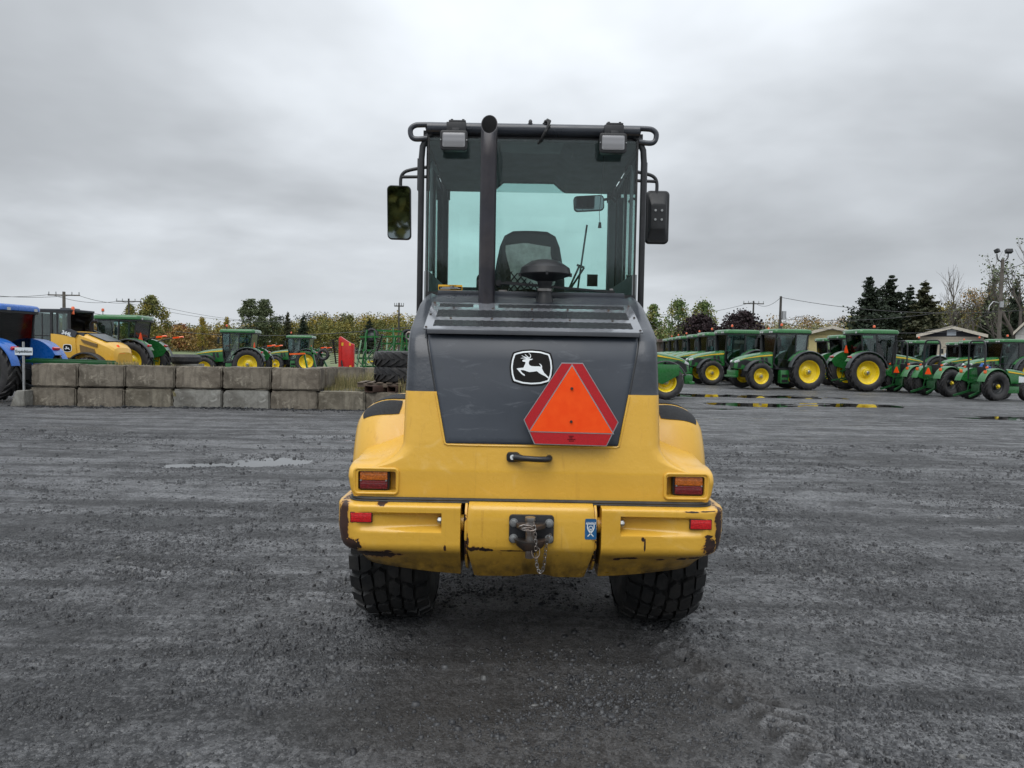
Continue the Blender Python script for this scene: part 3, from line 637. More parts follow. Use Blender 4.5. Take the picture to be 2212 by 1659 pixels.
for i in range(4):
    mb = MB(); w = (.022, .017, .034, .020)[i]; x0 = -w/2
    while x0 < w/2:
        q = random.uniform(.002, .006); mb.box(dd(SX+.003+x0+q/2, sf(0, 1.18)-.0020, 1.190-.008*i), (q, .0006, .0042)); x0 += q+.0015
    mb.build('small_print', 'decalblack', smv, smooth=False)
# handle
mb = MB(); mb.prism(rrect(-.093, 1.076, .066, .048, .016), lambda a, b: dd(a, 3.465, b), lambda a, b: dd(a, 3.432, b)); hd = mb.build('hood_handle', 'blackplastic', LD, bevel=.005)
mb = MB(); mb.tube([dd(x, d, 1.073+(.002 if x < 0 else 0)) for x, d in ((-.085, 3.435), (-.062, 3.425), (-.045, 3.408), (-.02, 3.402), (.03, 3.400), (.065, 3.402), (.082, 3.412), (.088, 3.44), (.088, 3.47))], [.020, .019, .0155, .0145, .0145, .015, .016, .016, .016], 14); mb.build('grip', 'blackplastic', hd)
mb = MB(); mb.cyl(dd(-.096, 3.436, 1.077), dd(-.096, 3.426, 1.077), .0125, n=20); lk = mb.build('lock_cylinder', 'decalwhite', hd); MT['decalwhite']
mb = MB(); mb.box(dd(-.095, 3.4255, 1.0775), (.0025, .002, .011)); mb.build('keyhole', 'soot', hd, smooth=False)
# rubber strip between hood and bumper
def plan(W, r, dr, n=10, dend=4.4):
    h_ = [(0, dr), (W, dr), (W, dend)]; c = fillet(h_, [r], n); return [(-q.x, q.y) for q in c[::-1]]+[(q.x, q.y) for q in c[1:]]
mb = MB(); mb.tube([dd(x, d, .858) for x, d in plan(.904, .10, 3.433)], .010, 8); mb.build('rubber_seal', 'rubber', LD)
mb = MB(); mb.tube([dd(x, d, .846) for x, d in plan(.912, .10, 3.432)], .009, 8); mb.build('rubber_seal', 'rubber', LD)
# bumper halves with scooped channel
def bumper(sg):
    prof = [(3.60, .843, .90, 0), (3.42, .843, .955, 0), (3.375, .842, .962, 0), (3.365, .836, .965, 0)]
    prof += [(3.362, z, .968-.02*max(0, (.72-z)/.12), 0) for z in np.arange(.828, .645, -.0075)]
    prof += [(3.363, .640, .952, 0), (3.367, .625, .948, .02), (3.376, .61, .941, .06), (3.392, .596, .934, .12), (3.415, .58, .925, .25), (3.45, .545, .908, .5), (3.485, .50, .88, .8), (3.515, .458, .853, 1.0), (3.55, .452, .84, 1.0), (3.8, .452, .84, 1.0)]
    xs = [.346, .348, .351, .355]+list(np.arange(.36, .425, .012))+[.428, .434, .438, .4395, .441, .443, .448]+list(np.arange(.456, .86, .014))
    rows = []
    for (d, z, Wd, up) in prof:
        row = []; r = .13 if z > .6 else .13-.3*(.6-z)
        xi = .346+.006*(0 if z > .62 else (.62-z)/.17)
        for x in xs:
            xx = max(x, xi) if x < .36 else x
            xx = min(xx, Wd-r); dz = d
            if .64 < z < .83:
                k = float(sstep(.706, .735, z)*(1-sstep(.790, .803, z)))
                if x >= .4395: k *= max(0.0, 1-(max(0, x-.44)/.50)**1.1); 
                else: k = 0
                dz = d+.052*k
            zz = z+up*.075*max(0, (xx-.33)/.6)**1.6
            row.append(dd(sg*xx, dz, zz))
        for q in range(1, 10):
            a = pi/2*q/9; xx = Wd-r+r*sin(a); row.append(dd(sg*xx, d+r*(1-cos(a)), z+up*.075*((xx-.33)/.6)**1.6))
        for e_ in (3.7, 3.95, 4.05): row.append(dd(sg*Wd, max(e_, d+r+.01), z+up*.075*((Wd-.33)/.6)**1.6+(.02 if e_ > 3.9 and z < .6 else 0)))
        rows.append(row)
    mb = MB(); n = len(rows[0]); vs = [v for r_ in rows for v in r_]
    mb.add(vs, [(i*n+j, i*n+j+1, (i+1)*n+j+1, (i+1)*n+j) for i in range(len(rows)-1) for j in range(n-1)])
    mb.add([r_[0] for r_ in rows], [tuple(range(len(rows)))])
    b = mb.build('rear_counterweight', 'bumperL' if sg < 0 else 'bumperR', LD, angle=42)
    zc = .778 if sg < 0 else .772
    mb = MB(); mb.prism(rrect(sg*.832, zc, .108, .052, .004), lambda a, c: dd(a, 3.385, c), lambda a, c: dd(a, 3.364, c)); rf = mb.build('reflector', 'blackplastic', b, bevel=.002)
    mb = MB(); mb.prism(rrect(sg*.832, zc, .101, .045, .003), lambda a, c: dd(a, 3.37, c), lambda a, c: dd(a, 3.3605, c)); mb.build('reflector_lens', 'reflector', rf, bevel=.0015)
    mb = MB(); mb.cyl(dd(sg*.4405, 3.388, .765), dd(sg*.456, 3.388, .765), .019, n=6); mb.cyl(dd(sg*.456, 3.388, .765), dd(sg*.460, 3.388, .765), .014, n=12); mb.build('bolt', 'bolt', b, bevel=.001)
    return b
bumper(-1); bumper(1)
# centre tow box with side plates
prof = [(3.60, .853), (3.425, .853), (3.39, .851), (3.366, .84), (3.358, .82), (3.356, .76), (3.356, .70), (3.357, .65), (3.362, .632), (3.372, .618), (3.50, .455), (3.53, .452), (3.8, .46)]
rows = []
for d, z in prof:
    w = lerp_tab([(.45, .280), (.50, .293), (.62, .312), (.78, .314), (.85, .306)], z); r = []
    for x in np.linspace(-1, 1, 33):
        a = abs(x)**.9*w; e = max(0, (a-(w-.016))/.016); notch = .012*float(sstep(.10, .03, abs(x*w-.03))) if z < .47 else 0
        r.append(dd(math.copysign(a, x), d+.012*e*e, z+notch))
    rows.append(r)
mb = MB(); n = 33; mb.add([v for r in rows for v in r], [(i*n+j, i*n+j+1, (i+1)*n+j+1, (i+1)*n+j) for i in range(len(rows)-1) for j in range(n-1)])
for s_ in (0, -1): mb.add([r[s_] for r in rows], [tuple(range(len(rows)))])
tow = mb.build('tow_box', 'towbox', LD, angle=45)
for sg in (-1, 1):
    pl = [(3.42, .845), (3.385, .815), (3.372, .77), (3.370, .69), (3.385, .63), (3.42, .57), (3.50, .50), (3.60, .46), (3.75, .46), (3.75, .845)]
    mb = MB(); mb.prism(pl, lambda d, z: dd(sg*.313, d, z), lambda d, z: dd(sg*.326, d, z)); mb.build('side_plate', 'plate_edge', tow, bevel=.003)
    mb = MB(); mb.cyl(dd(sg*.333, 3.45, .74), dd(sg*.40, 3.45, .74), .04, n=16); mb.build('pivot_pin', 'yellow', tow)
mb = MB(); mb.box(dd(0, 3.80, .65), (.9, .2, .36)); mb.build('bumper_backing', 'blackmetal', LD)
# hitch
HX = .0
mb = MB(); mb.prism(rrect(HX+.002, .7405, .218, .138, .016), lambda a, b: dd(a, 3.358, b), lambda a, b: dd(a, 3.338, b)); hp = mb.build('tow_hitch', 'blackmetal', LD, bevel=.003)
for a in (-1, 1):
    for b in (.772, .695):
        mb = MB(); mb.cyl(dd(HX+.002+a*.086, 3.338, b), dd(HX+.002+a*.086, 3.334, b), .0215, n=20); mb.cyl(dd(HX+.002+a*.086, 3.334, b), dd(HX+.002+a*.086, 3.322, b), .0155, n=6); mb.build('hitch_bolt', 'bolt', hp, bevel=.001)
mb = MB()
for (zt, zb, w, dp) in ((.776, .755, .075, .085), (.70, .640, .085, .09)):
    a_ = [pi+pi*i/12 for i in range(13)]; top = [(HX-.002+w*cos(q)*(1), 3.338+dp*sin(q)) for q in a_]
    if zb > .7: rg = [[dd(x, d, z) for x, d in top] for z in (zt, zb)]
    else: rg = [[dd(x, d, zt) for x, d in top], [dd(HX-.002+(x-HX+.002)*.8, 3.338+(d-3.338)*.9, .665) for x, d in top], [dd(HX-.002+(x-HX+.002)*.42, 3.338+(d-3.338)*.7, zb) for x, d in top]]
    mb.ring(rg)
mb.build('jaw', 'cast', hp, bevel=.004)
mb = MB(); mb.cyl(dd(HX-.006, 3.288, .80), dd(HX-.006, 3.288, .615), .0215, n=20); mb.cyl(dd(HX-.006, 3.288, .812), dd(HX-.006, 3.288, .792), .025, n=20); mb.build('hitch_pin', 'steel', hp, bevel=.002)
mb = MB(); mb.tube([dd(HX-.006+.042*cos(a)-.014, 3.262+.012*sin(a*2), .768+.016*sin(a)) for a in [2*pi*i/24 for i in range(24)]], .0035, 8, closed=True)
mb.tube([dd(HX-.02+.026*cos(a), 3.258, .770+.009*sin(a)) for a in [2*pi*i/20 for i in range(20)]], .004, 8, closed=True); mb.tube([dd(HX-.02+.026*cos(a), 3.255, .762+.008*sin(a)) for a in [2*pi*i/20 for i in range(20)]], .003, 8, closed=True); mb.build('pin_clip', 'steel', hp)
def link(mb, c, ax, nrm, L=.0115, w=.0062, r=.0019):
    c = Vector(c); ax = Vector(ax).normalized(); nrm = Vector(nrm); nrm = (nrm-ax*nrm.dot(ax)).normalized(); sd_ = ax.cross(nrm)
    pts = []
    for i in range(14):
        a = 2*pi*i/14; q = (L-w)*(1 if cos(a) > 0 else -1) if abs(cos(a)) > 1e-6 else 0
        pts.append(c+ax*(q*(.999)+w*cos(a))+sd_*w*sin(a))
    mb.tube(pts, r, 5, closed=True)
mb = MB()
cp_ = [(.010, .785), (.014, .76), (.018, .735), (.020, .71), (.022, .688), (.022, .668)]
cp2 = [(.026, .628), (.027, .605), (.030, .58), (.036, .555), (.047, .541), (.058, .553), (.064, .575), (.067, .60), (.069, .63), (.072, .66), (.075, .69), (.084, .716), (.088, .722)]
def chainrun(P, d):
    P = [Vector((a, b)) for a, b in P]; L_ = [0]
    for i in range(len(P)-1): L_.append(L_[-1]+(P[i+1]-P[i]).length)
    s = 0; k = 0
    while s < L_[-1]:
        i = max(j for j in range(len(L_)) if L_[j] <= s); i = min(i, len(P)-2); t_ = (s-L_[i])/(L_[i+1]-L_[i]); q = P[i].lerp(P[i+1], t_); dr = P[i+1]-P[i]
        link(mb, dd(q.x, d, q.y), (dr.x, 0, dr.y), (0, 1, 0) if k % 2 else (1, .55, .2)); s += .0165; k += 1
chainrun(cp_, 3.255); chainrun(cp2, 3.292)
mb.tube([dd(.022+.019*cos(a), 3.262+.01*sin(a), .650+.026*sin(a)) for a in [2*pi*i/24 for i in range(24)]], .0022, 6, closed=True)
mb.build('safety_chain', 'steel', hp)
# blue hook decal
fb = lambda a, b: 3.3555
dc = flatpoly(rrect(.292, .742, .056, .102, .006), .0008, 'hook_decal', 'decalblue', LD, fb)
def wline(pts, w, par=dc, mat='decalwhite', f=fb, off=.0018):
    mbx = MB(); P = [Vector(q) for q in pts]; A = []; B = []
    for i, q in enumerate(P):
        d = (P[min(i+1, len(P)-1)]-P[max(i-1, 0)]).normalized(); n_ = Vector((-d.y, d.x)); A.append(q+n_*w); B.append(q-n_*w)
    k = len(P); mbx.add([dd(v.x, f(v.x, v.y)-off, v.y) for v in A+B], [(i, i+1, k+i+1, k+i) for i in range(k-1)]); return mbx
marks = MB()
def am(m2): marks.add(m2.v, m2.f)
am(wline([(.268, .768), (.316, .768)], .002))
for i in range(7): am(wline([(.269+i*.007, .770), (.274+i*.007, .777)], .0013))
am(wline([(.276, .768), (.276, .748), (.281, .735), (.292, .722), (.306, .706)], .0024)); am(wline([(.308, .768), (.308, .748), (.303, .735), (.292, .722), (.278, .706)], .0024))
am(wline([(.292+.0095*cos(a), .748+.0095*sin(a)) for a in [2*pi*i/20 for i in range(21)]], .0018)); am(wline([(.292+.006*cos(a), .737+.006*sin(a)) for a in [2*pi*i/14 for i in range(15)]], .0016))
marks.build('hook_symbol', 'decalwhite', dc, smooth=False)
# hood grille plate on the slope
def gp(x, s, off=0):      # s 0 bottom .. 1 top
    d = 3.598+s*.425; z = 1.702+s*.166; n_ = Vector((0, -.166, .425)).normalized()*off
    return dd(x, d, z)+n_
mb = MB(); k0 = [(-.567, 0), (.567, 0), (.573, 1), (-.573, 1)]
mb.prism(k0, lambda a, b: gp(a, b, .004), lambda a, b: gp(a, b, .012)); mb.prism([(-.548, -.02), (.548, -.02), (.548, 0.0), (-.548, .0)], lambda a, b: gp(a, b, -.012), lambda a, b: gp(a, b, .0115))
gr = mb.build('grille_plate', 'grilleplate', LD, bevel=.001)
for (s0, s1) in ((.10, .31), (.43, .70), (.82, .95)):
    mb = MB()
    n = 110; top = []; bot = []
    for i in range(n+1):
        x = -.523+1.046*i/n; j = .018*(1 if (i//2) % 2 else 0)*(.4+.6*random.random())
        if s0 > .8 and abs(x+.26) < .065: j = 0; top.append(None); bot.append(None); continue
        top.append(gp(x, s1+j-.012, .0128)); bot.append(gp(x, s0+j-.012, .0128))
    for i in range(n):
        if top[i] is None or top[i+1] is None: continue
        mb.add([bot[i], bot[i+1], top[i+1], top[i]], [(0, 1, 2, 3)])
    mb.build('perforated_strip', 'perf', gr, smooth=False)
for (x, s_) in [(a, b) for b in (.365, .76) for a in (-.44, -.22, .0, .20, .43)]+[(a, b) for b in (.04, .5, .96) for a in (-.556, .556)]:
    mb = MB(); a = gp(x, s_, .012); b = gp(x, s_, .018); mb.cyl(a, b, .0075, .005, 10); mb.build('rivet', 'cast', gr)
mb = MB(); mb.box(dd(0, 4.20, 1.945), (1.12, .04, .035)); mb.box(dd(0, 4.16, 1.905), (1.16, .03, .03)); mb.build('hood_hinge_rail', 'dark', LD, bevel=.006)
mb = MB(); mb.box(dd(-.17, 4.2, 1.955), (.05, .03, .03)); mb.cyl(dd(-.47, 4.15, 1.975), dd(-.47, 4.15, 1.985), .012, n=6); mb.cyl(dd(.475, 4.15, 1.975), dd(.475, 4.15, 1.985), .012, n=6); tag(mb.build('hinge_bolt', 'steel', LD), kind='stuff')
# exhaust
ex, ed = -.262, 4.05; mb = MB(); rings = []
R = .0475
def exring(r, z, cut=0): return [dd(ex+r*cos(a), ed+r*sin(a), z+cut*sin(a)) for a in [2*pi*i/32 for i in range(32)]]
mb.ring([exring(R+.002, 1.82), exring(R, 1.90), exring(R, 2.3), exring(R*.985, 2.7), exring(R, 2.903, .068), exring(R-.004, 2.903, .064)], cap=False); e_o = mb.build('exhaust_pipe', 'exhaust', LD, angle=60)
mb = MB(); mb.ring([exring(R-.004, 2.903, .064), exring(R-.005, 2.80, .0), exring(.002, 2.79, 0)], cap=False); mb.build('exhaust_mouth', 'soot', e_o)
# precleaner
mb = MB(); mb.lathe([(.058, 1.86), (.055, 1.89), (.042, 1.935), (.038, 1.95), (.038, 1.985), (.041, 1.995), (.043, 2.0), (.045, 2.015), (.135, 2.047), (.148, 2.05), (.152, 2.056), (.143, 2.092), (.138, 2.097), (.085, 2.132), (.055, 2.140), (0, 2.141)], dd(.078, 4.1, 0), 'Z', 40)
pc = mb.build('air_precleaner', 'blackplastic', LD, angle=30)
mb = MB(); mb.lathe([(.040, 1.955), (.043, 1.958), (.043, 1.972), (.040, 1.975)], dd(.078, 4.1, 0), 'Z', 24); mb.box(dd(.05, 4.065, 1.965), (.03, .012, .014)); mb.build('hose_clamp', 'steel', pc)
for a in (-2.9, -1.55, -.3): 
    mb = MB(); mb.box(dd(.078+.153*cos(a), 4.1+.153*sin(a), 2.05), (.014, .014, .02)); mb.build('clip', 'blackplastic', pc)
# cab -----------------------------------------------------------------
def post(mbx, x, d, z0, z1, w=.045, dp=.06): mbx.box(dd(x, d, (z0+z1)/2), (w, dp, z1-z0))
CR, CF = 4.40, 5.62
mb = MB()
for sg in (-1, 1):
    mb.tube([dd(sg*.700, CR+.02, 1.80), dd(sg*.698, CR+.02, 2.80), dd(sg*.692, CR+.02, 2.875), dd(sg*.665, CR+.02, 2.935), dd(sg*.63, CR+.02, 2.96)], .0195, 10)
    mb.box(dd(sg*.672, CR+.05, 2.42), (.010, .02, 1.02)) if False else None
    post(mb, sg*.668, CF, 1.3, 2.95, .06, .06); post(mb, sg*.690, 5.02, 1.3, 2.93, .035, .05)
    tag(mb.build('cab_posts', 'blackmetal', LD, bevel=.004), kind='stuff'); mb = MB()
for sg in (-1, 1):
    mb = MB(); mb.box(dd(sg*.725, CR+.10, 2.72), (.016, .04, .20)); mb.build('grab_strip', 'blackmetal', LD, bevel=.003)
# roof
mb = MB(); mb.box(dd(0, (CR+CF)/2+.03, 3.005), (1.36, CF-CR+.02, .055)); rf_ = mb.build('cab_roof', 'dark', LD, bevel=.02)
for sg in (-1, 1): mb = MB(); mb.box(dd(sg*.672, 5.01, 2.952), (.035, 1.16, .055)); mb.build('side_rail', 'blackmetal', rf_)
mb = MB(); mb.tube([dd(-.66, CR, 2.985), dd(.66, CR, 2.985)], .036, 14)
for sg in (-1, 1): mb.tube(smooth([dd(sg*x, CR, z) for x, z in ((.60, 3.005), (.70, 3.004), (.742, 2.998), (.766, 2.975), (.764, 2.940), (.748, 2.920), (.715, 2.916), (.66, 2.922))], 4), .0165, 10)
mb.build('roof_rail', 'dark', rf_)
mb = MB(); mb.box(dd(0, CR+.03, 2.938), (1.30, .02, .04)); mb.build('rear_header', 'blackmetal', rf_)
for x in (-.02, .075):
    mb = MB(); mb.lathe([(.018, 3.012), (.018, 3.018), (.012, 3.022), (.012, 3.036), (.006, 3.044), (0, 3.045)], dd(x, CR-.01, 0), 'Z', 12); mb.build('roof_bolt', 'blackplastic', rf_)
mb = MB(); mb.tube([dd(x, d, z) for x, d, z in ((.085, CR-.01, 3.045), (.10, CR-.035, 3.03), (.085, CR-.045, 2.985), (.062, CR-.03, 2.945), (.045, CR-.005, 2.915), (.03, CR+.01, 2.905))], .009, 8)
mb.tube([dd(x, d, z) for x, d, z in ((.06, CR-.005, 3.02), (.08, CR-.03, 3.035), (.10, CR-.045, 3.0), (.075, CR-.045, 2.96))], .006, 8); mb.build('wiring_cable', 'rubber', rf_)
for sg in (-1, 1):     # rear work lights
    x = -.487 if sg < 0 else .486
    mb = MB(); mb.prism(rrect(0, 0, .170, .120, .018), lambda a, b: dd(x+a*.9, CR-.02, 2.888+b*.9), lambda a, b: dd(x+a, CR-.10, 2.885+b)); lamp = mb.build('work_light', 'blackplastic', rf_, bevel=.006)
    mb = MB(); mb.prism(rrect(x, 2.885, .138, .086, .010), lambda a, b: dd(a, CR-.095, b), lambda a, b: dd(a, CR-.1035, b)); mb.build('lamp_lens', 'lens', lamp, bevel=.002)
    mb = MB(); mb.box(dd(x+.01, CR-.03, 2.975), (.12, .06, .065)); mb.box(dd(x+.01, CR-.035, 2.95), (.045, .09, .03)); mb.box(dd(x+.015, CR-.01, 3.018), (.105, .07, .012))
    for q in (-.035, .035): mb.cyl(dd(x+.015+q, CR-.02, 3.02), dd(x+.015+q, CR-.02, 3.036), .009, n=8)
    mb.build('lamp_bracket', 'blackmetal', lamp, bevel=.003)
    for q in (-1, 1):
        mb = MB(); mb.cyl(dd(x+q*.079, CR-.10, 2.885), dd(x+q*.079, CR-.106, 2.885), .004, n=8); mb.build('lamp_screw', 'bolt', lamp)
# interior trim
mb = MB()
lw = [(-.66, 2.913), (-.30, 2.913), (-.27, 2.925), (-.20, 2.984), (.20, 2.984), (.27, 2.925), (.30, 2.913), (.66, 2.913), (.66, 3.0), (-.66, 3.0)]
mb.prism(lw, lambda a, b: dd(a, CR+.05, b+.01), lambda a, b: dd(a, CF+.02, b-.035)); mb.build('headliner', 'cabin', LD, smooth=False)
mb = MB()
for sg in (-1, 1): mb.box(dd(sg*.655, 5.0, 1.80), (.03, 1.2, .60)); mb.tube([dd(sg*.655, d, z) for d, z in ((4.60, 2.12), (4.60, 2.78), (4.66, 2.84), (4.95, 2.84))], .012, 8)
mb.box(dd(0, CF-.02, 1.85), (1.28, .05, .52)); mb.box(dd(0, 5.0, 1.45), (1.3, 1.2, .05)); mb.box(dd(.645, 5.45, 2.35), (.05, .10, .9)); mb.box(dd(0, CR+.06, 1.90), (1.3, .04, .16)); mb.build('cab_inner_panels', 'cabin', LD, bevel=.006)
mb = MB(); mb.box(dd(0, CF, 2.53), (1.27, .006, 0.90)); mb.build('windshield', 'glassfar', LD, smooth=False)
mb = MB(); mb.box(dd(-.02, CF-.03, 2.91), (.62, .004, .085)); mb.build('sun_visor', 'visor', LD, smooth=False)
for sg in (-1, 1):
    mb = MB(); mb.box(dd(sg*.684, 4.78, 2.50), (.005, .42, .86)); mb.build('side_window', 'tglass', LD, smooth=False)
    mb = MB(); mb.box(dd(sg*.684, 5.32, 2.40), (.005, .52, 1.0)); mb.build('side_window', 'tglass', LD, smooth=False)
mb = MB(); mb.box(dd(0, CR+.005, 2.435), (1.315, .006, .985)); mb.build('rear_window', 'glass', LD, smooth=False)
mb = MB(); mb.box(dd(0, CR+.0, 1.955), (1.32, .010, .03)); [mb.box(dd(sg*.652, CR+.002, 2.44), (.012, .012, .98)) for sg in (-1, 1)]; mb.build('window_gasket', 'rubber', LD)
# rear wiper
mb = MB(); mb.beam(dd(-.16, CR-.02, 2.035), dd(.53, CR-.012, 1.985), .014, .012); mb.beam(dd(-.20, CR-.03, 2.03), dd(.22, CR-.03, 2.005), .010, .012); mb.cyl(dd(-.20, CR-.03, 2.03), dd(-.20, CR+.02, 2.03), .02, n=12); mb.build('rear_wiper', 'blackplastic', LD)
mb = MB(); mb.prism(rrect(-.262, 2.02, .16, .15, .04), lambda a, b: dd(a, CR+.03, b), lambda a, b: dd(a, CR+.012, b)); mb.cyl(dd(-.315, CR-.005, 2.03), dd(-.315, CR+.03, 2.03), .024, n=14); mb.build('wiper_motor', 'blackplastic', LD, bevel=.004)
# caution decal
fc = lambda a, b: CR-.002
cd = flatpoly(rrect(-.505, 1.998, .152, .034, .003), 0, 'caution_decal', 'decalyellow', LD, fc)
flatpoly(rrect(-.505, 1.994, .144, .019, .002), .0015, 'decal_panel', 'decalblack', cd, fc)
RX = Matrix.Rotation(pi/2, 4, 'X')
text_mesh('CAUTION', .010, 'decal_lettering', 'decalblack', cd, Matrix.Translation(dd(-.49, CR-.0045, 2.0095)) @ RX, .0003)
for i in range(3):
    mb = MB(); mb.box(dd(-.505+(.0 if i < 2 else -.03), CR-.0055, 1.999-.0055*i), ((.10, .13, .06)[i], .0005, .0018)); mb.build('small_print', 'decalwhite', cd, smooth=False)
# seat
mb = MB(); rings = []
for (z, w, th, df) in ((1.62, .20, .05, 0), (1.75, .245, .07, 0), (1.95, .25, .075, .01), (2.10, .245, .07, .03), (2.22, .225, .06, .05), (2.32, .205, .05, .065), (2.39, .175, .04, .075), (2.42, .12, .025, .08), (2.425, .05, .01, .08)):
    rings.append([dd(math.copysign(abs(cos(a))**.6, cos(a))*w, 4.86-df+math.copysign(abs(sin(a))**.7, sin(a))*th, z) for a in [2*pi*i/28 for i in range(28)]])
mb.ring(rings); st = mb.build('driver_seat', 'seat', LD, angle=60)
mb = MB(); mb.box(dd(0, 5.10, 1.66), (.50, .5, .12)); mb.box(dd(0, 5.1, 1.52), (.3, .3, .14)); mb.build('seat_cushion', 'seat', st, bevel=.03)
mb = MB(); mb.grid(lambda u, v: dd(-.145+.30*u+(.02*sin(v*5)), 4.735-.05*v+.010*sin(u*7+v*4)-.012, 2.03+.30*v-(.05*abs(u-.45))), np.linspace(0, 1, 9), np.linspace(0, 1, 9)); mb.build('papers', 'paper', st, smooth=False)
mb = MB()
for i in range(-5, 9):
    for q in (1, -1):
        a = Vector((-.17+i*.045, 1.97)); b = a+Vector((q*.20, .24)); 
        def cl(P0, P1):
            ts = [0, 1]
            for k_, lo, hi in ((0, -.165, .185), (1, 1.97, 2.20)):
                dv = P1[k_]-P0[k_]
                if abs(dv) > 1e-9:
                    t0, t1 = sorted(((lo-P0[k_])/dv, (hi-P0[k_])/dv)); ts = [max(ts[0], t0), min(ts[1], t1)]
            return (P0.lerp(P1, ts[0]), P0.lerp(P1, ts[1])) if ts[0] < ts[1] else None
        r_ = cl(a, b)
        if r_: mb.tube([dd(r_[0].x, 4.712, r_[0].y), dd(r_[1].x, 4.712, r_[1].y)], .0045, 5)
mb.tube([dd(-.165, 4.71, 2.2), dd(.185, 4.71, 2.19)], .006, 6); mb.build('seat_back_net', 'seat', st)
mb = MB(); mb.lathe([(.042, 0), (.038, .02), (.0, .025)], dd(-.19, 4.79, 2.06), 'Y', 20); mb.build('seat_knob', 'cabin', st)
# interior mirror, front wiper, decal, hanging pull
mb = MB(); rot = Matrix.Rotation(radians(-4), 3, 'Y'); base = dd(.435, 5.15, 2.698)
mb.prism(rrect(0, 0, .225, .115, .03), lambda a, b: base+rot @ Vector((a, .02, b)), lambda a, b: base+rot @ Vector((a, -.005, b))); im = mb.build('interior_mirror', 'blackplastic', LD, bevel=.005)
mb = MB(); mb.prism(rrect(0, 0, .210, .10, .026), lambda a, b: base+rot @ Vector((a, -.004, b)), lambda a, b: base+rot @ Vector((a, -.0075, b))); mb.build('mirror_glass', 'mirror', im, smooth=False)
mb = MB(); mb.tube([base+Vector((.11, .01, .03)), base+Vector((.17, .02, .045)), base+Vector((.2, .03, .02))], .010, 8); mb.build('mirror_arm', 'blackplastic', im)
mb = MB(); mb.beam(dd(.40, CF+.02, 2.02), dd(.475, CF+.02, 2.63), .016, .014); mb.beam(dd(.30, CF+.02, 2.02), dd(.42, CF+.02, 2.30), .02, .016); mb.beam(dd(.46, CF+.02, 2.29), dd(.33, CF+.02, 2.08), .02, .016); mb.beam(dd(.40, CF+.02, 2.31), dd(.46, CF+.02, 2.29), .02, .016); mb.build('front_wiper', 'blackplastic', LD)
mb = MB(); mb.box(dd(.525, CF-.01, 2.185), (.085, .004, .095)); mb.build('window_decal', 'trimgrey', LD)
mb = MB(); mb.tube([dd(.455, CR+.10, 2.86), dd(.45, CR+.10, 2.7), dd(.435, CR+.10, 2.5), dd(.44, CR+.10, 2.44)], .0018, 5); mb.cyl(dd(.44, CR+.10, 2.44), dd(.44, CR+.10, 2.405), .008, .012, 10); mb.build('pull_cord', 'blackplastic', LD)
# side mirrors on long arms
for sg in (-1, 1):
    zt = 2.895; xm = sg*1.03; dm = 5.60
    mb = MB(); mb.tube(smooth([dd(sg*x, dm-dx, z) for x, dx, z in ((.66, .0, 3.075), (.82, .0, 3.055), (.95, .0, 3.03), (1.00, .0, 3.005), (1.02, .0, 2.96), (1.02, .0, 2.88))], 4), .0135, 10); mb.tube([dd(sg*.66, dm, 2.985), dd(sg*1.018, dm, 2.975)], .0125, 10); mb.tube([dd(sg*.64, dm, 3.08), dd(sg*.64, dm, 2.8)], .015, 8)
    arm = mb.build('mirror_arm', 'blackmetal', LD)
    zc = (2.90+2.486)/2; w = .188; h = .42
    if sg < 0:
        mb = MB(); rings = [[dd(xm+a*k, dm+dz-b*k*.11+a*k*.10, zc+b*k) for a, b in rrect(0, 0, w, h, .035, 5)] for k, dz in ((.97, -.008), (1, 0), (1, .015), (.85, .05), (.6, .06))]; mb.ring(rings); hs = mb.build('mirror_housing', 'blackplastic', arm, angle=30)
        mb = MB(); mb.prism(rrect(0, 0, w-.018, h-.018, .028, 5), lambda a, b: dd(xm+a, dm-.010-b*.11+a*.10, zc+b), lambda a, b: dd(xm+a, dm-.0135-b*.11+a*.10, zc+b)); g = mb.build('mirror_glass', 'mirror', arm, smooth=False)
    else:
        mb = MB(); rings = [[dd(xm+a*k, dm+dz, zc+b*k2) for a, b in rrect(0, 0, w, h, .035, 5)] for k, k2, dz in ((1, 1, .02), (1.0, 1, 0), (.90, .95, -.010), (.80, .88, -.012), (.62, .48, -.045), (.60, .46, -.046))]; mb.ring(rings); hs = mb.build('mirror_housing', 'blackplastic', arm, angle=30)
        for a in (-.024, .026):
            for b in (-.026, .046):
                mb = MB(); mb.cyl(dd(xm+a, dm-.046, zc+b), dd(xm+a, dm-.052, zc+b), .0095, n=12); mb.build('housing_bolt', 'bolt', arm)
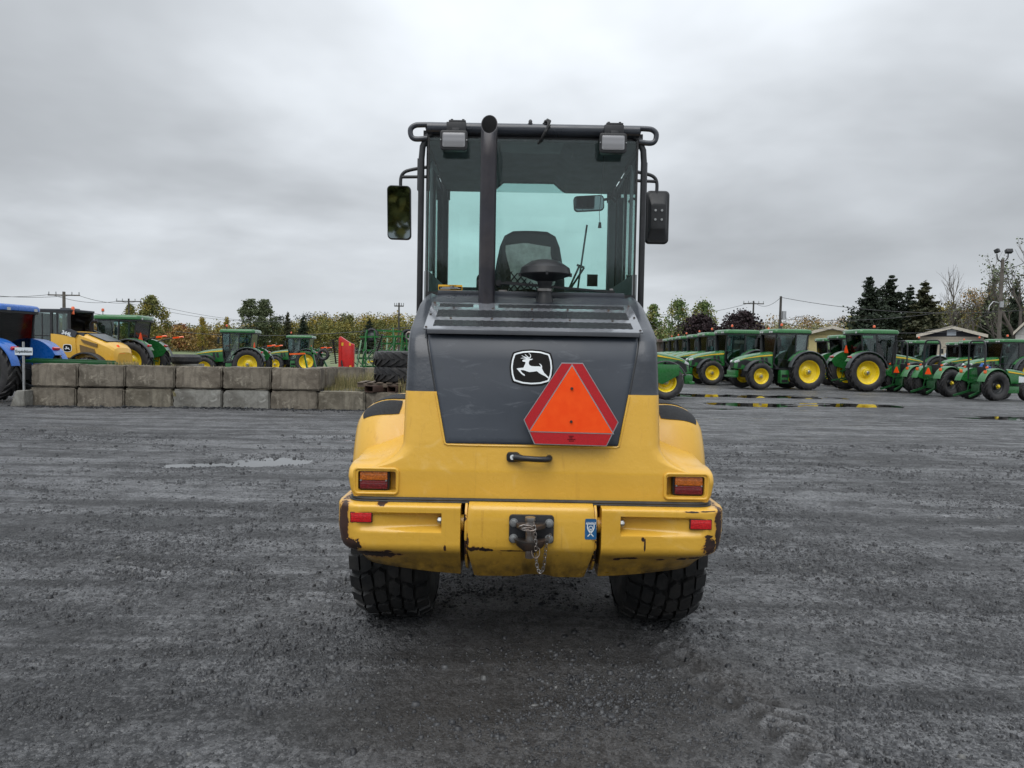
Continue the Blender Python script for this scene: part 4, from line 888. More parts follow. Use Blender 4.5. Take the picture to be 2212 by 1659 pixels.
# fenders with grip pads
def fpath(t_):
    P = [(3.76, .92), (3.775, 1.0), (3.80, 1.07), (3.84, 1.15), (3.89, 1.225), (3.95, 1.275), (4.03, 1.303), (4.14, 1.316), (4.45, 1.318), (4.75, 1.30), (4.90, 1.20), (4.95, 1.0)]
    i = min(int(t_), len(P)-2); f = t_-i
    def cr(a, b, c, d): return .5*((2*b)+(-a+c)*f+(2*a-5*b+4*c-d)*f*f+(-a+3*b-3*c+d)*f**3)
    g = lambda k: P[max(0, min(k, len(P)-1))]
    return Vector((cr(g(i-1)[0], g(i)[0], g(i+1)[0], g(i+2)[0]), cr(g(i-1)[1], g(i)[1], g(i+1)[1], g(i+2)[1])))
def fsurf(t_, s_, off=0, sg=1):     # s_ 0 inner .. 1 rolled outer edge .. 1.2 skirt
    p0 = fpath(t_); p1 = fpath(min(t_+.05, 10.99)); d = (p1-p0)
    if d.length < 1e-6: d = p0-fpath(t_-.05)
    d.normalize(); n_ = Vector((-d.y, d.x))
    if s_ <= .55: x = .60+(s_/.55)*.20; dn = 0; nx_ = 0
    else:
        a = min(1, (s_-.55)/.45)*pi/2; x = .80+.200*sin(a); dn = -.16*(1-cos(a)); nx_ = sin(a)
        if s_ > 1: dn -= (s_-1)*.25
    q = p0+n_*(dn+off*(1-nx_)); return dd(sg*(x+off*nx_), q.x, q.y)
for sg in (-1, 1):
    mb = MB(); mb.grid(lambda t_, s_: fsurf(t_, s_, 0, sg), np.linspace(0, 10.9, 60), [0, .2, .4, .5, .55, .6, .65, .7, .75, .8, .85, .9, .95, 1, 1.1, 1.2]); fd = mb.build('rear_fender', 'yellow', LD, solid=.006, angle=60)
    for (t0, t1, s0, s1, sk) in ((4.15, 6.05, .36, .80, .0), (6.45, 7.8, .30, .74, .0)):
        mb = MB(); n = 12
        def pad(u, v):
            # square to rounded square
            a, b = u*2-1, v*2-1; m_ = max(abs(a), abs(b)); L_ = sqrt(a*a+b*b) or 1; k_ = m_/L_; mixk = m_**4*.30
            a2, b2 = a*(1-mixk)+a*k_*mixk, b*(1-mixk)+b*k_*mixk
            tt = (t0+t1)/2+b2*(t1-t0)/2; s_ = (s0+s1)/2+a2*(s1-s0)/2+(.16*(tt-t0)/(t1-t0)-.08)*(a2 < 0)*abs(a2)*(1 if t0 < 4 else 0)
            return fsurf(tt, s_, .004, sg)
        mb.grid(pad, np.linspace(0, 1, n), np.linspace(0, 1, n)); mb.build('grip_pad', 'grip', fd)
# wheels
def loader_wheel_mesh():
    R_, W_ = .545, .40
    def br(u): return R_-.024-.045*max(0, abs(u)/(W_/2)-.62)**1.5*3     # carcass radius
    prof = []
    for u in np.linspace(-W_/2, W_/2, 17): prof.append((br(u), u))
    side = [(R_-.10, W_/2+.012), (R_-.17, W_/2+.018), (R_-.24, W_/2+.004), (.272, W_/2-.02), (.262, W_/2-.045)]
    prof = [(r, -u) for r, u in side[::-1]]+prof+side
    mb = MB(); mb.lathe(prof, (0, 0, 0), 'X', 64)
    NP = 26; pa = 2*pi/NP
    def block(poly, h=.027):
        us = [q[0] for q in poly]; n = len(poly)
        def P(u, th, hh): r = br(u)+hh; return Vector((u, r*cos(th), r*sin(th)))
        lo = [P(u, th, -.01) for u, th in poly]; cu = sum(us)/n; ct = sum(q[1] for q in poly)/n
        hi = [P(cu+(u-cu)*.92, ct+(th-ct)*.92, h) for u, th in poly]
        mb.add(lo+hi, [tuple(range(n, 2*n))]+[(i, (i+1) % n, n+(i+1) % n, n+i) for i in range(n)])
    for k in range(NP):
        t0 = k*pa
        for sg in (-1, 1):
            o = t0+(pa*.5 if sg > 0 else 0)
            block([(sg*.145, o+.02), (sg*.212, o+.0), (sg*.212, o+pa*.72), (sg*.150, o+pa*.78)], .022)          # shoulder
            block([(sg*.075, o+pa*.30), (sg*.105, o+pa*.12), (sg*.138, o+pa*.05), (sg*.142, o+pa*.80), (sg*.100, o+pa*1.05), (sg*.082, o+pa*.95)])   # mid
            block([(sg*.006, o+pa*.55), (sg*.040, o+pa*.28), (sg*.068, o+pa*.42), (sg*.072, o+pa*1.02), (sg*.040, o+pa*1.25), (sg*.008, o+pa*1.12)])
    return mb
lw_mb = loader_wheel_mesh()
def rim_mb(r, w):
    mb = MB(); mb.lathe([(r, -w/2), (r-.02, -w/2+.01), (r-.03, -w/4), (r-.03, w/4), (r-.02, w/2-.01), (r, w/2)], (0, 0, 0), 'X', 40)
    mb.lathe([(r-.03, .05), (r*.6, .02), (r*.55, .06), (r*.3, .07), (0, .07)], (0, 0, 0), 'X', 40); return mb
first = None
for (x, d) in ((-.765, 4.22), (.765, 4.22), (-.765, 6.35), (.765, 6.35)):
    if first is None:
        first = rim_mb(.27, .34).build('wheel', 'yellow', LD); ty = lw_mb.build('tyre', 'rubber', first, angle=40); w = first
    else: w = copy_part(first)
    w.location = dd(x, d, .545); w.rotation_euler = (random.random(), 0, pi if x < 0 else 0)
# undercarriage, front frame, boom and bucket
mb = MB(); mb.box(dd(0, 4.35, .72), (.80, 1.5, .36)); mb.box(dd(0, 4.75, 1.15), (1.28, .9, .55)); mb.box(dd(0, 4.2, 1.25), (1.20, .55, .7)); mb.build('rear_chassis', 'blackmetal', LD, bevel=.02)
mb = MB(); mb.cyl(dd(-.62, 4.27, .545), dd(.62, 4.27, .545), .11, n=16); mb.lathe([(0, -.2), (.16, -.16), (.19, 0), (.16, .16), (0, .2)], dd(0, 4.27, .545), 'X', 20); mb.build('rear_axle', 'blackmetal', LD)
mb = MB(); mb.box(dd(0, 6.0, .80), (.60, 1.5, .50)); mb.cyl(dd(-.62, 6.3, .545), dd(.62, 6.3, .545), .11, n=16); mb.build('front_frame', 'yellow', LD, bevel=.02)
mb = MB()
for sg in (-1, 1): mb.prism([(5.75, 1.25), (6.1, 1.38), (7.2, .75), (7.65, .40), (7.6, .25), (7.35, .30), (6.7, .72), (5.9, 1.05)], lambda d, z: dd(sg*.22, d, z), lambda d, z: dd(sg*.29, d, z))
mb.build('lift_arm', 'yellow', LD, bevel=.01)
mb = MB(); pr = [(7.65, .75), (7.62, .35), (7.68, .12), (7.85, .03), (8.45, .015)]
mb.ring([[dd(-.98, d, z) for d, z in pr], [dd(.98, d, z) for d, z in pr]], closed=False, cap=False)
for sg in (-1, 1): mb.add([dd(sg*.98, d, z) for d, z in pr+[(8.3, .3), (7.9, .72)]], [tuple(range(7))])
mb.build('bucket', 'cast', LD, solid=.02)
for sg in (-1, 1):
    mb = MB(); mb.lathe([(.60, -.2), (.66, -.2), (.66, .2), (.60, .2)], dd(sg*.78, 6.3, .55), 'X', 24, radians(20), radians(160)); mb.build('front_fender', 'yellow', LD, solid=.01)
# ---------------------------------------------------------------- tractors
def ag_tyre(R_, W_, nl=20, lug=.045, rr=.56):
    mb = MB(); rim = R_*rr
    def br(u): return R_-lug-.10*W_*max(0, abs(u)/(W_/2)-.55)**1.6*2.2
    prof = [(br(u), u) for u in np.linspace(-W_/2, W_/2, 9)]; side = [(R_*.86, W_/2+.015), (R_*.74, W_/2+.02), (rim+.03, W_/2-.02), (rim, W_/2-.05)]
    prof = [(r, -u) for r, u in side[::-1]]+prof+side; mb.lathe(prof, (0, 0, 0), 'Y', 36)
    pa = 2*pi/nl
    for k in range(nl):
        for sg in (-1, 1):
            o = k*pa+(pa/2 if sg > 0 else 0); pts = [(0.01, 0), (.22*W_, .22*pa*1.6), (.42*W_, .62*pa*1.5), (.50*W_, .80*pa*1.5)]
            lo = []; hi = []
            for (u, dt) in pts:
                for e in (-1, 1):
                    th = o+dt+e*.028/R_*1.15; r0 = br(u)-.01; r1 = br(u)+lug if u < .45*W_ else br(u)+lug*.35
                    uu = sg*min(u, W_/2); lo.append(Vector((r0*cos(th), uu, r0*sin(th)))); hi.append(Vector((r1*cos(th), uu, r1*sin(th))))
            vs = lo+hi; n = len(lo); fs = [(n+2*i, n+2*i+1, n+2*i+3, n+2*i+2) for i in range(len(pts)-1)]
            fs += [(2*i, 2*i+2, n+2*i+2, n+2*i) for i in range(len(pts)-1)]+[(2*i+1, 2*i+3, n+2*i+3, n+2*i+1) for i in range(len(pts)-1)]+[(0, 1, n+1, n), (n-2, n-1, 2*n-1, 2*n-2)]
            mb.add(vs, fs)
    return mb
def ag_rim(r, w, dish=.10):
    mb = MB(); mb.lathe([(r+.012, -w/2), (r-.012, -w/2+.012), (r-.02, -w*.30), (r-.05, -w*.2), (r-.05, w*.2), (r-.02, w*.30), (r-.012, w/2-.012), (r+.012, w/2)], (0, 0, 0), 'Y', 36)
    mb.lathe([(r-.05, dish*.35), (r*.80, dish*.05), (r*.55, -.02), (r*.36, .03), (r*.34, dish), (r*.20, dish+.015), (r*.18, dish+.06), (0, dish+.07)], (0, 0, 0), 'Y', 36); return mb
def wheel(par, x, y, R_, W_, rimmat='rimyellow', proto=None, rr=.56, nl=20):
    out = 1 if y > 0 else -1
    if proto is not None: w = copy_part(proto, parent=par)
    else:
        w = ag_rim(R_*rr, W_*.9).build('wheel', rimmat, par, angle=30); ag_tyre(R_, W_, nl, .05*R_/.9, rr).build('tyre', 'tyre', w, angle=35)
        mb = MB(); [mb.cyl((.13*R_*cos(a), .13, .13*R_*sin(a)), (.13*R_*cos(a), .16, .13*R_*sin(a)), .018, n=6) for a in [2*pi*i/8 for i in range(8)]]
        mb.lathe([(.085*R_, .12), (.085*R_, .2), (.06*R_, .22), (0, .22)], (0, 0, 0), 'Y', 12)
        tag(mb.build('wheel_nuts', 'bolt' if rimmat == 'rimyellow' else 'rimyellow', w), kind='stuff')
    w.location = (x, y, R_); w.rotation_euler = (0, random.uniform(0, 6), 0) if out > 0 else (0, random.uniform(0, 6), 0)
    if out < 0: w.rotation_euler = (0, 0, pi)
    return w
def arc_fender(mb, cx_, cz_, r, a0, a1, y0, y1, n=16, lip=.06):
    rows = []
    for i in range(n+1):
        a = a0+(a1-a0)*i/n; rows.append([Vector((cx_+q*cos(a), yy, cz_+q*sin(a))) for yy, q in ((y0, r), (y1-.04*(1 if y1 > y0 else -1), r+.005), (y1, r-.02), (y1, r-lip))])
    k = 4; mb.add([v for r_ in rows for v in r_], [(i*k+j, i*k+j+1, (i+1)*k+j+1, (i+1)*k+j) for i in range(n) for j in range(k-1)])
def cab_tractor(label, body='green', roofc='green', fend='green', fendext='fendergrey', rimc='rimyellow', name='cab_tractor'):
    T = thing(name, label, 'tractor')
    mb = MB(); mb.box((.1, 0, .78), (2.9, .46, .36)); mb.box((-1.2, 0, .88), (.7, .6, .5)); mb.cyl((-1.2, -.85, .88), (-1.2, .85, .88), .13, n=12); mb.box((1.2, 0, .62), (.3, 1.45, .16)); mb.build('chassis', 'trimgrey', T, bevel=.02)
    # hood
    st = [(.30, .43, 1.02, 1.80), (.9, .42, .98, 1.73), (1.5, .40, .95, 1.62), (1.85, .37, .95, 1.52), (2.03, .32, .96, 1.42), (2.12, .24, .98, 1.30), (2.16, .18, 1.0, 1.15)]
    mb = MB(); rings = []
    for x, w, zb, zt in st:
        h = zt-zb; half = [(w, zb), (w*1.03, zb+h*.5), (w*.98, zt-.14*h/.7), (w*.86, zt-.05*h/.7), (w*.55, zt-.008), (0, zt)]
        rings.append([Vector((x, y, z)) for y, z in half+[(-y, z) for y, z in half[-2::-1]]])
    mb.ring(rings, closed=True); hd_ = mb.build('hood', body, T, angle=24)
    for sg in (-1, 1):
        mb = MB(); mb.prism([(.35, 1.60), (1.0, 1.545), (1.75, 1.435), (1.95, 1.38), (1.75, 1.455), (1.0, 1.60), (.35, 1.665)], lambda a, b: Vector((a, sg*(.40+.05*(1-max(0, a-.3)/1.9)), b)), lambda a, b: Vector((a, sg*(.412+.05*(1-max(0, a-.3)/1.9)), b))) if body != 'blue' else mb.box((1, sg*.445, 1.5), (.8, .01, .05)); mb.build('hood_stripe', 'stripe' if body != 'blue' else 'decalwhite', hd_)
        mb = MB(); mb.prism([(1.15, 1.0), (2.06, 1.0), (2.02, 1.28), (1.72, 1.40), (1.15, 1.30)], lambda a, b: Vector((a, sg*(.38-.10*max(0, a-1.7)), b)), lambda a, b: Vector((a, sg*(.435-.20*max(0, a-1.6)), b))); mb.build('side_grille', 'trimgrey', hd_)
        mb = MB(); 
        for q in range(2): mb.prism([(.55+q*.2, 1.25), (.67+q*.2, 1.25), (.72+q*.2, 1.50), (.60+q*.2, 1.52)], lambda a, b: Vector((a, sg*.42, b)), lambda a, b: Vector((a, sg*.452, b)))
        tag(mb.build('side_vents', 'trimgrey', hd_), kind='stuff')
        mb = MB(); mb.prism([(1.93, 1.30), (2.13, 1.24), (2.11, 1.33), (1.98, 1.40)], lambda a, b: Vector((a, sg*.12, b)), lambda a, b: Vector((a+.005, sg*(.365-.45*max(0, a-1.95)), b))); mb.build('headlight', 'headlamp', hd_, bevel=.01)
    mb = MB(); mb.prism([(-.15, 1.03), (.15, 1.03), (.19, 1.26), (-.19, 1.26)], lambda a, b: Vector((2.12, a, b)), lambda a, b: Vector((2.185, a, b))); mb.build('front_grille', 'trimgrey', hd_)
    mb = MB(); mb.box((2.12, 0, .72), (.30, .62, .34)); mb.box((2.22, 0, .60), (.2, .9, .10)); mb.build('front_carrier', body if body == 'green' else 'trimgrey', T, bevel=.02)
    mb = MB(); mb.box((.30, 0, 1.30), (.12, .80, .75)); mb.build('firewall', 'trimgrey', T)
    # cab
    lo = [(-1.12, .62), (-.95, .74), (.22, .60)]; 
    mb = MB()
    P = {}
    for sg in (-1, 1):
        pA = (Vector((.30, sg*.46, 1.25)), Vector((.30, sg*.66, 2.66))); pB = (Vector((-.62, sg*.76, 1.10)), Vector((-.66, sg*.74, 2.66))); pC = (Vector((-1.20, sg*.66, 1.35)), Vector((-1.34, sg*.64, 2.66)))
        P[sg] = (pA, pB, pC)
        for a, b in (pA, pB, pC): mb.beam(a, b, .045, .055)
        mb.beam((.30, sg*.46, 1.25), (.10, sg*.62, .98), .05, .06); mb.beam((.10, sg*.62, .98), (-.62, sg*.74, .98), .05, .05); mb.beam(pB[0], pC[0], .05, .05)
        for (a, b) in ((pA[1], pB[1]), (pB[1], pC[1])): mb.beam(a, b, .06, .08)
    mb.beam(P[1][0][1], P[-1][0][1], .06, .08); mb.beam(P[1][2][1], P[-1][2][1], .06, .08); mb.beam(P[1][2][0], P[-1][2][0], .06, .08)
    mb.box((-.5, 0, 1.02), (1.5, 1.2, .10)); mb.build('cab_frame', 'trimgrey', T)
    def quad(nm, a, b, c, d, off=(0, 0, 0)):
        m_ = MB(); m_.add([a, b, c, d], [(0, 1, 2, 3)]); o = m_.build(nm, 'tglass', T, smooth=False, solid=.006); return o
    for sg in (-1, 1):
        A_, B2, C_ = P[sg]; quad('door_glass', Vector((.12, sg*.60, 1.02)), B2[0], B2[1], A_[1]); quad('rear_side_glass', B2[0], C_[0], C_[1], B2[1])
    quad('windscreen', P[1][0][0], P[-1][0][0], P[-1][0][1], P[1][0][1]); quad('rear_window', P[1][2][0], P[-1][2][0], P[-1][2][1], P[1][2][1])
    mb = MB(); rr_ = []
    for k, z in ((.93, 2.66), (1, 2.70), (1, 2.80), (.95, 2.86), (.80, 2.885)):
        rr_.append([Vector((-.53+a*k, b*k, z)) for a, b in rrect(0, 0, 1.98, 1.56, .18, 4)])
    mb.ring(rr_); rf2 = mb.build('cab_roof', roofc, T, angle=50)
    mb = MB(); mb.ring([[Vector((-.53+a, b, z)) for a, b in rrect(0, 0, 1.93, 1.50, .16, 4)] for z in (2.62, 2.70)]); mb.build('roof_liner', 'trimgrey', rf2)
    for (x, y) in ((.46, .52), (.46, .34), (.46, -.52), (.46, -.34), (-1.515, .5), (-1.515, -.5)):
        mb = MB(); mb.prism(rrect(y, 2.735, .13, .085, .02, 3), lambda a, b: Vector((x-.02*np.sign(x), a, b)), lambda a, b: Vector((x+.012*np.sign(x), a, b))); mb.build('roof_light', 'headlamp', rf2)
    # interior
    mb = MB(); mb.box((-.62, 0, 1.38), (.5, .5, .14)); mb.box((-.88, 0, 1.75), (.14, .46, .75), Matrix.Rotation(-.12, 3, 'Y')); mb.box((-.62, 0, 1.2), (.3, .3, .3)); mb.build('seat', 'seat', T, bevel=.03)
    mb = MB(); mb.tube([Vector((-.02+.19*cos(a)*.5, .19*sin(a), 1.78+.19*cos(a)*.6)) for a in [2*pi*i/20 for i in range(20)]], .014, 6, closed=True); mb.beam((-.02, 0, 1.78), (.15, 0, 1.3), .08, .08); mb.box((.16, 0, 1.45), (.15, .5, .35)); mb.build('steering_wheel', 'trimgrey', T)
    # rear fenders, front fenders
    for sg in (-1, 1):
        mb = MB(); arc_fender(mb, -1.2, .88, 1.0, radians(30), radians(150), sg*.60, sg*.90, 18); mb.prism([(-1.2+1.0*cos(a), .88+1.0*sin(a)) for a in [radians(32+116*i/14) for i in range(15)]]+[(-1.9, 1.15), (-1.2, .95), (-.40, 1.15)], lambda a, b: Vector((a, sg*.60, b)), lambda a, b: Vector((a, sg*.63, b))); f_ = mb.build('rear_fender', fend, T, angle=50)
        mb = MB(); arc_fender(mb, -1.2, .88, .985, radians(12), radians(168), sg*.84, sg*1.10, 20, .05); mb.build('fender_extension', fendext, f_, angle=50)
        mb = MB(); mb.box((-1.95, sg*.78, 1.58), (.08, .26, .09), Matrix.Rotation(-.5, 3, 'Y')); mb.build('tail_light', 'reflector', f_, bevel=.015)
        mb = MB(); arc_fender(mb, 1.2, .64, .76, radians(18), radians(140), sg*.64, sg*1.0, 14, .05); mb.beam((1.2, sg*.6, .65), (1.2, sg*.68, 1.38), .06, .06); mb.build('front_fender', 'trimgrey', T, angle=50)
    w = wheel(T, -1.2, .86, .88, .46, rimc, rr=.60); wheel(T, -1.2, -.86, .88, .46, rimc, w)
    w = wheel(T, 1.2, .86, .64, .38, rimc, nl=18); wheel(T, 1.2, -.86, .64, .38, rimc, w)
    mb = MB(); mb.box((-.12, .66, .62), (.42, .26, .62)); st_ = mb.build('step_box', body if body == 'green' else 'trimgrey', T, bevel=.02)
    for z in (.42, .66):
        mb = MB(); mb.box((-.12, .795, z), (.30, .02, .13)); mb.build('step_opening', 'soot', st_)
    mb = MB(); mb.box((-.05, -.66, .70), (.9, .30, .45)); mb.build('fuel_tank', 'trimgrey', T, bevel=.05)
    mb = MB(); mb.cyl((.36, -.52, 1.2), (.36, -.62, 2.35), .06, n=12); mb.cyl((.36, -.62, 2.35), (.36, -.62, 2.75), .035, n=10); mb.build('exhaust_stack', 'trimgrey', T)
    for sg in (-1, 1):
        mb = MB(); mb.tube([(.32, sg*.64, 2.5), (.36, sg*.95, 2.5), (.36, sg*1.05, 2.45)], .016, 6); mb.prism(rrect(sg*1.08, 2.22, .18, .36, .04, 3), lambda a, b: Vector((.34, a, b)), lambda a, b: Vector((.40, a, b))); mb.build('side_mirror', 'trimgrey', T)
    mb = MB(); mb.cyl((.05, .66, 2.86), (.05, .66, 3.0), .014, n=8); mb.cyl((.05, .66, 3.0), (.05, .66, 3.02), .055, n=12); bs_ = mb.build('beacon_stalk', 'trimgrey', T)
    mb = MB(); mb.lathe([(.055, 3.02), (.058, 3.08), (.045, 3.13), (0, 3.145)], (.05, .66, 0), 'Z', 14); mb.build('beacon', 'beacon', bs_)
    mb = MB()
    for sg in (-1, 1): mb.beam((-1.5, sg*.22, .60), (-2.15, sg*.38, .45), .05, .07); mb.beam((-1.7, sg*.28, .55), (-1.6, sg*.3, 1.15), .03, .03)
    mb.beam((-1.5, 0, 1.0), (-1.95, 0, .9), .05, .05); tag(mb.build('rear_linkage', 'greendk' if body == 'green' else 'trimgrey', T), kind='stuff')
    return T
def smv_on(T, x=-1.42, y=.46, z=1.95):
    mb = MB(); mb.prism([(y-.20, z-.17), (y+.20, z-.17), (y+.03, z+.19), (y-.03, z+.19)], lambda a, b: Vector((x, a, b)), lambda a, b: Vector((x-.012, a, b))); mb.build('warning_triangle', 'orange', T, smooth=False)
def warn_arm(T, y):
    mb = MB(); mb.tube([(-1.5, y*.9, 1.72), (-1.9, y*1.1, 1.86), (-2.25, y*1.15, 1.95)], .03, 6); a = mb.build('lamp_arm', 'trimgrey', T)
    mb = MB(); mb.beam((-2.25, y*1.15, 1.95), (-2.52, y*1.2, 1.98), .06, .07); mb.build('arm_reflector', 'orange', a)
    mb = MB(); mb.cyl((-2.52, y*1.2, 1.98), (-2.70, y*1.22, 2.0), .045, n=10); mb.build('arm_lamp', 'beacon', a)
proto = cab_tractor('green cab tractor with yellow wheels facing left, largest and nearest of the diagonal row')
def front_px(px, Y, yaw=0, sc=1):       # put the near front wheel of a left-facing tractor at photo column px
    w = at(px, 800, Y); f = Vector((-cos(yaw), -sin(yaw))); l_ = Vector((f.y*-1, f.x)); c = Vector((w.x, w.y))-f*1.2*sc-l_*.86*sc; return c
def place_left(px, Y, yaw, label, group, sc=1, T=None):
    c = front_px(px, Y, yaw, sc); z = GZ(c.x, c.y); rz = pi+yaw
    if T is not None: T.location = (c.x, c.y, z); T.rotation_euler = (0, 0, rz); T.scale = (sc,)*3; return T
    return dup(proto, (c.x, c.y, z), rz, label, group, sc)
ROW = 'green cab tractors parked in a diagonal row'
proto['group'] = ROW
place_left(1641, 33.2, radians(9), None, ROW, 1.02, proto)
place_left(1536, 37.4, radians(7), 'second green cab tractor of the diagonal row, just left of the largest one', ROW, 1.05)
place_left(1497, 42.5, radians(6), 'green cab tractor, third in the diagonal row, under the left purple maple', ROW, 1.05)
place_left(1474, 47.5, radians(6), 'green cab tractor, fourth in the diagonal row counted from the largest', ROW, 1.05)
place_left(1449, 52.5, radians(5), 'green cab tractor, fifth in the diagonal row counted from the largest', ROW, 1.05)
place_left(1434, 57.0, radians(5), 'small-looking green cab tractor, sixth in the diagonal row', ROW, 1.05)
place_left(1422, 61.5, radians(5), 'farthest green cab tractor at the left end of the diagonal row', ROW, 1.05)
place_left(1618, 40.5, radians(6), 'green cab tractor showing only its roof and beacon behind the largest tractor', ROW, 1.05)
# nearest machine peeping out right of the loader, facing right
def place_right(px, Y, yaw, label, group, wheel_='rear', sc=1, src=None, left=False):
    w = at(px, 800, Y); f = Vector((cos(yaw), sin(yaw))); r_ = Vector((f.y, -f.x)); ax = -1.2 if wheel_ == 'rear' else 1.2
    c = Vector((w.x, w.y))-f*ax*sc-r_*.86*sc; return dup(src or proto, (c.x, c.y, GZ(c.x, c.y)), yaw, label, group, sc)
near = place_right(1438, 24.6, radians(-4), 'green tractor whose yellow front wheel peeps out at the right of the loader', 'green tractors facing right', 'front', .98)
mb = MB(); mb.prism([(1.15, .60), (1.75, .95), (1.75, 1.32), (.3, 1.32), (.3, 1.0)], lambda a, b: Vector((a-.1, -1.10, b-.05)), lambda a, b: Vector((a-.1, -1.06, b-.05))); mb.build('loader_bracket', 'green', near, bevel=.01)
R2 = 'green tractors facing right'
big = place_right(1870, 33.0, radians(4), 'green cab tractor facing right, full yellow rear wheel beside the leftmost roll bar tractor', R2, 'rear', 1.03)
smv_on(big)
place_right(1826, 38.5, radians(4), 'green cab tractor standing between the two largest ones, half hidden', R2, 'rear', 1.0)
place_right(1792, 45.5, radians(4), 'distant green cab tractor below the yellow gabled building', R2, 'rear', 1.0)
# back row at right
BR = 'green tractors in the back row at the right'
for px, Y, lab in ((1952, 47, 'green cab tractor in the back row behind the leftmost roll bar tractor'), (2052, 50, 'green cab tractor in the back row in front of the beige house door'),
                   (2082, 45, 'green cab tractor in the back row behind the blue seat cover'), (2140, 41, 'green cab tractor in the back row below the floodlight pole'), (2190, 52, 'green cab tractor in the back row cut off by the right picture edge')):
    place_left(px, Y, radians(6), lab, BR, 1.0)
# left yard
lt1 = dup(proto, (0, 0, 0), pi, 'green cab tractor with grey rear fenders right of the yellow wheel loader', 'green tractors behind the block wall', 1.02)
def put(T, px, Y, sc=None, rz=None):
    c = at(px, 760, Y); T.location = (c.x, c.y, GZ(c.x, c.y))
    if rz is not None: T.rotation_euler = (0, 0, rz)
    if sc: T.scale = (sc,)*3
smv_on(lt1); warn_arm(lt1, .7); warn_arm(lt1, -.7); put(lt1, 243, 30.5, 1.0, pi+.05)
lt2 = dup(lt1, (0, 0, 0), pi, 'green tractor with a long yellow striped hood left of the tall poplars', 'green tractors behind the block wall'); put(lt2, 500, 41.5, 1.03, pi+.08)
lt3 = dup(lt1, (0, 0, 0), pi, 'smaller green tractor standing left of the red flail mower', 'green tractors behind the block wall'); put(lt3, 636, 54, 1.0, pi+.02)
blue = cab_tractor('blue cab tractor with large black rear tyres behind the sign at the left edge', 'blue', 'blue', 'blue', 'blue', 'fendergrey', 'blue_tractor')
put(blue, -50, 19.3, .92, pi+radians(-6))
beh = dup(proto, (-5.2, -15, 0), radians(35), 'green cab tractor standing behind the camera, seen in the left mirror', 'green tractors facing right')
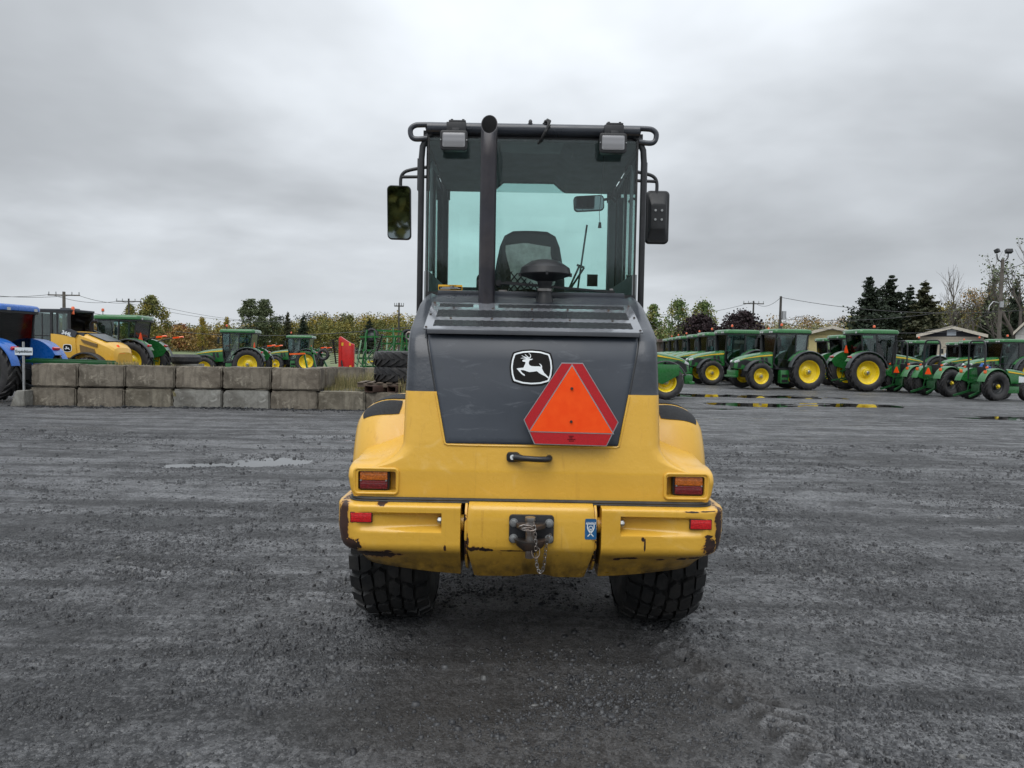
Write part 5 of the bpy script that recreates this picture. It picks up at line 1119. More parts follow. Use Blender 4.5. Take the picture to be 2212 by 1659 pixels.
# open station tractors with roll bars
def rops_tractor(label):
    T = thing('roll_bar_tractor', label, 'tractor')
    mb = MB(); mb.box((.1, 0, .66), (2.5, .40, .34)); mb.box((-.95, 0, .72), (.55, .5, .48)); mb.cyl((-.95, -.7, .66), (-.95, .7, .66), .11, n=12); mb.box((.95, 0, .5), (.25, 1.1, .14)); mb.box((-1.1, 0, .55), (.5, .42, .34)); mb.build('chassis', 'greendk', T, bevel=.02)
    st = [(.10, .33, .80, 1.45), (.6, .33, .78, 1.42), (1.1, .31, .76, 1.34), (1.35, .28, .76, 1.25), (1.5, .20, .78, 1.12)]
    mb = MB(); rings = []
    for x, w, zb, zt in st:
        h = zt-zb; half = [(w, zb), (w*1.03, zb+h*.5), (w*.96, zt-.12*h/.6), (w*.8, zt-.04), (w*.5, zt-.006), (0, zt)]
        rings.append([Vector((x, y, z)) for y, z in half+[(-y, z) for y, z in half[-2::-1]]])
    mb.ring(rings); h_ = mb.build('hood', 'green', T, angle=50)
    for sg in (-1, 1):
        mb = MB(); mb.prism([(.15, 1.28), (1.2, 1.17), (1.2, 1.21), (.15, 1.345)], lambda a, b: Vector((a, sg*.30, b)), lambda a, b: Vector((a, sg*.350, b))); mb.build('hood_stripe', 'stripe', h_)
        mb = MB(); mb.prism([(.75, .82), (1.35, .82), (1.3, 1.05), (.75, 1.12)], lambda a, b: Vector((a, sg*.28, b)), lambda a, b: Vector((a, sg*.346-.0*sg, b))); mb.build('side_grille', 'decalwhite' if sg < 0 else 'trimgrey', h_)
        mb = MB(); arc_fender(mb, -.95, .66, .80, radians(8), radians(165), sg*.42, sg*.78, 16, .04)
        mb.prism([(-.95+.80*cos(a), .66+.80*sin(a)) for a in [radians(10+150*i/14) for i in range(15)]]+[(-1.5, .85), (-.95, .75), (-.3, .75)], lambda a, b: Vector((a, sg*.42, b)), lambda a, b: Vector((a, sg*.44, b)))
        fe = mb.build('rear_fender', 'green', T, angle=50)
        mb = MB(); mb.box((-1.5, sg*.62, 1.30), (.06, .12, .14)); mb.build('tail_light', 'beacon', fe, bevel=.01)
    mb = MB(); mb.tube([(-1.30, -.42, .95), (-1.32, -.42, 2.45), (-1.32, -.36, 2.63), (-1.32, -.26, 2.69), (-1.32, .26, 2.69), (-1.32, .36, 2.63), (-1.32, .42, 2.45), (-1.30, .42, .95)], .038, 8); rb = mb.build('roll_bar', 'trimgrey', T)
    for sg in (-1, 1):
        mb = MB(); mb.box((-1.31, sg*.42, 1.55), (.12, .12, .16)); mb.build('roll_bar_hinge', 'trimgrey', rb)
        mb = MB(); mb.cyl((-1.31, sg*.56, 1.50), (-1.38, sg*.56, 1.50), .05, n=10); mb.build('warning_lamp', 'beacon', rb)
    mb = MB(); mb.box((-.75, 0, 1.10), (.45, .48, .12)); mb.box((-.98, 0, 1.32), (.10, .44, .42), Matrix.Rotation(-.15, 3, 'Y')); mb.build('seat', 'seat', T, bevel=.03)
    mb = MB(); mb.tube([Vector((-.18+.09*cos(a), .18*sin(a), 1.55+.1*cos(a))) for a in [2*pi*i/18 for i in range(18)]], .013, 6, closed=True); mb.beam((-.18, 0, 1.55), (0, 0, 1.2), .05, .05); mb.box((.02, 0, 1.3), (.15, .5, .3)); mb.build('steering_wheel', 'trimgrey', T)
    w = wheel(T, -.95, .66, .66, .34, 'trimgrey', rr=.5, nl=18); wheel(T, -.95, -.66, .66, .34, 'trimgrey', w)
    w = wheel(T, .95, .60, .44, .26, 'trimgrey', rr=.5, nl=16); wheel(T, .95, -.60, .44, .26, 'trimgrey', w)
    for sg in (-1, 1):
        mb = MB(); mb.beam((-1.1, sg*.25, .48), (-2.10, sg*.42, .18), .05, .09); mb.build('lift_arm', 'greendk', T)
        mb = MB(); mb.beam((-1.45, sg*.30, .38), (-1.35, sg*.26, 1.0), .035, .035); mb.build('lift_rod', 'greendk', T)
    mb = MB(); mb.beam((-1.2, 0, .85), (-1.75, 0, .80), .05, .06); mb.build('top_link', 'greendk', T)
    mb = MB(); mb.box((.0, -.55, .50), (.8, .25, .30)); mb.build('side_step', 'green', T, bevel=.02)
    mb = MB(); mb.prism([(-.17, 1.05), (.17, 1.05), (.03, 1.36), (-.03, 1.36)], lambda a, b: Vector((-1.52, a, b)), lambda a, b: Vector((-1.535, a, b))); mb.build('warning_triangle', 'orange', T, smooth=False)
    return T
rp = rops_tractor('small green roll bar tractor with a blue cover on its seat, rightmost of three')
RG = 'small green tractors with roll bars'; rp['group'] = RG
def rops_at(T, px, Y, rz, sc=1):
    w = at(px, 830, Y); f = Vector((cos(rz), sin(rz))); r_ = Vector((f.y, -f.x)); c = Vector((w.x, w.y))-f*(-.95)*sc-r_*.66*sc
    T.location = (c.x, c.y, GZ(c.x, c.y)); T.rotation_euler = (0, 0, rz); T.scale = (sc,)*3
rops_at(rp, 2150, 27.4, radians(14), .88)
s2 = copy_tree(rp); s2['label'] = 'small green roll bar tractor in the middle, orange triangle on its back'; rops_at(s2, 2050, 29.8, radians(20), .90)
s1 = copy_tree(rp); s1['label'] = 'small green roll bar tractor leftmost, next to the tall yellow wheel'; rops_at(s1, 1977, 32.3, radians(20), .90)
for ch in list(rp.children):
    if ch.name.startswith('warning_triangle'): bpy.data.objects.remove(ch)
    elif ch.name.startswith('wheel'):
        pass
mb = MB(); mb.box((-.78, .05, 1.50), (.30, .34, .26), Matrix.Rotation(.3, 3, 'Y') @ Matrix.Rotation(.4, 3, 'X')); sb = mb.build('seat_cover', 'blue', None, bevel=.04); sb.location = rp.location; sb.rotation_euler = rp.rotation_euler; sb.scale = rp.scale
tag(sb, 'crumpled blue cover lying over the seat of the rightmost roll bar tractor', 'cover')
# ---------------------------------------------------------------- the other wheel loader (seen from its left rear)
def hx(x): return x if x > -.5 else -.5+(x+.5)*.70
def loader2():
    T = thing('wheel_loader', 'yellow wheel loader with dark cab and white painted number 344L behind the block wall', 'wheel loader')
    mb = MB(); mb.box((.1, 0, .95), (4.0, .8, .5)); mb.box((.2, 0, 1.35), (1.8, 1.5, .5)); mb.build('chassis', 'blackmetal', T, bevel=.03)
    # engine hood: forward is +x, hood at the rear
    st = [(-.55, .72, 1.20, 2.12), (-1.0, .74, 1.10, 2.10), (-1.5, .74, 1.0, 1.98), (-2.1, .72, .95, 1.80), (-2.6, .68, .92, 1.64), (-2.85, .60, .92, 1.50), (-2.98, .50, .95, 1.32)]
    mb = MB(); rings = []
    for x, w, zb, zt in st:
        h = zt-zb; x = hx(x); zt += .12; h = zt-zb; half = [(w, zb), (w*1.02, zb+h*.55), (w*.97, zt-.14), (w*.86, zt-.04), (w*.5, zt), (0, zt+.01)]
        rings.append([Vector((x, y, z)) for y, z in half+[(-y, z) for y, z in half[-2::-1]]])
    mb.ring(rings); h_ = mb.build('engine_hood', 'yellow', T, angle=22)
    mb = MB(); mb.prism([(-1.35, .55), (-1.35, -.55), (-2.35, -.48), (-2.35, .48)], lambda a, b: Vector((hx(a), b, 2.14+(a+1.35)*.28)), lambda a, b: Vector((hx(a), b, 2.165+(a+1.35)*.28))); mb.build('top_screen', 'dark', h_)
    mb = MB(); mb.prism([(.0, 2.13), (-.45, 2.34), (-.80, 2.20), (-.72, 2.00)], lambda a, b: Vector((a, .70, b)), lambda a, b: Vector((a, .785, b))); mb.prism([(.0, 2.13), (-.45, 2.34), (-.80, 2.20), (-.72, 2.00)], lambda a, b: Vector((a, -.70, b)), lambda a, b: Vector((a, -.785, b))); mb.box((-.75, 0, 2.1), (.55, 1.4, .2)); mb.build('charcoal_shoulder', 'dark', h_)
    MT.setdefault('bronze', simple('brown_mesh_screen', (.16, .10, .035), .6, 0, .2, 40, .002, 200))
    for sg in (-1, 1):
        for pl in ([(-1.45, 1.80), (-2.35, 1.62), (-2.35, 1.50), (-1.6, 1.66)], [(-1.40, 1.58), (-2.20, 1.42), (-2.32, 1.14), (-1.45, 1.24)]):
            mb = MB(); mb.prism(pl, lambda a, b: Vector((hx(a)+.22, sg*.70, b+.14)), lambda a, b: Vector((hx(a)+.22, sg*(.80-.03*max(0, -a-1.4)), b+.14))); mb.build('side_screen', 'bronze', h_)
        mb = MB(); mb.prism([(.24, 2.13), (-.30, 2.09), (-.72, 1.98), (-.80, 1.20), (.24, 1.24)], lambda a, b: Vector((a, sg*.69, b)), lambda a, b: Vector((a, sg*.779, b))); mb.build('side_panel', 'yellow', h_, bevel=.008)
    def side(poly, nm, mat, y, par): mb = MB(); mb.prism(poly, lambda a, b: Vector((a, y-.003, b)), lambda a, b: Vector((a, y+.003, b))); return mb.build(nm, mat, par, smooth=False)
    oc = rpoly(octo, 12)
    def bb(x, z, cx_, cz_, s): return (cx_-(x-1105)/385*s, cz_-(z-257)/385*s)
    bd = side([bb(a, b, -.42, 1.58, .36) for a, b in oc], 'badge', 'decalwhite', .783, h_)
    side([bb(a, b, -.42, 1.58, .31) for a, b in oc], 'badge_field', 'decalblack', .789, bd); side([bb(a, b, -.42, 1.58, .30) for a, b in deer], 'leaping_deer', 'decalwhite', .795, bd)
    Mx = Matrix.Translation(Vector((-.40, .790, 2.14))) @ Matrix.Rotation(radians(-16), 4, 'Y') @ Matrix.Rotation(pi, 4, 'Z') @ Matrix.Rotation(pi/2, 4, 'X')
    text_mesh('344L', .20, 'white_lettering', 'decalwhite', h_, Mx, .004, .008)
    mb = MB(); mb.prism([(-.35, 1.52), (-.10, 1.52), (-.02, 1.88), (-.32, 1.88)], lambda a, b: Vector((-2.86+(b-1.5)*0, a+.0, b)), lambda a, b: Vector((-2.9, a, b))) if False else mb.prism([(-.2, 1.40), (.2, 1.40), (.03, 1.74), (-.03, 1.74)], lambda a, b: Vector((-2.20+(b-1.4)*.5, a+.2, b)), lambda a, b: Vector((-2.24+(b-1.4)*.5, a+.2, b))); mb.build('warning_triangle', 'orange', h_, smooth=False)
    # cab
    mb = MB()
    for sg in (-1, 1):
        for x in (-.45, .25, 1.0): mb.beam((x, sg*.72, 1.1), (x, sg*.70, 3.02), .07, .09)
        mb.beam((-.45, sg*.71, 2.98), (1.02, sg*.71, 2.98), .07, .08); mb.box((.28, sg*.72, 1.45), (1.42, .05, .70)); mb.tube([(.32, sg*.75, 1.75), (.4, sg*.75, 1.55), (.6, sg*.75, 1.45), (.85, sg*.75, 1.5), (.95, sg*.75, 1.9)], .02, 6)
    mb.box((-.46, 0, 1.5), (.05, 1.4, .8)); mb.box((1.0, 0, 1.3), (.05, 1.3, .5)); tag(mb.build('cab_frame', 'blackmetal', T), kind='stuff')
    for sg in (-1, 1):
        for x0, x1, mt in ((-.40, .20, 'tglass'), (.30, .96, 'tglass')):
            mb = MB(); mb.box(((x0+x1)/2, sg*.715, 2.35), (x1-x0, .008, 1.2)); mb.build('side_glass', mt, T)
        mb = MB(); mb.box((.02, sg*.712, 2.35), (.05, .03, 1.2)); mb.box((.62, sg*.712, 2.35), (.03, .03, 1.15)); mb.box((.62, sg*.712, 2.05), (.62, .03, .04)); tag(mb.build('glass_divider', 'blackmetal', T), kind='stuff')
    mb = MB(); mb.box((-.46, 0, 2.4), (.008, 1.3, 1.1)); mb.build('rear_window', 'tglass', T); mb = MB(); mb.box((1.02, 0, 2.3), (.008, 1.3, 1.3)); mb.build('windshield', 'tglass', T)
    mb = MB(); mb.box((.28, 0, 3.05), (1.62, 1.5, .09)); mb.box((-.15, .2, 3.12), (.35, .7, .06)); r_ = mb.build('cab_roof', 'dark', T, bevel=.03)
    mb = MB(); mb.cyl((-.50, .55, 3.05), (-.50, .55, 2.9), .05, n=10); mb.lathe([(.06, 3.06), (.065, 3.15), (.04, 3.2), (0, 3.21)], (-.50, .55, 0), 'Z', 12); mb.build('beacon', 'beacon', r_)
    mb = MB(); mb.box((.1, 0, 1.8), (.5, .5, .15)); mb.box((-.1, 0, 2.15), (.12, .48, .7)); mb.build('driver_seat', 'seat', T, bevel=.03)
    mb = MB(); mb.tube([(-.62, -.35, 2.0), (-.62, -.35, 2.55), (-.70, -.35, 2.65), (-.9, -.35, 2.68)], .06, 10); mb.build('exhaust_pipe', 'exhaust', T)
    for sg in (-1, 1):
        mb = MB(); mb.tube([(1.0, sg*.75, 2.95), (1.5, sg*.95, 2.95), (1.62, sg*1.0, 2.9), (1.62, sg*1.0, 2.3)], .015, 6); mb.tube([(1.0, sg*.75, 2.80), (1.6, sg*1.0, 2.80)], .013, 6); mb.tube([(1.2, sg*.8, 2.95), (1.02, sg*.8, 1.3)], .015, 6); mb.box((1.58, sg*1.02, 2.45), (.08, .18, .38)); mb.box((1.60, sg*1.05, 2.12), (.06, .12, .12)); tag(mb.build('side_mirror', 'blackmetal', T), kind='stuff')
        mb = MB(); arc_fender(mb, -1.25, .62, .82, radians(15), radians(160), sg*.66, sg*1.05, 16, .06); mb.build('rear_fender', 'blackmetal', T, solid=.015, angle=50)
        mb = MB(); arc_fender(mb, 1.35, .62, .82, radians(15), radians(160), sg*.66, sg*1.05, 16, .06); mb.build('front_fender', 'yellow', T, solid=.015, angle=50)
    w0 = None
    for x in (-1.25, 1.35):
        for sg in (-1, 1):
            if w0 is None: w0 = ag_rim(.32, .38).build('wheel', 'yellow', T, angle=30); ag_tyre(.62, .44, 20, .035, .55).build('tyre', 'tyre', w0, angle=35); w = w0
            else: w = copy_part(w0)
            w.location = (x, sg*.84, .62); w.rotation_euler = (0, 0, 0 if sg > 0 else pi)
    mb = MB(); mb.box((-2.05, 0, .85), (.4, 1.8, .42)); mb.build('rear_counterweight', 'yellow', T, bevel=.06)
    mb = MB()
    for sg in (-1, 1): mb.prism([(1.2, 1.6), (1.5, 1.75), (2.7, .85), (3.1, .40), (2.8, .30), (2.2, .85), (1.3, 1.3)], lambda a, b: Vector((a, sg*.25, b)), lambda a, b: Vector((a, sg*.33, b)))
    tag(mb.build('lift_arm', 'yellow', T, bevel=.01), kind='stuff')
    mb = MB(); pr = [(3.05, .9), (3.0, .4), (3.1, .12), (3.3, .04), (3.95, .03)]; mb.ring([[Vector((a, y, b)) for a, b in pr] for y in (-1.05, 1.05)], closed=False, cap=False); mb.build('bucket', 'cast', T, solid=.02)
    return T
L2 = loader2(); c = at(152, 760, 27.2); L2.location = (c.x, c.y, GZ(c.x, c.y)-.12); L2.rotation_euler = (0, 0, pi-radians(2)); L2.scale = (.98, .98, .98)
# ---------------------------------------------------------------- concrete block wall
def concrete(name, base, pale, dark, seed):
    m, t, p = newmat(name); tc = N(t, 'ShaderNodeTexCoord').outputs['Object']; mp = N(t, 'ShaderNodeMapping'); mp.inputs['Location'].default_value = (seed*3.7, seed, seed*1.3); t.links.new(tc, mp.inputs[0]); v = mp.outputs[0]
    a = noise(t, 1.8, 7, .65, v, dist=.6); c = mixc(t, mrange(t, a.outputs[0], .38, .66, 0, 1, True), dark, base)
    b = noise(t, 3.5, 8, .72, v, dist=1.5); c = mixc(t, mrange(t, b.outputs[0], .56, .68, 0, .8), c, pale)
    s = noise(t, 1, 4, .6, v, sc=(9, 9, .9)); c = mixc(t, mrange(t, s.outputs[0], .52, .70, 0, .55), c, tuple(x*.5 for x in dark))
    f = noise(t, 45, 4, .7, v); c = mixc(t, mrange(t, f.outputs[0], .35, .65, 0, .35), c, tuple(x*.6 for x in base))
    t.links.new(c, p.inputs['Base Color']); p.inputs['Roughness'].default_value = .8
    n1 = bump(t, noise(t, 14, 8, .7, v).outputs[0], .02, .8); t.links.new(n1, p.inputs['Normal']); return m
CON = [concrete('weathered_concrete_a', (.27, .235, .185), (.46, .42, .34), (.11, .09, .068), 1), concrete('weathered_concrete_b', (.22, .192, .152), (.40, .36, .29), (.095, .080, .060), 5),
       concrete('weathered_concrete_pale', (.28, .275, .25), (.44, .44, .41), (.13, .122, .105), 9), concrete('weathered_concrete_tan', (.25, .225, .175), (.38, .35, .28), (.10, .085, .062), 14)]
def block_mesh(w, h, d, seed, mi, name='block'):
    bm = bmesh.new(); bmesh.ops.create_cube(bm, size=1); bmesh.ops.scale(bm, vec=(w, d, h), verts=bm.verts)
    bmesh.ops.bevel(bm, geom=bm.edges[:], offset=.035, segments=2, affect='EDGES'); bmesh.ops.subdivide_edges(bm, edges=[e for e in bm.edges if e.calc_length() > .2], cuts=7, use_grid_fill=True)
    P = np.array([v.co[:] for v in bm.verts]); k = fbm(P[:, 0]*3+seed*7+P[:, 1]*2, P[:, 2]*5+seed, 90+seed, 3); k2 = fbm(P[:, 0]*11+seed, P[:, 2]*12, 120+seed, 2)
    corner = (np.abs(P[:, 0])/(w/2))**6+(np.abs(P[:, 2])/(h/2))**6
    for v, a, b, c_ in zip(bm.verts, k, k2, corner):
        q = .010*a+.006*b+.014*min(c_, 1.5)*abs(b); v.co.x -= math.copysign(q, v.co.x) if abs(v.co.x) > w*.4 else 0; v.co.z -= math.copysign(q*.8, v.co.z) if abs(v.co.z) > h*.4 else 0; v.co.y -= math.copysign(q, v.co.y) if abs(v.co.y) > d*.4 else 0
    me = bpy.data.meshes.new(name); bm.to_mesh(me); bm.free(); me.materials.append(CON[mi]); me.shade_smooth(); me.set_sharp_from_angle(angle=radians(40)); return me
WALLT = thing('block_wall', 'weathered concrete block wall two courses high across the left of the yard', 'wall', (-8.6, 18.2, 0))
def wall_pt(px, yy): return at(px, 800, yy)
def addblock(px0, px1, Y0, Y1, z0, z1, mi, seed, dep=.60, par=WALLT):
    a = wall_pt(px0, Y0); b = wall_pt(px1, Y1); w = (Vector((b.x-a.x, b.y-a.y))).length-.012
    me = block_mesh(w, z1-z0, dep, seed, mi); o = bpy.data.objects.new('block', me); COL.objects.link(o); o.parent = par
    an = math.atan2(b.y-a.y, b.x-a.x); nrm = Vector((-sin(an), cos(an), 0)); c = (a+b)/2+nrm*dep/2; o.location = (c.x-par.location.x, c.y-par.location.y, (z0+z1)/2); o.rotation_euler = (random.uniform(-.01, .01), 0, an+random.uniform(-.006, .006)); return o
YW = lambda px: 17.75+.35*(px-60)/640
ux = [65, 167, 270, 377, 480, 585, 692]; lx = [60, 163, 267, 372, 480, 583, 686, 788, 892, 996]
for i in range(6): addblock(ux[i], ux[i+1], YW(ux[i]), YW(ux[i+1]), .492, 1.075+(.012 if i == 0 else 0), [0, 1, 1, 0, 1, 0][i], i+1)
for i in range(9): addblock(lx[i], lx[i+1], YW(lx[i]), YW(lx[i+1])-(.12 if i >= 6 else 0), -.12, .480, [1, 1, 3, 2, 2, 1, 3, 1, 0][i], i+11)
addblock(700, 786, 20.6, 20.7, .45, 1.06, 1, 31); addblock(786, 850, 22.6, 22.9, .45, 1.0, 0, 32)
a = wall_pt(692, YW(692)); o = bpy.data.objects.new('block', block_mesh(1.2, .58, .6, 41, 0)); COL.objects.link(o); o.parent = WALLT; o.location = (a.x-.32+8.6, a.y+1.35-18.2, .785); o.rotation_euler = (0, 0, radians(88))
# gravel fill behind the wall: heaped to the top on the left, a lower ledge on the right
def fill():
    xs = np.linspace(-11.9, 3.0, 150); ys = np.linspace(18.22, 24.5, 60); X, Y = np.meshgrid(xs, ys, indexing='ij')
    left = 1-sstep(-5.45, -5.15, X); lvl = left*(1.02-.62*sstep(18.6, 22.0, Y)*sstep(-8, -10.5, X)-.0)+(1-left)*.47
    edge = sstep(24.5, 21.8, Y); edge = np.where(left > .5, sstep(23.8, 19.5, Y)*.0+1-sstep(19.8, 23.6, Y), 1-sstep(23.0, 24.4, Y))
    endx = 1-sstep(1.6, 3.0, X); lx_ = sstep(-11.9, -11.3, X)
    Z = -.40+(lvl+.40)*edge*endx*np.maximum(lx_, .0)+.035*fbm(X*2.2, Y*2.2, 60, 4)*edge
    Z = np.minimum(Z, np.where(Y < 18.7, lvl-.03, 9))
    mb = MB(); k = len(ys); mb.add(np.stack([X, Y, Z], -1).reshape(-1, 3).tolist(), [(i*k+j, i*k+j+1, (i+1)*k+j+1, (i+1)*k+j) for i in range(len(xs)-1) for j in range(k-1)])
    o = mb.build('gravel_bank', 'gravel'); tag(o, 'bank of gravel heaped behind the block wall', kind='structure')
fill()
# rubble strip along the foot of the wall
def rubble():
    mb = MB(); r = random.Random(5)
    for i in range(1500):
        px = r.uniform(20, 800); Y = YW(px)-abs(r.gauss(0, .22))-.03; c = at(px, 850, Y); s = r.uniform(.01, .03)*(1 if r.random() < .93 else 2.2)
        z = GZ(c.x, c.y)+.0; mb.box((c.x, c.y, z+s*.2), (s*r.uniform(.7, 1.6), s*r.uniform(.7, 1.4), s*r.uniform(.5, .9)), Matrix.Rotation(r.uniform(0, 3), 3, 'Z') @ Matrix.Rotation(r.uniform(-.5, .5), 3, 'X'))
    o = mb.build('wall_foot_rubble', 'stone', smooth=False); tag(o, 'pale rubble chips along the foot of the block wall', 'rubble', kind='stuff')
rubble()
# sign
MT['concrete'] = CON[2]; MT['galv'] = simple('galvanised_steel', (.42, .43, .44), .5, .6, .15, 12); MT['signwhite'] = simple('sign_white', (.62, .68, .74), .4, 0, .05, 4)
sp_ = at(52, 850, 17.6); SG = thing('yard_sign', 'white sign reading Expédition on a steel post in a concrete foot', 'sign', (sp_.x, sp_.y, GZ(sp_.x, sp_.y)))
mb = MB(); mb.ring([[(x, y, z) for x, y in ((-a, -.16), (.12, -.16), (.12, .16), (-a, .16))] for a, z in ((.26, -.05), (.23, .05), (.10, .38), (.08, .40))]); mb.build('concrete_foot', 'concrete', SG, bevel=.012)
mb = MB(); mb.box((0, 0, .98), (.045, .03, 1.30)); mb.box((0, -.018, .98), (.02, .012, 1.30)); mb.build('post', 'galv', SG)
mb = MB(); mb.prism(rrect(.03, 1.39, .46, .20, .02), lambda a, b: Vector((a, -.028, b)), lambda a, b: Vector((a, -.034, b))); bd = mb.build('sign_board', 'decalblack', SG, smooth=False)
mb = MB(); mb.prism(rrect(.03, 1.39, .452, .192, .018), lambda a, b: Vector((a, -.033, b)), lambda a, b: Vector((a, -.036, b))); mb.build('sign_face', 'signwhite', bd, smooth=False)
text_mesh('Expédition', .098, 'sign_lettering', 'decalblack', bd, Matrix.Translation((.03, -.038, 1.385)) @ RX, .0008, .0018)
# steel box tubes, pallet, tyres on the ledge
MT['rusty'] = simple('rusty_steel_tube', (.075, .045, .035), .6, .3, .3, 9, .001, 50); MT['wood'] = simple('wet_grey_wood', (.13, .10, .075), .75, 0, .3, 6, .002, 30)
def boxtube(px, py, Y, L_, rz, label):
    c = at(px, py, Y); mb = MB(); w, h = .30, .17
    o_ = rrect(0, 0, w, h, .02, 2); i_ = rrect(0, 0, w-.03, h-.03, .01, 2); k = len(o_)
    mb.ring([[Vector((a, 0, b)) for a, b in i_], [Vector((a, 0, b)) for a, b in o_], [Vector((a, L_, b)) for a, b in o_], [Vector((a, L_, b)) for a, b in i_]], cap=False); mb.ring([[Vector((a, 0, b)) for a, b in i_], [Vector((a, L_, b)) for a, b in i_]], cap=False)
    o = mb.build('steel_box_tube', 'rusty'); o.location = (c.x, c.y, .565); o.rotation_euler = (0, 0, rz); tag(o, label, 'steel tube', 'rusty box tubes on the gravel ledge')
boxtube(797, 833, 18.1, 1.6, -.55, 'rusty steel box tube on the ledge, left one of the pair'); boxtube(846, 834, 18.2, 1.6, -.55, 'rusty steel box tube on the ledge, right one near the loader')
c = at(868, 825, 18.9); PL = thing('wooden_pallet', 'dark wet wooden pallet under the stacked tractor tyres', 'pallet', (c.x, c.y, .60), .03)
for y in (-.5, 0, .5):
    mb = MB(); mb.box((0, y, .05), (2.2, .10, .10)); mb.build('bearer', 'wood', PL, bevel=.006)
for i in range(9):
    mb = MB(); mb.box((-1.02+i*.255, 0, .115), (.15, 1.2, .025)); mb.build('plank', 'wood', PL, bevel=.004)
def lay_tyre(z, label):
    mbt = ag_tyre(.88, .40, 20, .045, .60); o = mbt.build('tractor_tyre', 'tyre', angle=35); o.rotation_euler = (pi/2, 0, random.random()); o.location = (c.x+.08, c.y+.25, z)
    tag(o, label, 'tyre', 'spare tractor tyres stacked on a pallet'); return o
lay_tyre(.935, 'black tractor tyre lying on the pallet, lower of two'); lay_tyre(1.345, 'black tractor tyre lying on top of another tyre')
# dry grass tufts on the ledge and along the wall
m, t, p = newmat('dry_grass_blades'); gi = N(t, 'ShaderNodeNewGeometry'); t.links.new(mixc(t, gi.outputs['Random Per Island'], (.10, .11, .035), (.34, .28, .13)), p.inputs['Base Color']); p.inputs['Roughness'].default_value = .7; MT['dryg'] = m
def tufts(name, label, regs, seed):
    r = random.Random(seed); mb = MB()
    for (px0, px1, Y0, Y1, z, n, h) in regs:
        for i in range(n):
            q = at(r.uniform(px0, px1), 800, r.uniform(Y0, Y1)); hh = h*r.uniform(.4, 1.1); a = r.uniform(0, 6.28); w = .006; dx, dy = cos(a)*w, sin(a)*w; lx_, ly_ = r.gauss(0, .12)*hh, r.gauss(0, .12)*hh
            mb.add([(q.x-dx, q.y-dy, z), (q.x+dx, q.y+dy, z), (q.x+lx_*.5+dx*.7, q.y+ly_*.5+dy*.7, z+hh*.6), (q.x+lx_*.5-dx*.7, q.y+ly_*.5-dy*.7, z+hh*.6), (q.x+lx_*1.5, q.y+ly_*1.5, z+hh)], [(0, 1, 2, 3), (3, 2, 4)])
    o = mb.build(name, 'dryg', smooth=False); tag(o, label, 'grass', kind='stuff')
tufts('dry_grass', 'dry grass growing on the ledge beside the spare tyres', [(712, 800, 19.2, 20.4, .44, 750, .52), (700, 790, 18.4, 19.2, .44, 350, .2), (745, 830, 20.8, 22, .44, 500, .6), (860, 885, 18.1, 18.4, .46, 60, .45)], 3)
tufts('wall_weeds', 'thin weeds along the top of the gravel bank', [(230, 300, 18.6, 19.6, .98, 260, .22), (100, 690, 18.5, 20.5, .98, 700, .10), (374, 380, 17.80, 17.85, .3, 20, .2)], 4)
# long green beam resting on the bank behind the wall
c = at(155, 782, 19.2); mb = MB(); mb.box((0, 0, 0), (2.5, .12, .09)); mb.box((0, .1, .06), (2.3, .05, .05)); o = mb.build('steel_beam', 'greendk', bevel=.01); o.location = (c.x, c.y, 1.09); o.rotation_euler = (0, .015, .02); tag(o, 'dull green steel beam lying along the top of the wall', 'beam')
# red flail mower folded upright, disc gang, cultivator
c = at(744, 790, 26.5); zb = GZ(c.x, c.y)
RM = thing('flail_mower', 'bright red folded mower standing upright behind the wall', 'mower', (c.x, c.y, zb+.05), .12)
mb = MB(); mb.prism([(-.24, .25), (.34, .22), (.36, 1.72), (.20, 1.78), (-.16, 2.02), (-.22, 1.95)], lambda a, b: Vector((a, 0, b)), lambda a, b: Vector((a, .30, b))); bdy = mb.build('housing', 'redpaint', RM, bevel=.02)
mb = MB(); mb.prism([(-.18, .4), (-.13, .4), (-.13, 1.85), (-.18, 1.9)], lambda a, b: Vector((a, -.04, b)), lambda a, b: Vector((a, 0, b))); mb.prism([(.26, .3), (.30, .3), (.31, 1.7), (.27, 1.7)], lambda a, b: Vector((a, -.04, b)), lambda a, b: Vector((a, 0, b))); tag(mb.build('stiffening_rib', 'redpaint', bdy), kind='stuff')
for (x, z, w, h) in ((-.08, 1.72, .08, .12), (.20, 1.72, .07, .10), (.24, .80, .11, .22)):
    mb = MB(); mb.box((x, -.006, z), (w, .006, h)); mb.build('yellow_decal', 'decalyellow', bdy)
mb = MB(); mb.tube([(-.1, -.08, 1.1), (-.05, -.12, .8), (.0, -.1, .5), (.15, -.1, .35)], .03, 6); mb.build('hydraulic_hose', 'blackplastic', RM)
mb = MB(); mb.lathe([(0, -.06), (.22, -.05), (.24, 0), (.22, .05), (0, .06)], (-.70, .1, .42), 'Y', 18); mb.build('end_disc', 'redpaint', RM); mb = MB(); mb.beam((-.7, .1, .42), (-.2, .1, .5), .08, .08); mb.build('roller_arm', 'redpaint', RM)
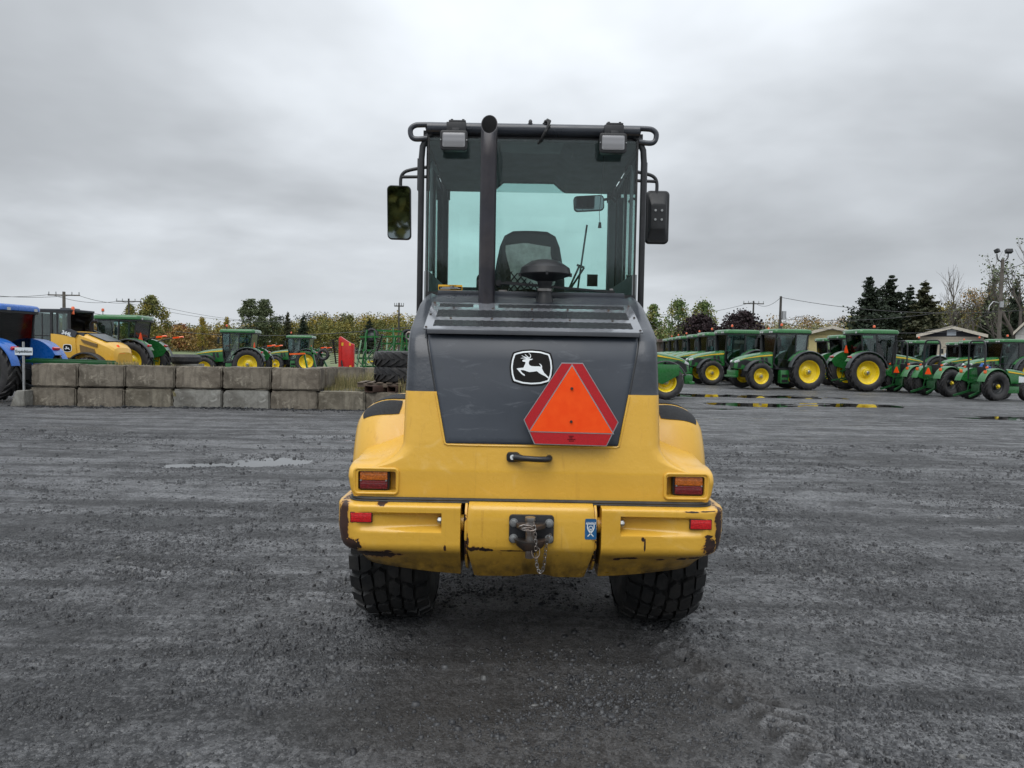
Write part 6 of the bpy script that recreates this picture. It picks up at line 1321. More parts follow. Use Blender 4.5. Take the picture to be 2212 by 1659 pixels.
def disc_gang(px, py0, py1, Y, lean, n, r, label):
    a = at(px+lean, py0, Y); b = at(px, py1, Y); T = thing('disc_gang', label, 'harrow discs', (b.x, b.y, b.z)); a = a-b; b = Vector((0, 0, 0)); m0 = None
    mb = MB(); mb.cyl(b, a, .03, n=8); mb.build('gang_shaft', 'blackmetal', T)
    d = a.normalized(); q = d.to_track_quat('Z', 'Y').to_euler()
    for i in range(n):
        if m0 is None:
            mb = MB(); pr = []
            for k in range(32): rr_ = r*(1 if k % 4 < 2 else .84); pr.append((rr_*cos(2*pi*k/32), rr_*sin(2*pi*k/32)))
            mb.prism(pr, lambda x, y: Vector((x, y, -.008)), lambda x, y: Vector((x, y, .008))); o = mb.build('disc', 'cast', T, smooth=False); m0 = o
        else: o = copy_part(m0)
        o.location = a*((i+.5)/n); o.rotation_euler = (q.x+random.uniform(-.05, .05), q.y, q.z)
    return T
disc_gang(726, 733, 786, 27.2, -7, 12, .22, 'black notched disc gang leaning left of the red mower')
disc_gang(806, 722, 786, 28.5, 20, 15, .20, 'black notched disc gang leaning right of the red mower')
def cultivator():
    c = at(822, 790, 33.5); z = GZ(c.x, c.y); T = thing('field_cultivator', 'large green folded field cultivator with small wheels behind the spare tyres', 'cultivator', (c.x, c.y, z)); r = random.Random(9)
    def bar(a, b, w=.09, nm='frame_bar', mt='green'):
        mb = MB(); mb.beam(a, b, w, w); return mb.build(nm, mt, T)
    for (z0, x0, x1, y) in ((.55, -1.4, 3.2, 0), (.75, -1.2, 3.2, 1.0), (1.55, -.9, 2.8, .1), (2.2, -1.1, 2.9, .4), (2.55, -.6, 2.2, .9), (1.9, -.3, 3, 1.4), (1.15, -1.3, 2.6, .7)): bar((x0, y, z0), (x1, y, z0+r.uniform(-.08, .15)))
    for i in range(19): x = -1.2+i*.23; bar((x, r.uniform(0, .6), .5), (x+r.uniform(-.15, .35), r.uniform(.1, 1), r.uniform(2.0, 2.75)), .07)
    for i in range(6): x = -1.1+i*.7; bar((x, 0, .5), (x+.9, .5, 1.9), .05)
    for i in range(16): x = -1.2+i*.26; mb = MB(); mb.tube([(x, .1, 1.6), (x-.1, -.1, 1.45), (x-.15, -.2, 1.2), (x, -.25, .95), (x+.12, -.2, .85)], .022, 5); mb.build('spring_tine', 'blackmetal', T)
    wt = ag_tyre(.34, .20, 14, .02, .5); wm = None
    for (x, y, z0) in ((-.55, .6, 2.3), (1.2, .6, 2.3), (.5, -.1, .36), (2.4, -.1, .36), (-1.2, -.1, .36), (1.1, .9, 1.45)):
        if wm is None:
            wm = wt.build('gauge_wheel', 'tyre', T, angle=35); mb = MB(); mb.lathe([(.18, -.06), (.12, -.02), (0, -.03)], (0, 0, 0), 'Y', 14); mb.lathe([(.18, .06), (.12, .02), (0, .03)], (0, 0, 0), 'Y', 14); tag(mb.build('wheel_rim', 'fendergrey', wm), kind='stuff'); o = wm
        else: o = copy_part(wm)
        o.location = (x, y, z0); o.rotation_euler = (random.uniform(-.3, .3), random.random(), random.uniform(-.5, .5))
    for i in range(3): mb = MB(); mb.box((-.2+i*1.0, -.1, 1.0), (.8, .06, .10)); mb.build('yellow_hose_rail', 'rimyellow', T)
    mb = MB(); mb.box((.6, .2, 1.35), (1.3, .5, .25)); mb.build('tool_box', 'decalwhite', T, bevel=.08)
    return T
cultivator()
c = at(672, 745, 40); LT = thing('green_planter_unit', 'small green folded implement with an amber and red lamp bar', 'implement', (c.x, c.y, GZ(c.x, c.y)))
for a, b in (((-.6, 0, 1.7), (1.1, 0, 1.5)), ((.4, 0, 1.9), (1.2, 0, .3)), ((-.4, 0, 1.6), (-.1, 0, .2)), ((0, 0, 2.0), (.4, 0, .3))):
    mb = MB(); mb.beam(a, b, .09, .09); mb.build('frame_bar', 'green', LT)
mb = MB(); mb.beam((-1.2, -.1, 1.55), (-.3, -.1, 1.60), .09, .09); mb.build('amber_bar', 'beacon', LT)
wheelx = ag_tyre(.34, .18, 12, .02, .5).build('gauge_wheel', 'tyre', LT); wheelx.location = (.75, -.15, 1.55)
# black tyre heap front-left of green tractor
c = at(400, 775, 33); mb = MB(); mb.lathe([(.30, -.2), (.55, -.22), (.70, -.1), (.70, .1), (.55, .22), (.30, .2)], (0, 0, 0), 'Z', 24); o = mb.build('loose_tyre', 'tyre', solid=0); o.location = (c.x, c.y, .98); o['label'] = 'black tyre lying on blocks left of the long green hood'; o['category'] = 'tyre'
mb = MB(); mb.box((0, 0, 0), (1.4, 1.0, 1.05)); o = mb.build('concrete_block', 'concrete', bevel=.03); o.location = (c.x, c.y, .23); tag(o, 'grey concrete block carrying a black tyre', 'block')
# ---------------------------------------------------------------- chain link fence far left
FN = thing('chain_link_fence', 'low grey chain link fence at the far edge of the grass field', 'fence', (-60, 150, GZ(-60, 150)))
m, t, p = newmat('chain_link_mesh'); o_ = [n for n in t.nodes if n.type == 'OUTPUT_MATERIAL'][0]; tr = N(t, 'ShaderNodeBsdfTransparent'); mx = N(t, 'ShaderNodeMixShader'); mx.inputs[0].default_value = .28
p.inputs['Base Color'].default_value = (.22, .23, .24, 1); t.links.new(tr.outputs[0], mx.inputs[1]); t.links.new(p.outputs[0], mx.inputs[2]); t.links.new(mx.outputs[0], o_.inputs[0]); MT['chain'] = m
pm = None
for i in range(26):
    if pm is None: mb = MB(); mb.cyl((0, 0, 0), (0, 0, 1.9), .06, n=8); pm = mb.build('fence_post', 'galv', FN); o = pm
    else: o = copy_part(pm)
    o.location = (-52+i*4.0, 0, 0)
mb = MB(); mb.beam((-52, 0, 1.85), (50, 0, 1.85), .06, .06); mb.build('top_rail', 'galv', FN)
mb = MB(); mb.box((-1, .03, .95), (102, .01, 1.8)); mb.build('wire_mesh', 'chain', FN)
# ---------------------------------------------------------------- trees
def foliage_mat(name, c0, c1, c2=None):
    sc_ = 1.0 if name in ('leaf_purple', 'cedar_green') else (1.25 if name in ('needle', 'needle_brown') else 1.6)
    c0, c1 = tuple(x*sc_+.004 for x in c0), tuple(x*sc_+.006 for x in c1); c2 = tuple(x*sc_ for x in c2) if c2 else None
    m, t, p = newmat(name); gi = N(t, 'ShaderNodeNewGeometry'); tc = N(t, 'ShaderNodeTexCoord').outputs['Object']
    n = noise(t, .55, 3, .5, tc); c = mixc(t, gi.outputs['Random Per Island'], c0, c1)
    if c2: c = mixc(t, mrange(t, n.outputs[0], .50, .60, 0, .9), c, c2)
    t.links.new(c, p.inputs['Base Color']); p.inputs['Roughness'].default_value = .7; p.inputs['Specular IOR Level'].default_value = .25
    p.inputs['Subsurface Weight'].default_value = 0; MT[name] = m
foliage_mat('leaf_olive', (.045, .055, .016), (.12, .12, .034), (.16, .13, .03)); foliage_mat('leaf_yellow', (.11, .085, .015), (.26, .19, .030), (.11, .11, .03))
foliage_mat('leaf_green', (.040, .070, .022), (.10, .135, .042), (.15, .14, .04)); foliage_mat('leaf_grey', (.045, .060, .032), (.10, .115, .060)); foliage_mat('leaf_rust', (.12, .045, .022), (.26, .10, .04), (.12, .08, .03))
foliage_mat('leaf_purple', (.014, .009, .010), (.040, .022, .026)); foliage_mat('needle', (.010, .018, .011), (.030, .042, .024)); foliage_mat('needle_brown', (.020, .028, .014), (.055, .052, .024)); foliage_mat('cedar_green', (.008, .018, .006), (.022, .038, .012))
foliage_mat('leaf_pale', (.09, .10, .05), (.17, .17, .08), (.20, .15, .06)); foliage_mat('leaf_ginger', (.10, .065, .02), (.21, .13, .035), (.07, .06, .03))
MT['bark'] = simple('tree_bark', (.055, .045, .036), .85, 0, .3, 3, .01, 14); MT['twig'] = simple('bare_twigs', (.13, .115, .10), .85, 0, .2, 3)
def leaves(mb_v, mb_f, C, n, s, r, flat=1.0):
    u_ = rng.normal(0, 1, (n, 3)); u_ /= np.linalg.norm(u_, axis=1)[:, None]; P = C+r*1.15*u_*(rng.random((n, 1))**.45)*np.array([1, 1, flat]); a = rng.normal(0, 1, (n, 3)); a /= np.linalg.norm(a, axis=1)[:, None]; b = np.cross(a, rng.normal(0, 1, (n, 3))); b /= np.linalg.norm(b, axis=1)[:, None]
    k = s*rng.uniform(.5, 1.3, (n, 1)); q = np.stack([P-a*k-b*k*.6, P+a*k*.4-b*k, P+a*k+b*k*.5, P-a*k*.3+b*k], 1).reshape(-1, 3); o = sum(len(x) for x in mb_v); mb_v.append(q)
    mb_f.append(o+np.arange(4*n).reshape(-1, 4))
def mesh_np(name, V, F, mat):
    V = np.concatenate(V); F = np.concatenate(F); me = bpy.data.meshes.new(name); me.vertices.add(len(V)); me.vertices.foreach_set('co', V.astype(np.float32).ravel()); me.loops.add(F.size); me.loops.foreach_set('vertex_index', F.ravel().astype(np.int32))
    me.polygons.add(len(F)); me.polygons.foreach_set('loop_start', (np.arange(len(F))*F.shape[1]).astype(np.int32)); me.update(); me.validate(); me.materials.append(MT[mat]); return me
def trunk_mb(h, r, limbs, seed, lean=.05, r_end=.25):
    R = random.Random(seed); mb = MB(); P = []; x = y = 0
    for i in range(8): P.append(Vector((x, y, h*i/7-.1))); x += R.gauss(0, lean*h/8); y += R.gauss(0, lean*h/8)
    mb.tube(P, [r*(1-i/7*(1-r_end)) for i in range(8)], 7); ends = []
    for i in range(limbs):
        k = R.uniform(.25, .92); j = k*7; b0 = P[int(j)].lerp(P[min(7, int(j)+1)], j-int(j)); a = R.uniform(0, 6.28); L_ = h*.34*(1.15-k)*R.uniform(.8, 1.3); q = [b0]
        d = Vector((cos(a), sin(a), R.uniform(.5, 1.3))).normalized()
        for s_ in range(4): q.append(q[-1]+d*L_/4); d = (d+Vector((R.gauss(0, .15), R.gauss(0, .15), .12))).normalized()
        mb.tube(q, [r*.42*(1-s_*.2) for s_ in range(5)], 5); ends.append(q)
    return mb, P, ends
def broadleaf(h, w, base, seed, mat, n=2600, leaf=.16, airy=.5, top=1.0):
    R = random.Random(seed); mb, P, ends = trunk_mb(h*.93, h*.020+.05, 16, seed); V = []; F = []
    K = 70
    for i in range(K):
        u = R.random()**.8; z = base+(h-base)*u; prof = sin(pi*min(1, (u*.85+.15)))**.6*(1-.25*u*top); a = R.uniform(0, 6.28); rr = w/2*prof*(R.random()**.45)
        C = np.array([rr*cos(a), rr*sin(a), z]); leaves(V, F, C, max(8, int(n/K*R.uniform(.5, 1.5))), leaf, w*.13*R.uniform(.6, 1.5), .8)
    for q in ends: leaves(V, F, np.array(q[-1][:]), int(n/90), leaf, w*.13, .8)
    return mesh_np('crown', V, F, mat), mb
def conifer(h, w, base, seed, mat, dens=1.0, leaf=.13, ragged=.3):
    R = random.Random(seed); mb = MB(); mb.tube([Vector((0, 0, h*i/6-.1)) for i in range(7)], [(.03*h)*.55*(1-i/6*.93) for i in range(7)], 7); V = []; F = []; z = base
    while z < h*.99:
        u = (z-base)/(h-base); L0 = w/2*(1-u)**.85+.12; nb = int(5+3*(1-u))
        for k in range(nb):
            a = R.uniform(0, 6.28); L_ = L0*R.uniform(1-ragged, 1+ragged*.5); q = [Vector((0, 0, z))]; dz = -.10-.25*(1-u)
            for s_ in range(4): q.append(q[-1]+Vector((cos(a), sin(a), dz+.16*s_))*L_/4)
            mb.tube(q, [.02*h*.10*(1-s_*.2)+.006 for s_ in range(5)], 4)
            for s_ in range(1, 5): leaves(V, F, np.array(q[s_][:])-np.array([0, 0, .07]), int(9*dens*(1.3-.2*s_)+2), leaf*(.8+.6*(1-u)), L_*.24+.14, .75)
        z += h*.034*R.uniform(.8, 1.25)
    leaves(V, F, np.array([0, 0, h*.985]), 8, leaf*.7, .12, 2); return mesh_np('crown', V, F, mat), mb
def cedar(h, w, seed):
    R = random.Random(seed); V = []; F = []
    for i in range(150):
        u = R.random(); z = h*u; prof = (sin(pi*min(1, u*.75+.25))**.55)*(1-.55*u**2.5); a = R.uniform(0, 6.28); rr = w/2*prof*R.uniform(.55, 1.0); leaves(V, F, np.array([rr*cos(a), rr*sin(a), z]), 26, .10, w*.16, 2.2)
    leaves(V, F, np.array([0, 0, h]), 20, .08, .15, 3); mb = MB(); mb.cyl((0, 0, -.1), (0, 0, h*.8), .12, .05, 7); return mesh_np('crown', V, F, 'cedar_green'), mb
def bare(h, w, seed, leafmat=None, nleaf=0, up=.5):
    R = random.Random(seed); mb = MB(); tips = []
    def grow(p0, d, L_, r, lev):
        q = [p0]
        for i in range(4): q.append(q[-1]+d*L_/4); d = (d+Vector((R.gauss(0, .10), R.gauss(0, .10), R.gauss(.04, .05)))).normalized()
        mb.tube(q, [r*(1-i*.12) for i in range(5)], 6 if lev < 2 else 3, cap=False)
        if lev >= 5: tips.append(q[-1]); return
        for i in range(3 if lev else 5):
            k = R.uniform(.35, 1.0) if i else 1.0; b0 = q[int(k*4)]; a = R.uniform(0, 6.28); sp = R.uniform(.25, .60) if lev else R.uniform(.3, .75); e = d.orthogonal().normalized(); f = d.cross(e); nd = (d*cos(sp)+(e*cos(a)+f*sin(a))*sin(sp)+Vector((0, 0, up*.25))).normalized()
            grow(b0, nd, L_*R.uniform(.62, .82), r*.55, lev+1)
    grow(Vector((0, 0, -.1)), Vector((0, 0, 1)), h*.26, h*.018+.03, 0)
    V = []; F = []
    if nleaf:
        for q in tips:
            if R.random() < .7: leaves(V, F, np.array(q[:]), nleaf, .07, .45)
    return (mesh_np('crown', V, F, leafmat) if nleaf else None), mb
LIB = {}
def lib(key, fn):
    crown, mb = fn(); T = mb.build('trunk', 'twig' if key.startswith('bare') else 'bark'); me = T.data; bpy.data.objects.remove(T); LIB[key] = (crown, me)
def tree(name, key, px, py_top, Y, label, cat='tree', h0=None, group=None, wide=1.0, zb=None):
    crown, tme = LIB[key]; hgt = max(v.co.z for v in (crown or tme).vertices) if key not in HT else HT[key]; HT[key] = hgt
    c = at(px, py_top, Y); g = GZ(c.x, c.y) if zb is None else zb; s = (c.z-g)/hgt
    T = thing(name, label, cat, (c.x, c.y, g), random.uniform(0, 6), group); T.scale = (s*wide, s*wide, s)
    o = bpy.data.objects.new('trunk', tme); COL.objects.link(o); o.parent = T
    if crown: o = bpy.data.objects.new('crown', crown); COL.objects.link(o); o.parent = T
    return T
HT = {}
lib('poplar', lambda: broadleaf(13, 6.0, 2.2, 3, 'leaf_grey', 4200, .17)); lib('elm', lambda: broadleaf(12, 8, 1.8, 5, 'leaf_olive', 4200, .17)); lib('ash', lambda: broadleaf(12, 7.5, 2.4, 8, 'leaf_green', 3000, .16)); lib('ash2', lambda: broadleaf(11, 5.5, 2.0, 18, 'leaf_green', 2200, .16))
lib('maple', lambda: broadleaf(8, 7.5, .9, 11, 'leaf_purple', 5600, .15, top=.6)); lib('rust', lambda: broadleaf(6, 6, .5, 13, 'leaf_rust', 3600, .15, top=.5)); lib('yellow', lambda: broadleaf(9, 5, 1.2, 15, 'leaf_yellow', 1800, .16)); lib('lime', lambda: broadleaf(4, 6, .2, 17, 'leaf_pale', 3000, .12, top=.4))
lib('spruceA', lambda: conifer(14, 6.5, 1.0, 21, 'needle', 2.3, .14, .5)); lib('spruceB', lambda: conifer(14, 8.5, 1.2, 22, 'needle', 2.3, .14, .65)); lib('spruceC', lambda: conifer(12, 5.0, .8, 23, 'needle_brown', 3.0, .13)); lib('pine', lambda: conifer(13, 8.5, 2.0, 24, 'needle', 2.2, .15, .6))
lib('cedar', lambda: cedar(7, 1.9, 25)); lib('bare', lambda: bare(12, 9, 26)); lib('bare_leafy', lambda: bare(12, 9, 27, 'leaf_ginger', 10)); lib('bare_green', lambda: bare(14, 9, 29, 'leaf_grey', 7))
# left side
tree('poplar_tree', 'poplar', 541, 644, 135, 'tall twin grey green poplar standing above the treeline, left half', wide=1.2); tree('poplar_tree', 'poplar', 572, 645, 137, 'tall twin grey green poplar standing above the treeline, right half', wide=1.15)
tree('broadleaf_tree', 'elm', 328, 636, 92, 'large olive green tree right of the second utility pole', wide=.95); tree('broadleaf_tree', 'elm', 280, 655, 96, 'smaller olive green tree directly behind the second utility pole', wide=.65)
tree('rust_bush', 'rust', 387, 697, 130, 'rust red round tree between the olive tree and the field', wide=1.0)
for px, py, Y, w, lab in ((437, 683, 120, .7, 'thin yellow leaved tree above the long green hood'), (490, 683, 125, .6, 'thin yellow green sapling left of the tall poplars'), (622, 672, 140, .8, 'dark pointed spruce right of the poplars')):
    tree('spruce_tree' if 'spruce' in lab else 'yellow_tree', 'spruceC' if 'spruce' in lab else 'yellow', px, py, Y, lab, wide=w)
tree('spruce_tree', 'spruceA', 655, 681, 140, 'dark spruce in the treeline, second from the poplars', wide=1.1); tree('spruce_tree', 'spruceB', 798, 688, 140, 'broad dark spruce in the treeline above the green cultivator', wide=1.2)
# right side
for key, px, py, Y, w, lab in (('ash2', 1412, 655, 88, 1.0, 'pale green tree just right of the black engine hood'), ('ash', 1466, 637, 95, .85, 'tall airy green tree left of the purple maples'), ('ash', 1520, 641, 98, .95, 'broad airy green tree behind the left purple maple'),
        ('maple', 1512, 672, 78, 1.05, 'dark purple maple, left one of two'), ('maple', 1602, 664, 76, 1.05, 'dark purple maple, right one of two'), ('lime', 1672, 712, 70, .8, 'low pale green shrub beside the right purple maple'),
        ('pine', 1880, 597, 96, 1.15, 'ragged dark spruce, leftmost of the tall group'), ('spruceB', 1928, 594, 92, 1.3, 'tall dark spruce, second of the tall group'), ('spruceA', 1968, 614, 95, 1.2, 'dark spruce, third of the tall group'), ('spruceC', 2000, 604, 88, 1.4, 'brownish spruce at the right of the tall group'),
        ('bare', 2075, 575, 92, .95, 'leafless grey tree between the spruces and the cedars'), ('bare_leafy', 2112, 600, 86, .85, 'half bare tree with ginger leaves behind the cedars'), ('cedar', 2138, 640, 74, 1.1, 'narrow dark green cedar, left one of three'), ('cedar', 2158, 638, 73, 1.0, 'narrow dark green cedar, middle one of three'), ('cedar', 2176, 662, 74, .9, 'narrow dark green cedar, right one of three'),
        ('pine', 2148, 592, 95, .5, 'dark spruce top showing behind the floodlight pole'), ('bare_green', 2222, 500, 62, 1.1, 'tall half bare tree at the right edge of the picture'), ('spruceA', 2196, 600, 80, .7, 'dark spruce under the tall tree at the right edge')):
    nm = {'ash': 'broadleaf_tree', 'ash2': 'broadleaf_tree', 'maple': 'purple_maple', 'lime': 'shrub', 'pine': 'spruce_tree', 'spruceA': 'spruce_tree', 'spruceB': 'spruce_tree', 'spruceC': 'spruce_tree', 'bare': 'bare_tree', 'bare_leafy': 'bare_tree', 'bare_green': 'bare_tree', 'cedar': 'cedar_tree'}[key]
    tree(nm, key, px, py, Y, lab, wide=w)
# the far wood as one mass: many crowns in one object per colour family
def wood(name, label, spots, mat):
    V = []; F = []
    for (px, py, Y, w) in spots:
        c = at(px, py, Y); g = GZ(c.x, c.y); h = c.z-g; K = 14
        for i in range(K):
            u = random.random()**.75; a = random.uniform(0, 6.28); rr = w/2*sin(pi*min(1, u*.8+.2))**.6*random.random()**.4; leaves(V, F, np.array([c.x+rr*cos(a), c.y+rr*sin(a), g+h*(.06+.90*u)]), 46, .14, w*.19)
    o = bpy.data.objects.new(name, mesh_np(name, V, F, mat)); COL.objects.link(o); tag(o, label, 'woodland', kind='stuff')
R9 = random.Random(4)
def ring_spots(x0, x1, step, top, jit, Y0, Y1, w): return [(x+R9.uniform(-5, 5), top(x)+R9.uniform(-jit, jit), R9.uniform(Y0, Y1), w*R9.uniform(.7, 1.2)) for x in np.arange(x0, x1, step)]
tl = lambda x: float(np.interp(x, [0, 60, 130, 200, 330, 420, 520, 600, 700, 780, 860, 930], [684, 692, 684, 698, 700, 705, 702, 694, 686, 684, 682, 684]))
wood('woodland', 'olive brown autumn wood beyond the field on the left', ring_spots(-40, 930, 9, lambda x: tl(x)+3, 8, 150, 175, 7)+ring_spots(-40, 930, 12, lambda x: tl(x)+14, 6, 140, 150, 6), 'leaf_olive')
wood('woodland', 'yellow ochre trees mixed through the wood on the left', ring_spots(690, 930, 11, lambda x: tl(x)-2, 7, 148, 170, 6)+ring_spots(420, 690, 26, lambda x: tl(x)+6, 8, 142, 160, 5), 'leaf_yellow')
wood('woodland', 'dark evergreen clumps in the wood on the left', ring_spots(560, 780, 20, lambda x: tl(x)-8, 8, 146, 160, 5), 'needle')
wood('woodland', 'reddish brown thicket at the left end of the wood', ring_spots(20, 470, 12, lambda x: tl(x)+14, 9, 120, 138, 6), 'leaf_ginger')
tr_ = lambda x: float(np.interp(x, [1380, 1440, 1560, 1650, 1720, 1800, 1860, 2000, 2240], [700, 702, 706, 694, 692, 690, 688, 700, 690]))
wood('woodland', 'pale autumn wood behind the green tractors on the right', ring_spots(1380, 1900, 9, tr_, 7, 150, 190, 7), 'leaf_ginger')
wood('woodland', 'pale green thicket behind the green tractors on the right', ring_spots(1380, 1860, 15, lambda x: tr_(x)+12, 6, 130, 148, 6), 'leaf_pale')
wood('woodland', 'brown green thicket behind the houses at the right', ring_spots(1850, 2240, 7, lambda x: 690+10*sin(x*.05), 12, 98, 120, 5)+ring_spots(1980, 2240, 7, lambda x: 668, 14, 100, 110, 4.5), 'leaf_olive')
wood('woodland', 'dark thicket under the tall spruces', ring_spots(1850, 2040, 7, lambda x: 690, 12, 96, 104, 5), 'needle_brown')
def backwood():  # added out of view so the left mirror reflects something dark
    V = []; F = []
    for i in range(60):
        x = -48+i*1.5; y = -52+R9.uniform(-3, 3)
        for j in range(12): leaves(V, F, np.array([x+R9.uniform(-1.5, 1.5), y, R9.uniform(.2, 8)]), 40, .45, 1.6)
    o = bpy.data.objects.new('woodland', mesh_np('woodland', V, F, 'leaf_olive')); COL.objects.link(o); tag(o, 'unseen thicket added behind the camera to darken the left mirror', 'woodland', kind='stuff')
backwood()
# ---------------------------------------------------------------- houses
MT['siding'] = simple('cream_siding', (.46, .41, .33), .7); MT['sidingy'] = simple('pale_yellow_siding', (.50, .42, .20), .7); MT['whitewall'] = simple('white_siding', (.55, .55, .52), .7); MT['shingle'] = simple('brown_shingles', (.10, .075, .065), .85, 0, .25, 3); MT['gabledk'] = simple('dark_gable_boards', (.035, .037, .045), .7); MT['fascia'] = simple('cream_fascia', (.52, .48, .40), .6); MT['winglass'] = simple('house_window_glass', (.06, .08, .09), .1)
def house(name, label, pxl, pxr, pxm, py_eave, py_ridge, Y, wall, gable, depth=12, vent=True, wins=()):
    a = at(pxl, py_eave, Y); b = at(pxr, py_eave, Y); r = at(pxm, py_ridge, Y); g = GZ(a.x, a.y); cx_ = (a.x+b.x)/2
    th = -math.atan2(cx_, Y); T = thing(name, label, 'house', (cx_, Y, g), th); kx = cos(th); w = (b.x-a.x)*kx; he = (a.z+b.z)/2-g; hr = r.z-g; xr = (r.x-cx_)*kx; ov = w*.05
    mb = MB(); mb.box((0, depth/2, he/2-.02), (w-2*ov, depth, he)); wl = mb.build('wall', wall, T)
    for z in np.arange(.25, he-.1, .22):
        mb = MB(); mb.box((0, -.012, z), (w-2*ov, .024, .20), Matrix.Rotation(-.06, 3, 'X')); mb.build('siding_board', wall, wl)
    mb = MB(); mb.prism([(-w/2+ov, he), (w/2-ov, he), (xr, hr-.12)], lambda x, z: Vector((x, 0, z)), lambda x, z: Vector((x, depth, z))); mb.build('gable', gable, T, smooth=False)
    for (x0, x1) in ((-w/2, xr), (xr, w/2)):
        z0, z1 = (he, hr) if x0 < xr - 1e-6 and x1 == xr else (hr, he)
        mb = MB(); mb.prism([(x0, z0), (x1, z1), (x1, z1+.14), (x0, z0+.14)], lambda x, z: Vector((x, -.5, z)), lambda x, z: Vector((x, depth+.4, z))); rf3 = mb.build('roof', 'shingle', T, smooth=False)
        mb = MB(); mb.prism([(x0, z0-.10), (x1, z1-.10), (x1, z1+.17), (x0, z0+.17)], lambda x, z: Vector((x, -.56, z)), lambda x, z: Vector((x, -.505, z))); mb.build('fascia', 'fascia', rf3, smooth=False)
    if vent: mb = MB(); mb.box((xr, -.03, (he+hr)/2), (.7, .06, .6)); mb.build('gable_vent', 'signwhite', T)
    for (x, z, ww, hh, nm) in wins:
        mb = MB(); mb.box((x, -.045, z), (ww+.2, .06, hh+.2)); fr = mb.build(nm, 'signwhite', T); mb = MB(); mb.box((x, -.085, z), (ww, .03, hh)); mb.build('pane', 'winglass', fr)
    return T
house('gabled_house', 'cream single storey house with dark gable behind the roll bar tractors', 1978, 2132, 2056, 727, 708, 62, 'siding', 'gabledk', 12, True, ((0, 1.1, .7, 1.9, 'door'), (-1.0, 1.4, .8, 1.0, 'window'), (1.0, 1.4, .8, 1.0, 'window'), (2.2, 1.4, .9, 1.0, 'window')))
house('gabled_building', 'low pale yellow gabled building behind the two largest tractors', 1742, 1852, 1798, 722, 708, 66, 'sidingy', 'sidingy', 14, False)
house('gabled_house', 'white gabled house cut off by the right edge of the picture', 2188, 2290, 2228, 722, 685, 60, 'whitewall', 'whitewall', 12, False)
for px, Y in ((1774, 70), (1790, 70)):
    c = at(px, 700, Y); mb = MB(); mb.cyl((0, 0, 0), (0, 0, 4.6), .07, n=8); mb.box((0, 0, 4.5), (.35, .2, .2)); o = mb.build('roof_vent_pipe', 'galv'); o.location = (c.x, c.y, 0); tag(o, 'thin pale pipe rising above the yellow building, %s one' % ('left' if px < 1780 else 'right'), 'pipe', 'pipes above the yellow building')
c = at(1700, 705, 64); mb = MB(); mb.box((0, 0, 1.4), (9, 5, 2.8)); mb.prism([(-4.8, 2.8), (4.8, 2.8), (4.6, 3.1), (-4.6, 3.1)], lambda x, z: Vector((x, -2.9, z)), lambda x, z: Vector((x, 2.9, z))); o = mb.build('flat_shed', 'shingle', smooth=False); o.location = (c.x-6.5, c.y+6, 0); tag(o, 'low brown roofed shed showing just above the green tractor roofs', 'shed')
# ---------------------------------------------------------------- poles and wires
MT['polewood'] = simple('grey_pole_wood', (.12, .105, .09), .85, 0, .3, 3); MT['wire'] = simple('wire', (.05, .05, .055), .6); MT['poledark'] = simple('dark_pole_wood', (.055, .050, .045), .8, 0, .2, 3)
def pole(px, pyt, Y, label, arm=1.4, r=.14, mat='poledark', extra=None, tilt=0):
    c = at(px, pyt, Y); g = GZ(c.x, c.y); h = c.z-g; T = thing('utility_pole', label, 'utility pole', (c.x, c.y, g)); T.rotation_euler = (0, tilt, 0)
    mb = MB(); mb.cyl((0, 0, -.2), (0, 0, h), r, r*.7, 10); mb.build('pole_shaft', mat, T)
    if arm:
        mb = MB(); mb.beam((-arm, 0, h-.35), (arm, 0, h-.35), .10, .12); ca = mb.build('crossarm', mat, T)
        for k in (-.95, -.5, .5, .95): mb = MB(); mb.cyl((arm*k, 0, h-.3), (arm*k, 0, h-.02), .05, n=6); mb.build('insulator', 'galv', ca)
    return T, Vector((c.x, c.y, c.z-.1))
_, A1 = pole(138, 630, 70, 'wooden utility pole with crossarm above the yellow loader cab', 1.6, .2, 'polewood'); _, A2 = pole(278, 645, 88, 'dark utility pole with crossarm in front of the small olive tree', 1.6)
pole(862, 654, 74, 'thin dark utility pole left of the black engine hood', .5, .12); pole(1528, 690, 84, 'dark utility pole in front of the left purple maple', 0, .14)
_, A3 = pole(1628, 650, 88, 'utility pole with crossarm behind the right purple maple', 1.3, .14); _, A4 = pole(2152, 590, 78, 'leaning wooden pole beside the floodlight pole', 0, .16, 'polewood', tilt=.05)
T5, A5 = pole(1687, 640, 66, 'utility pole carrying a street lamp arm and a transformer', 0, .15)
h = A5.z+.1-T5.location.z
mb = MB(); mb.cyl((.35, 0, h-2.2), (.35, 0, h-1.4), .2, n=12); mb.build('transformer', 'galv', T5); mb = MB(); mb.tube([(0, 0, h-2.7), (.7, 0, h-2.2), (1.3, 0, h-1.95), (1.7, 0, h-1.9)], .05, 6); lm = mb.build('lamp_arm', 'galv', T5); mb = MB(); mb.box((1.85, 0, h-1.9), (.5, .2, .10)); mb.build('lamp_head', 'galv', lm, bevel=.02)
T6, A6 = pole(2166, 560, 48, 'tall weathered floodlight pole with two floodlights at the right', 0, .15, 'polewood')
h = A6.z+.1-T6.location.z; T6.name = 'floodlight_pole'; T6['category'] = 'floodlight pole'
mb = MB(); mb.tube([(-.42, 0, h+.35), (-.36, 0, h), (-.1, 0, h-.18), (.2, 0, h-.10), (.36, 0, h+.15), (.36, 0, h+.45)], .04, 6); br_ = mb.build('lamp_bracket', 'blackmetal', T6)
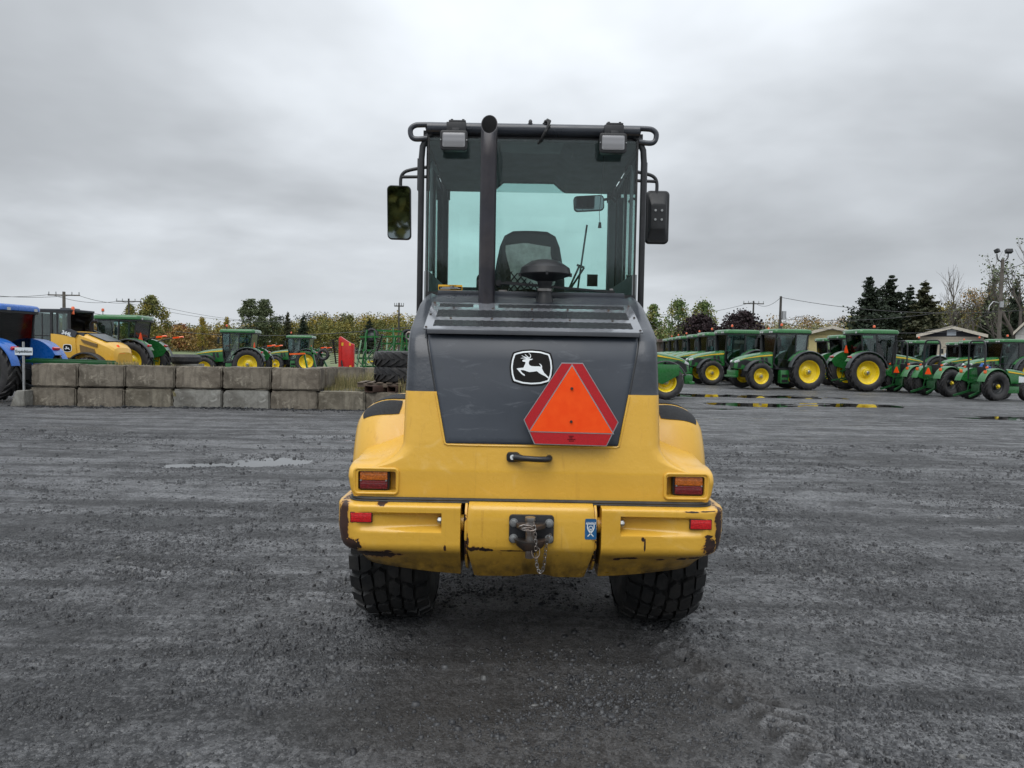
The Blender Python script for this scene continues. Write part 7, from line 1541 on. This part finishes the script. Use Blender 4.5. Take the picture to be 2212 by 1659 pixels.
for x, rz in ((-.45, .45), (.36, -.1)):
    mb = MB(); mb.box((x, -.05, h+.55), (.42 if x > 0 else .26, .28, .26), Matrix.Rotation(rz, 3, 'Z') @ Matrix.Rotation(-.4, 3, 'X')); mb.build('floodlight', 'blackmetal', br_, bevel=.03)
mb = MB(); mb.cyl((-.05, -.2, h-3.3), (-.05, -.2, h-2.9), .13, n=10); mb.tube([(0, 0, h-3.0), (-.5, 0, h-2.9), (-.75, 0, h-3.2), (-.8, 0, h-3.5)], .035, 6); mb.build('service_box', 'galv', T6)
def wire(p0, p1, sag, label, grp='overhead power lines', r=.022):
    n = 16; mb = MB(); mb.tube([Vector(p0).lerp(Vector(p1), i/n)-Vector((0, 0, sag*4*(i/n)*(1-i/n))) for i in range(n+1)], r, 4); o = mb.build('power_line', 'wire'); tag(o, label, 'power line', grp)
L0 = at(-120, 628, 66); far = at(620, 694, 125); f2 = at(900, 650, 74)
for k, dz, sd_ in ((-1.3, 0, 'left'), (1.3, .05, 'right')):
    wire(L0+Vector((k, 0, 0)), A1+Vector((k, 0, -.2)), .4, 'power line from the picture edge to the %s end of the first crossarm' % sd_); wire(A1+Vector((k, 0, -.2)), A2+Vector((k, 0, -.2)), .5, 'power line joining the %s ends of the two left crossarms' % sd_); wire(A2+Vector((k, 0, -.2)), far+Vector((k, 0, 0)), .9, 'power line from the %s end of the second crossarm towards the poplars' % sd_)
wire(A1+Vector((0, 0, -1.6)), at(560, 708, 125), .6, 'lower cable running from the left pole to the poplars'); wire(at(380, 716, 110), at(890, 706, 74), .8, 'cable crossing in front of the wood on the left', r=.04)
wire(A3, A5, .7, 'power line between the two poles over the purple maples'); wire(A5, at(2240, 668, 60), .8, 'power line running right from the street lamp pole'); wire(A5+Vector((0, 0, -2)), A4+Vector((0, 0, -3)), .9, 'lower cable running right from the street lamp pole')
wire(A5+Vector((0, 0, -2.4)), at(2080, 715, 60), .5, 'cable running down to the cream house'); wire(at(1380, 676, 88), A3, .8, 'power line coming from behind the engine hood to the maple pole'); wire(at(2000, 712, 60), A6+Vector((0, 0, -3.2)), .4, 'cable from the cream house to the floodlight pole'); wire(A6+Vector((0, 0, -.6)), at(2250, 545, 40), .2, 'cable running off to the right from the floodlight pole')
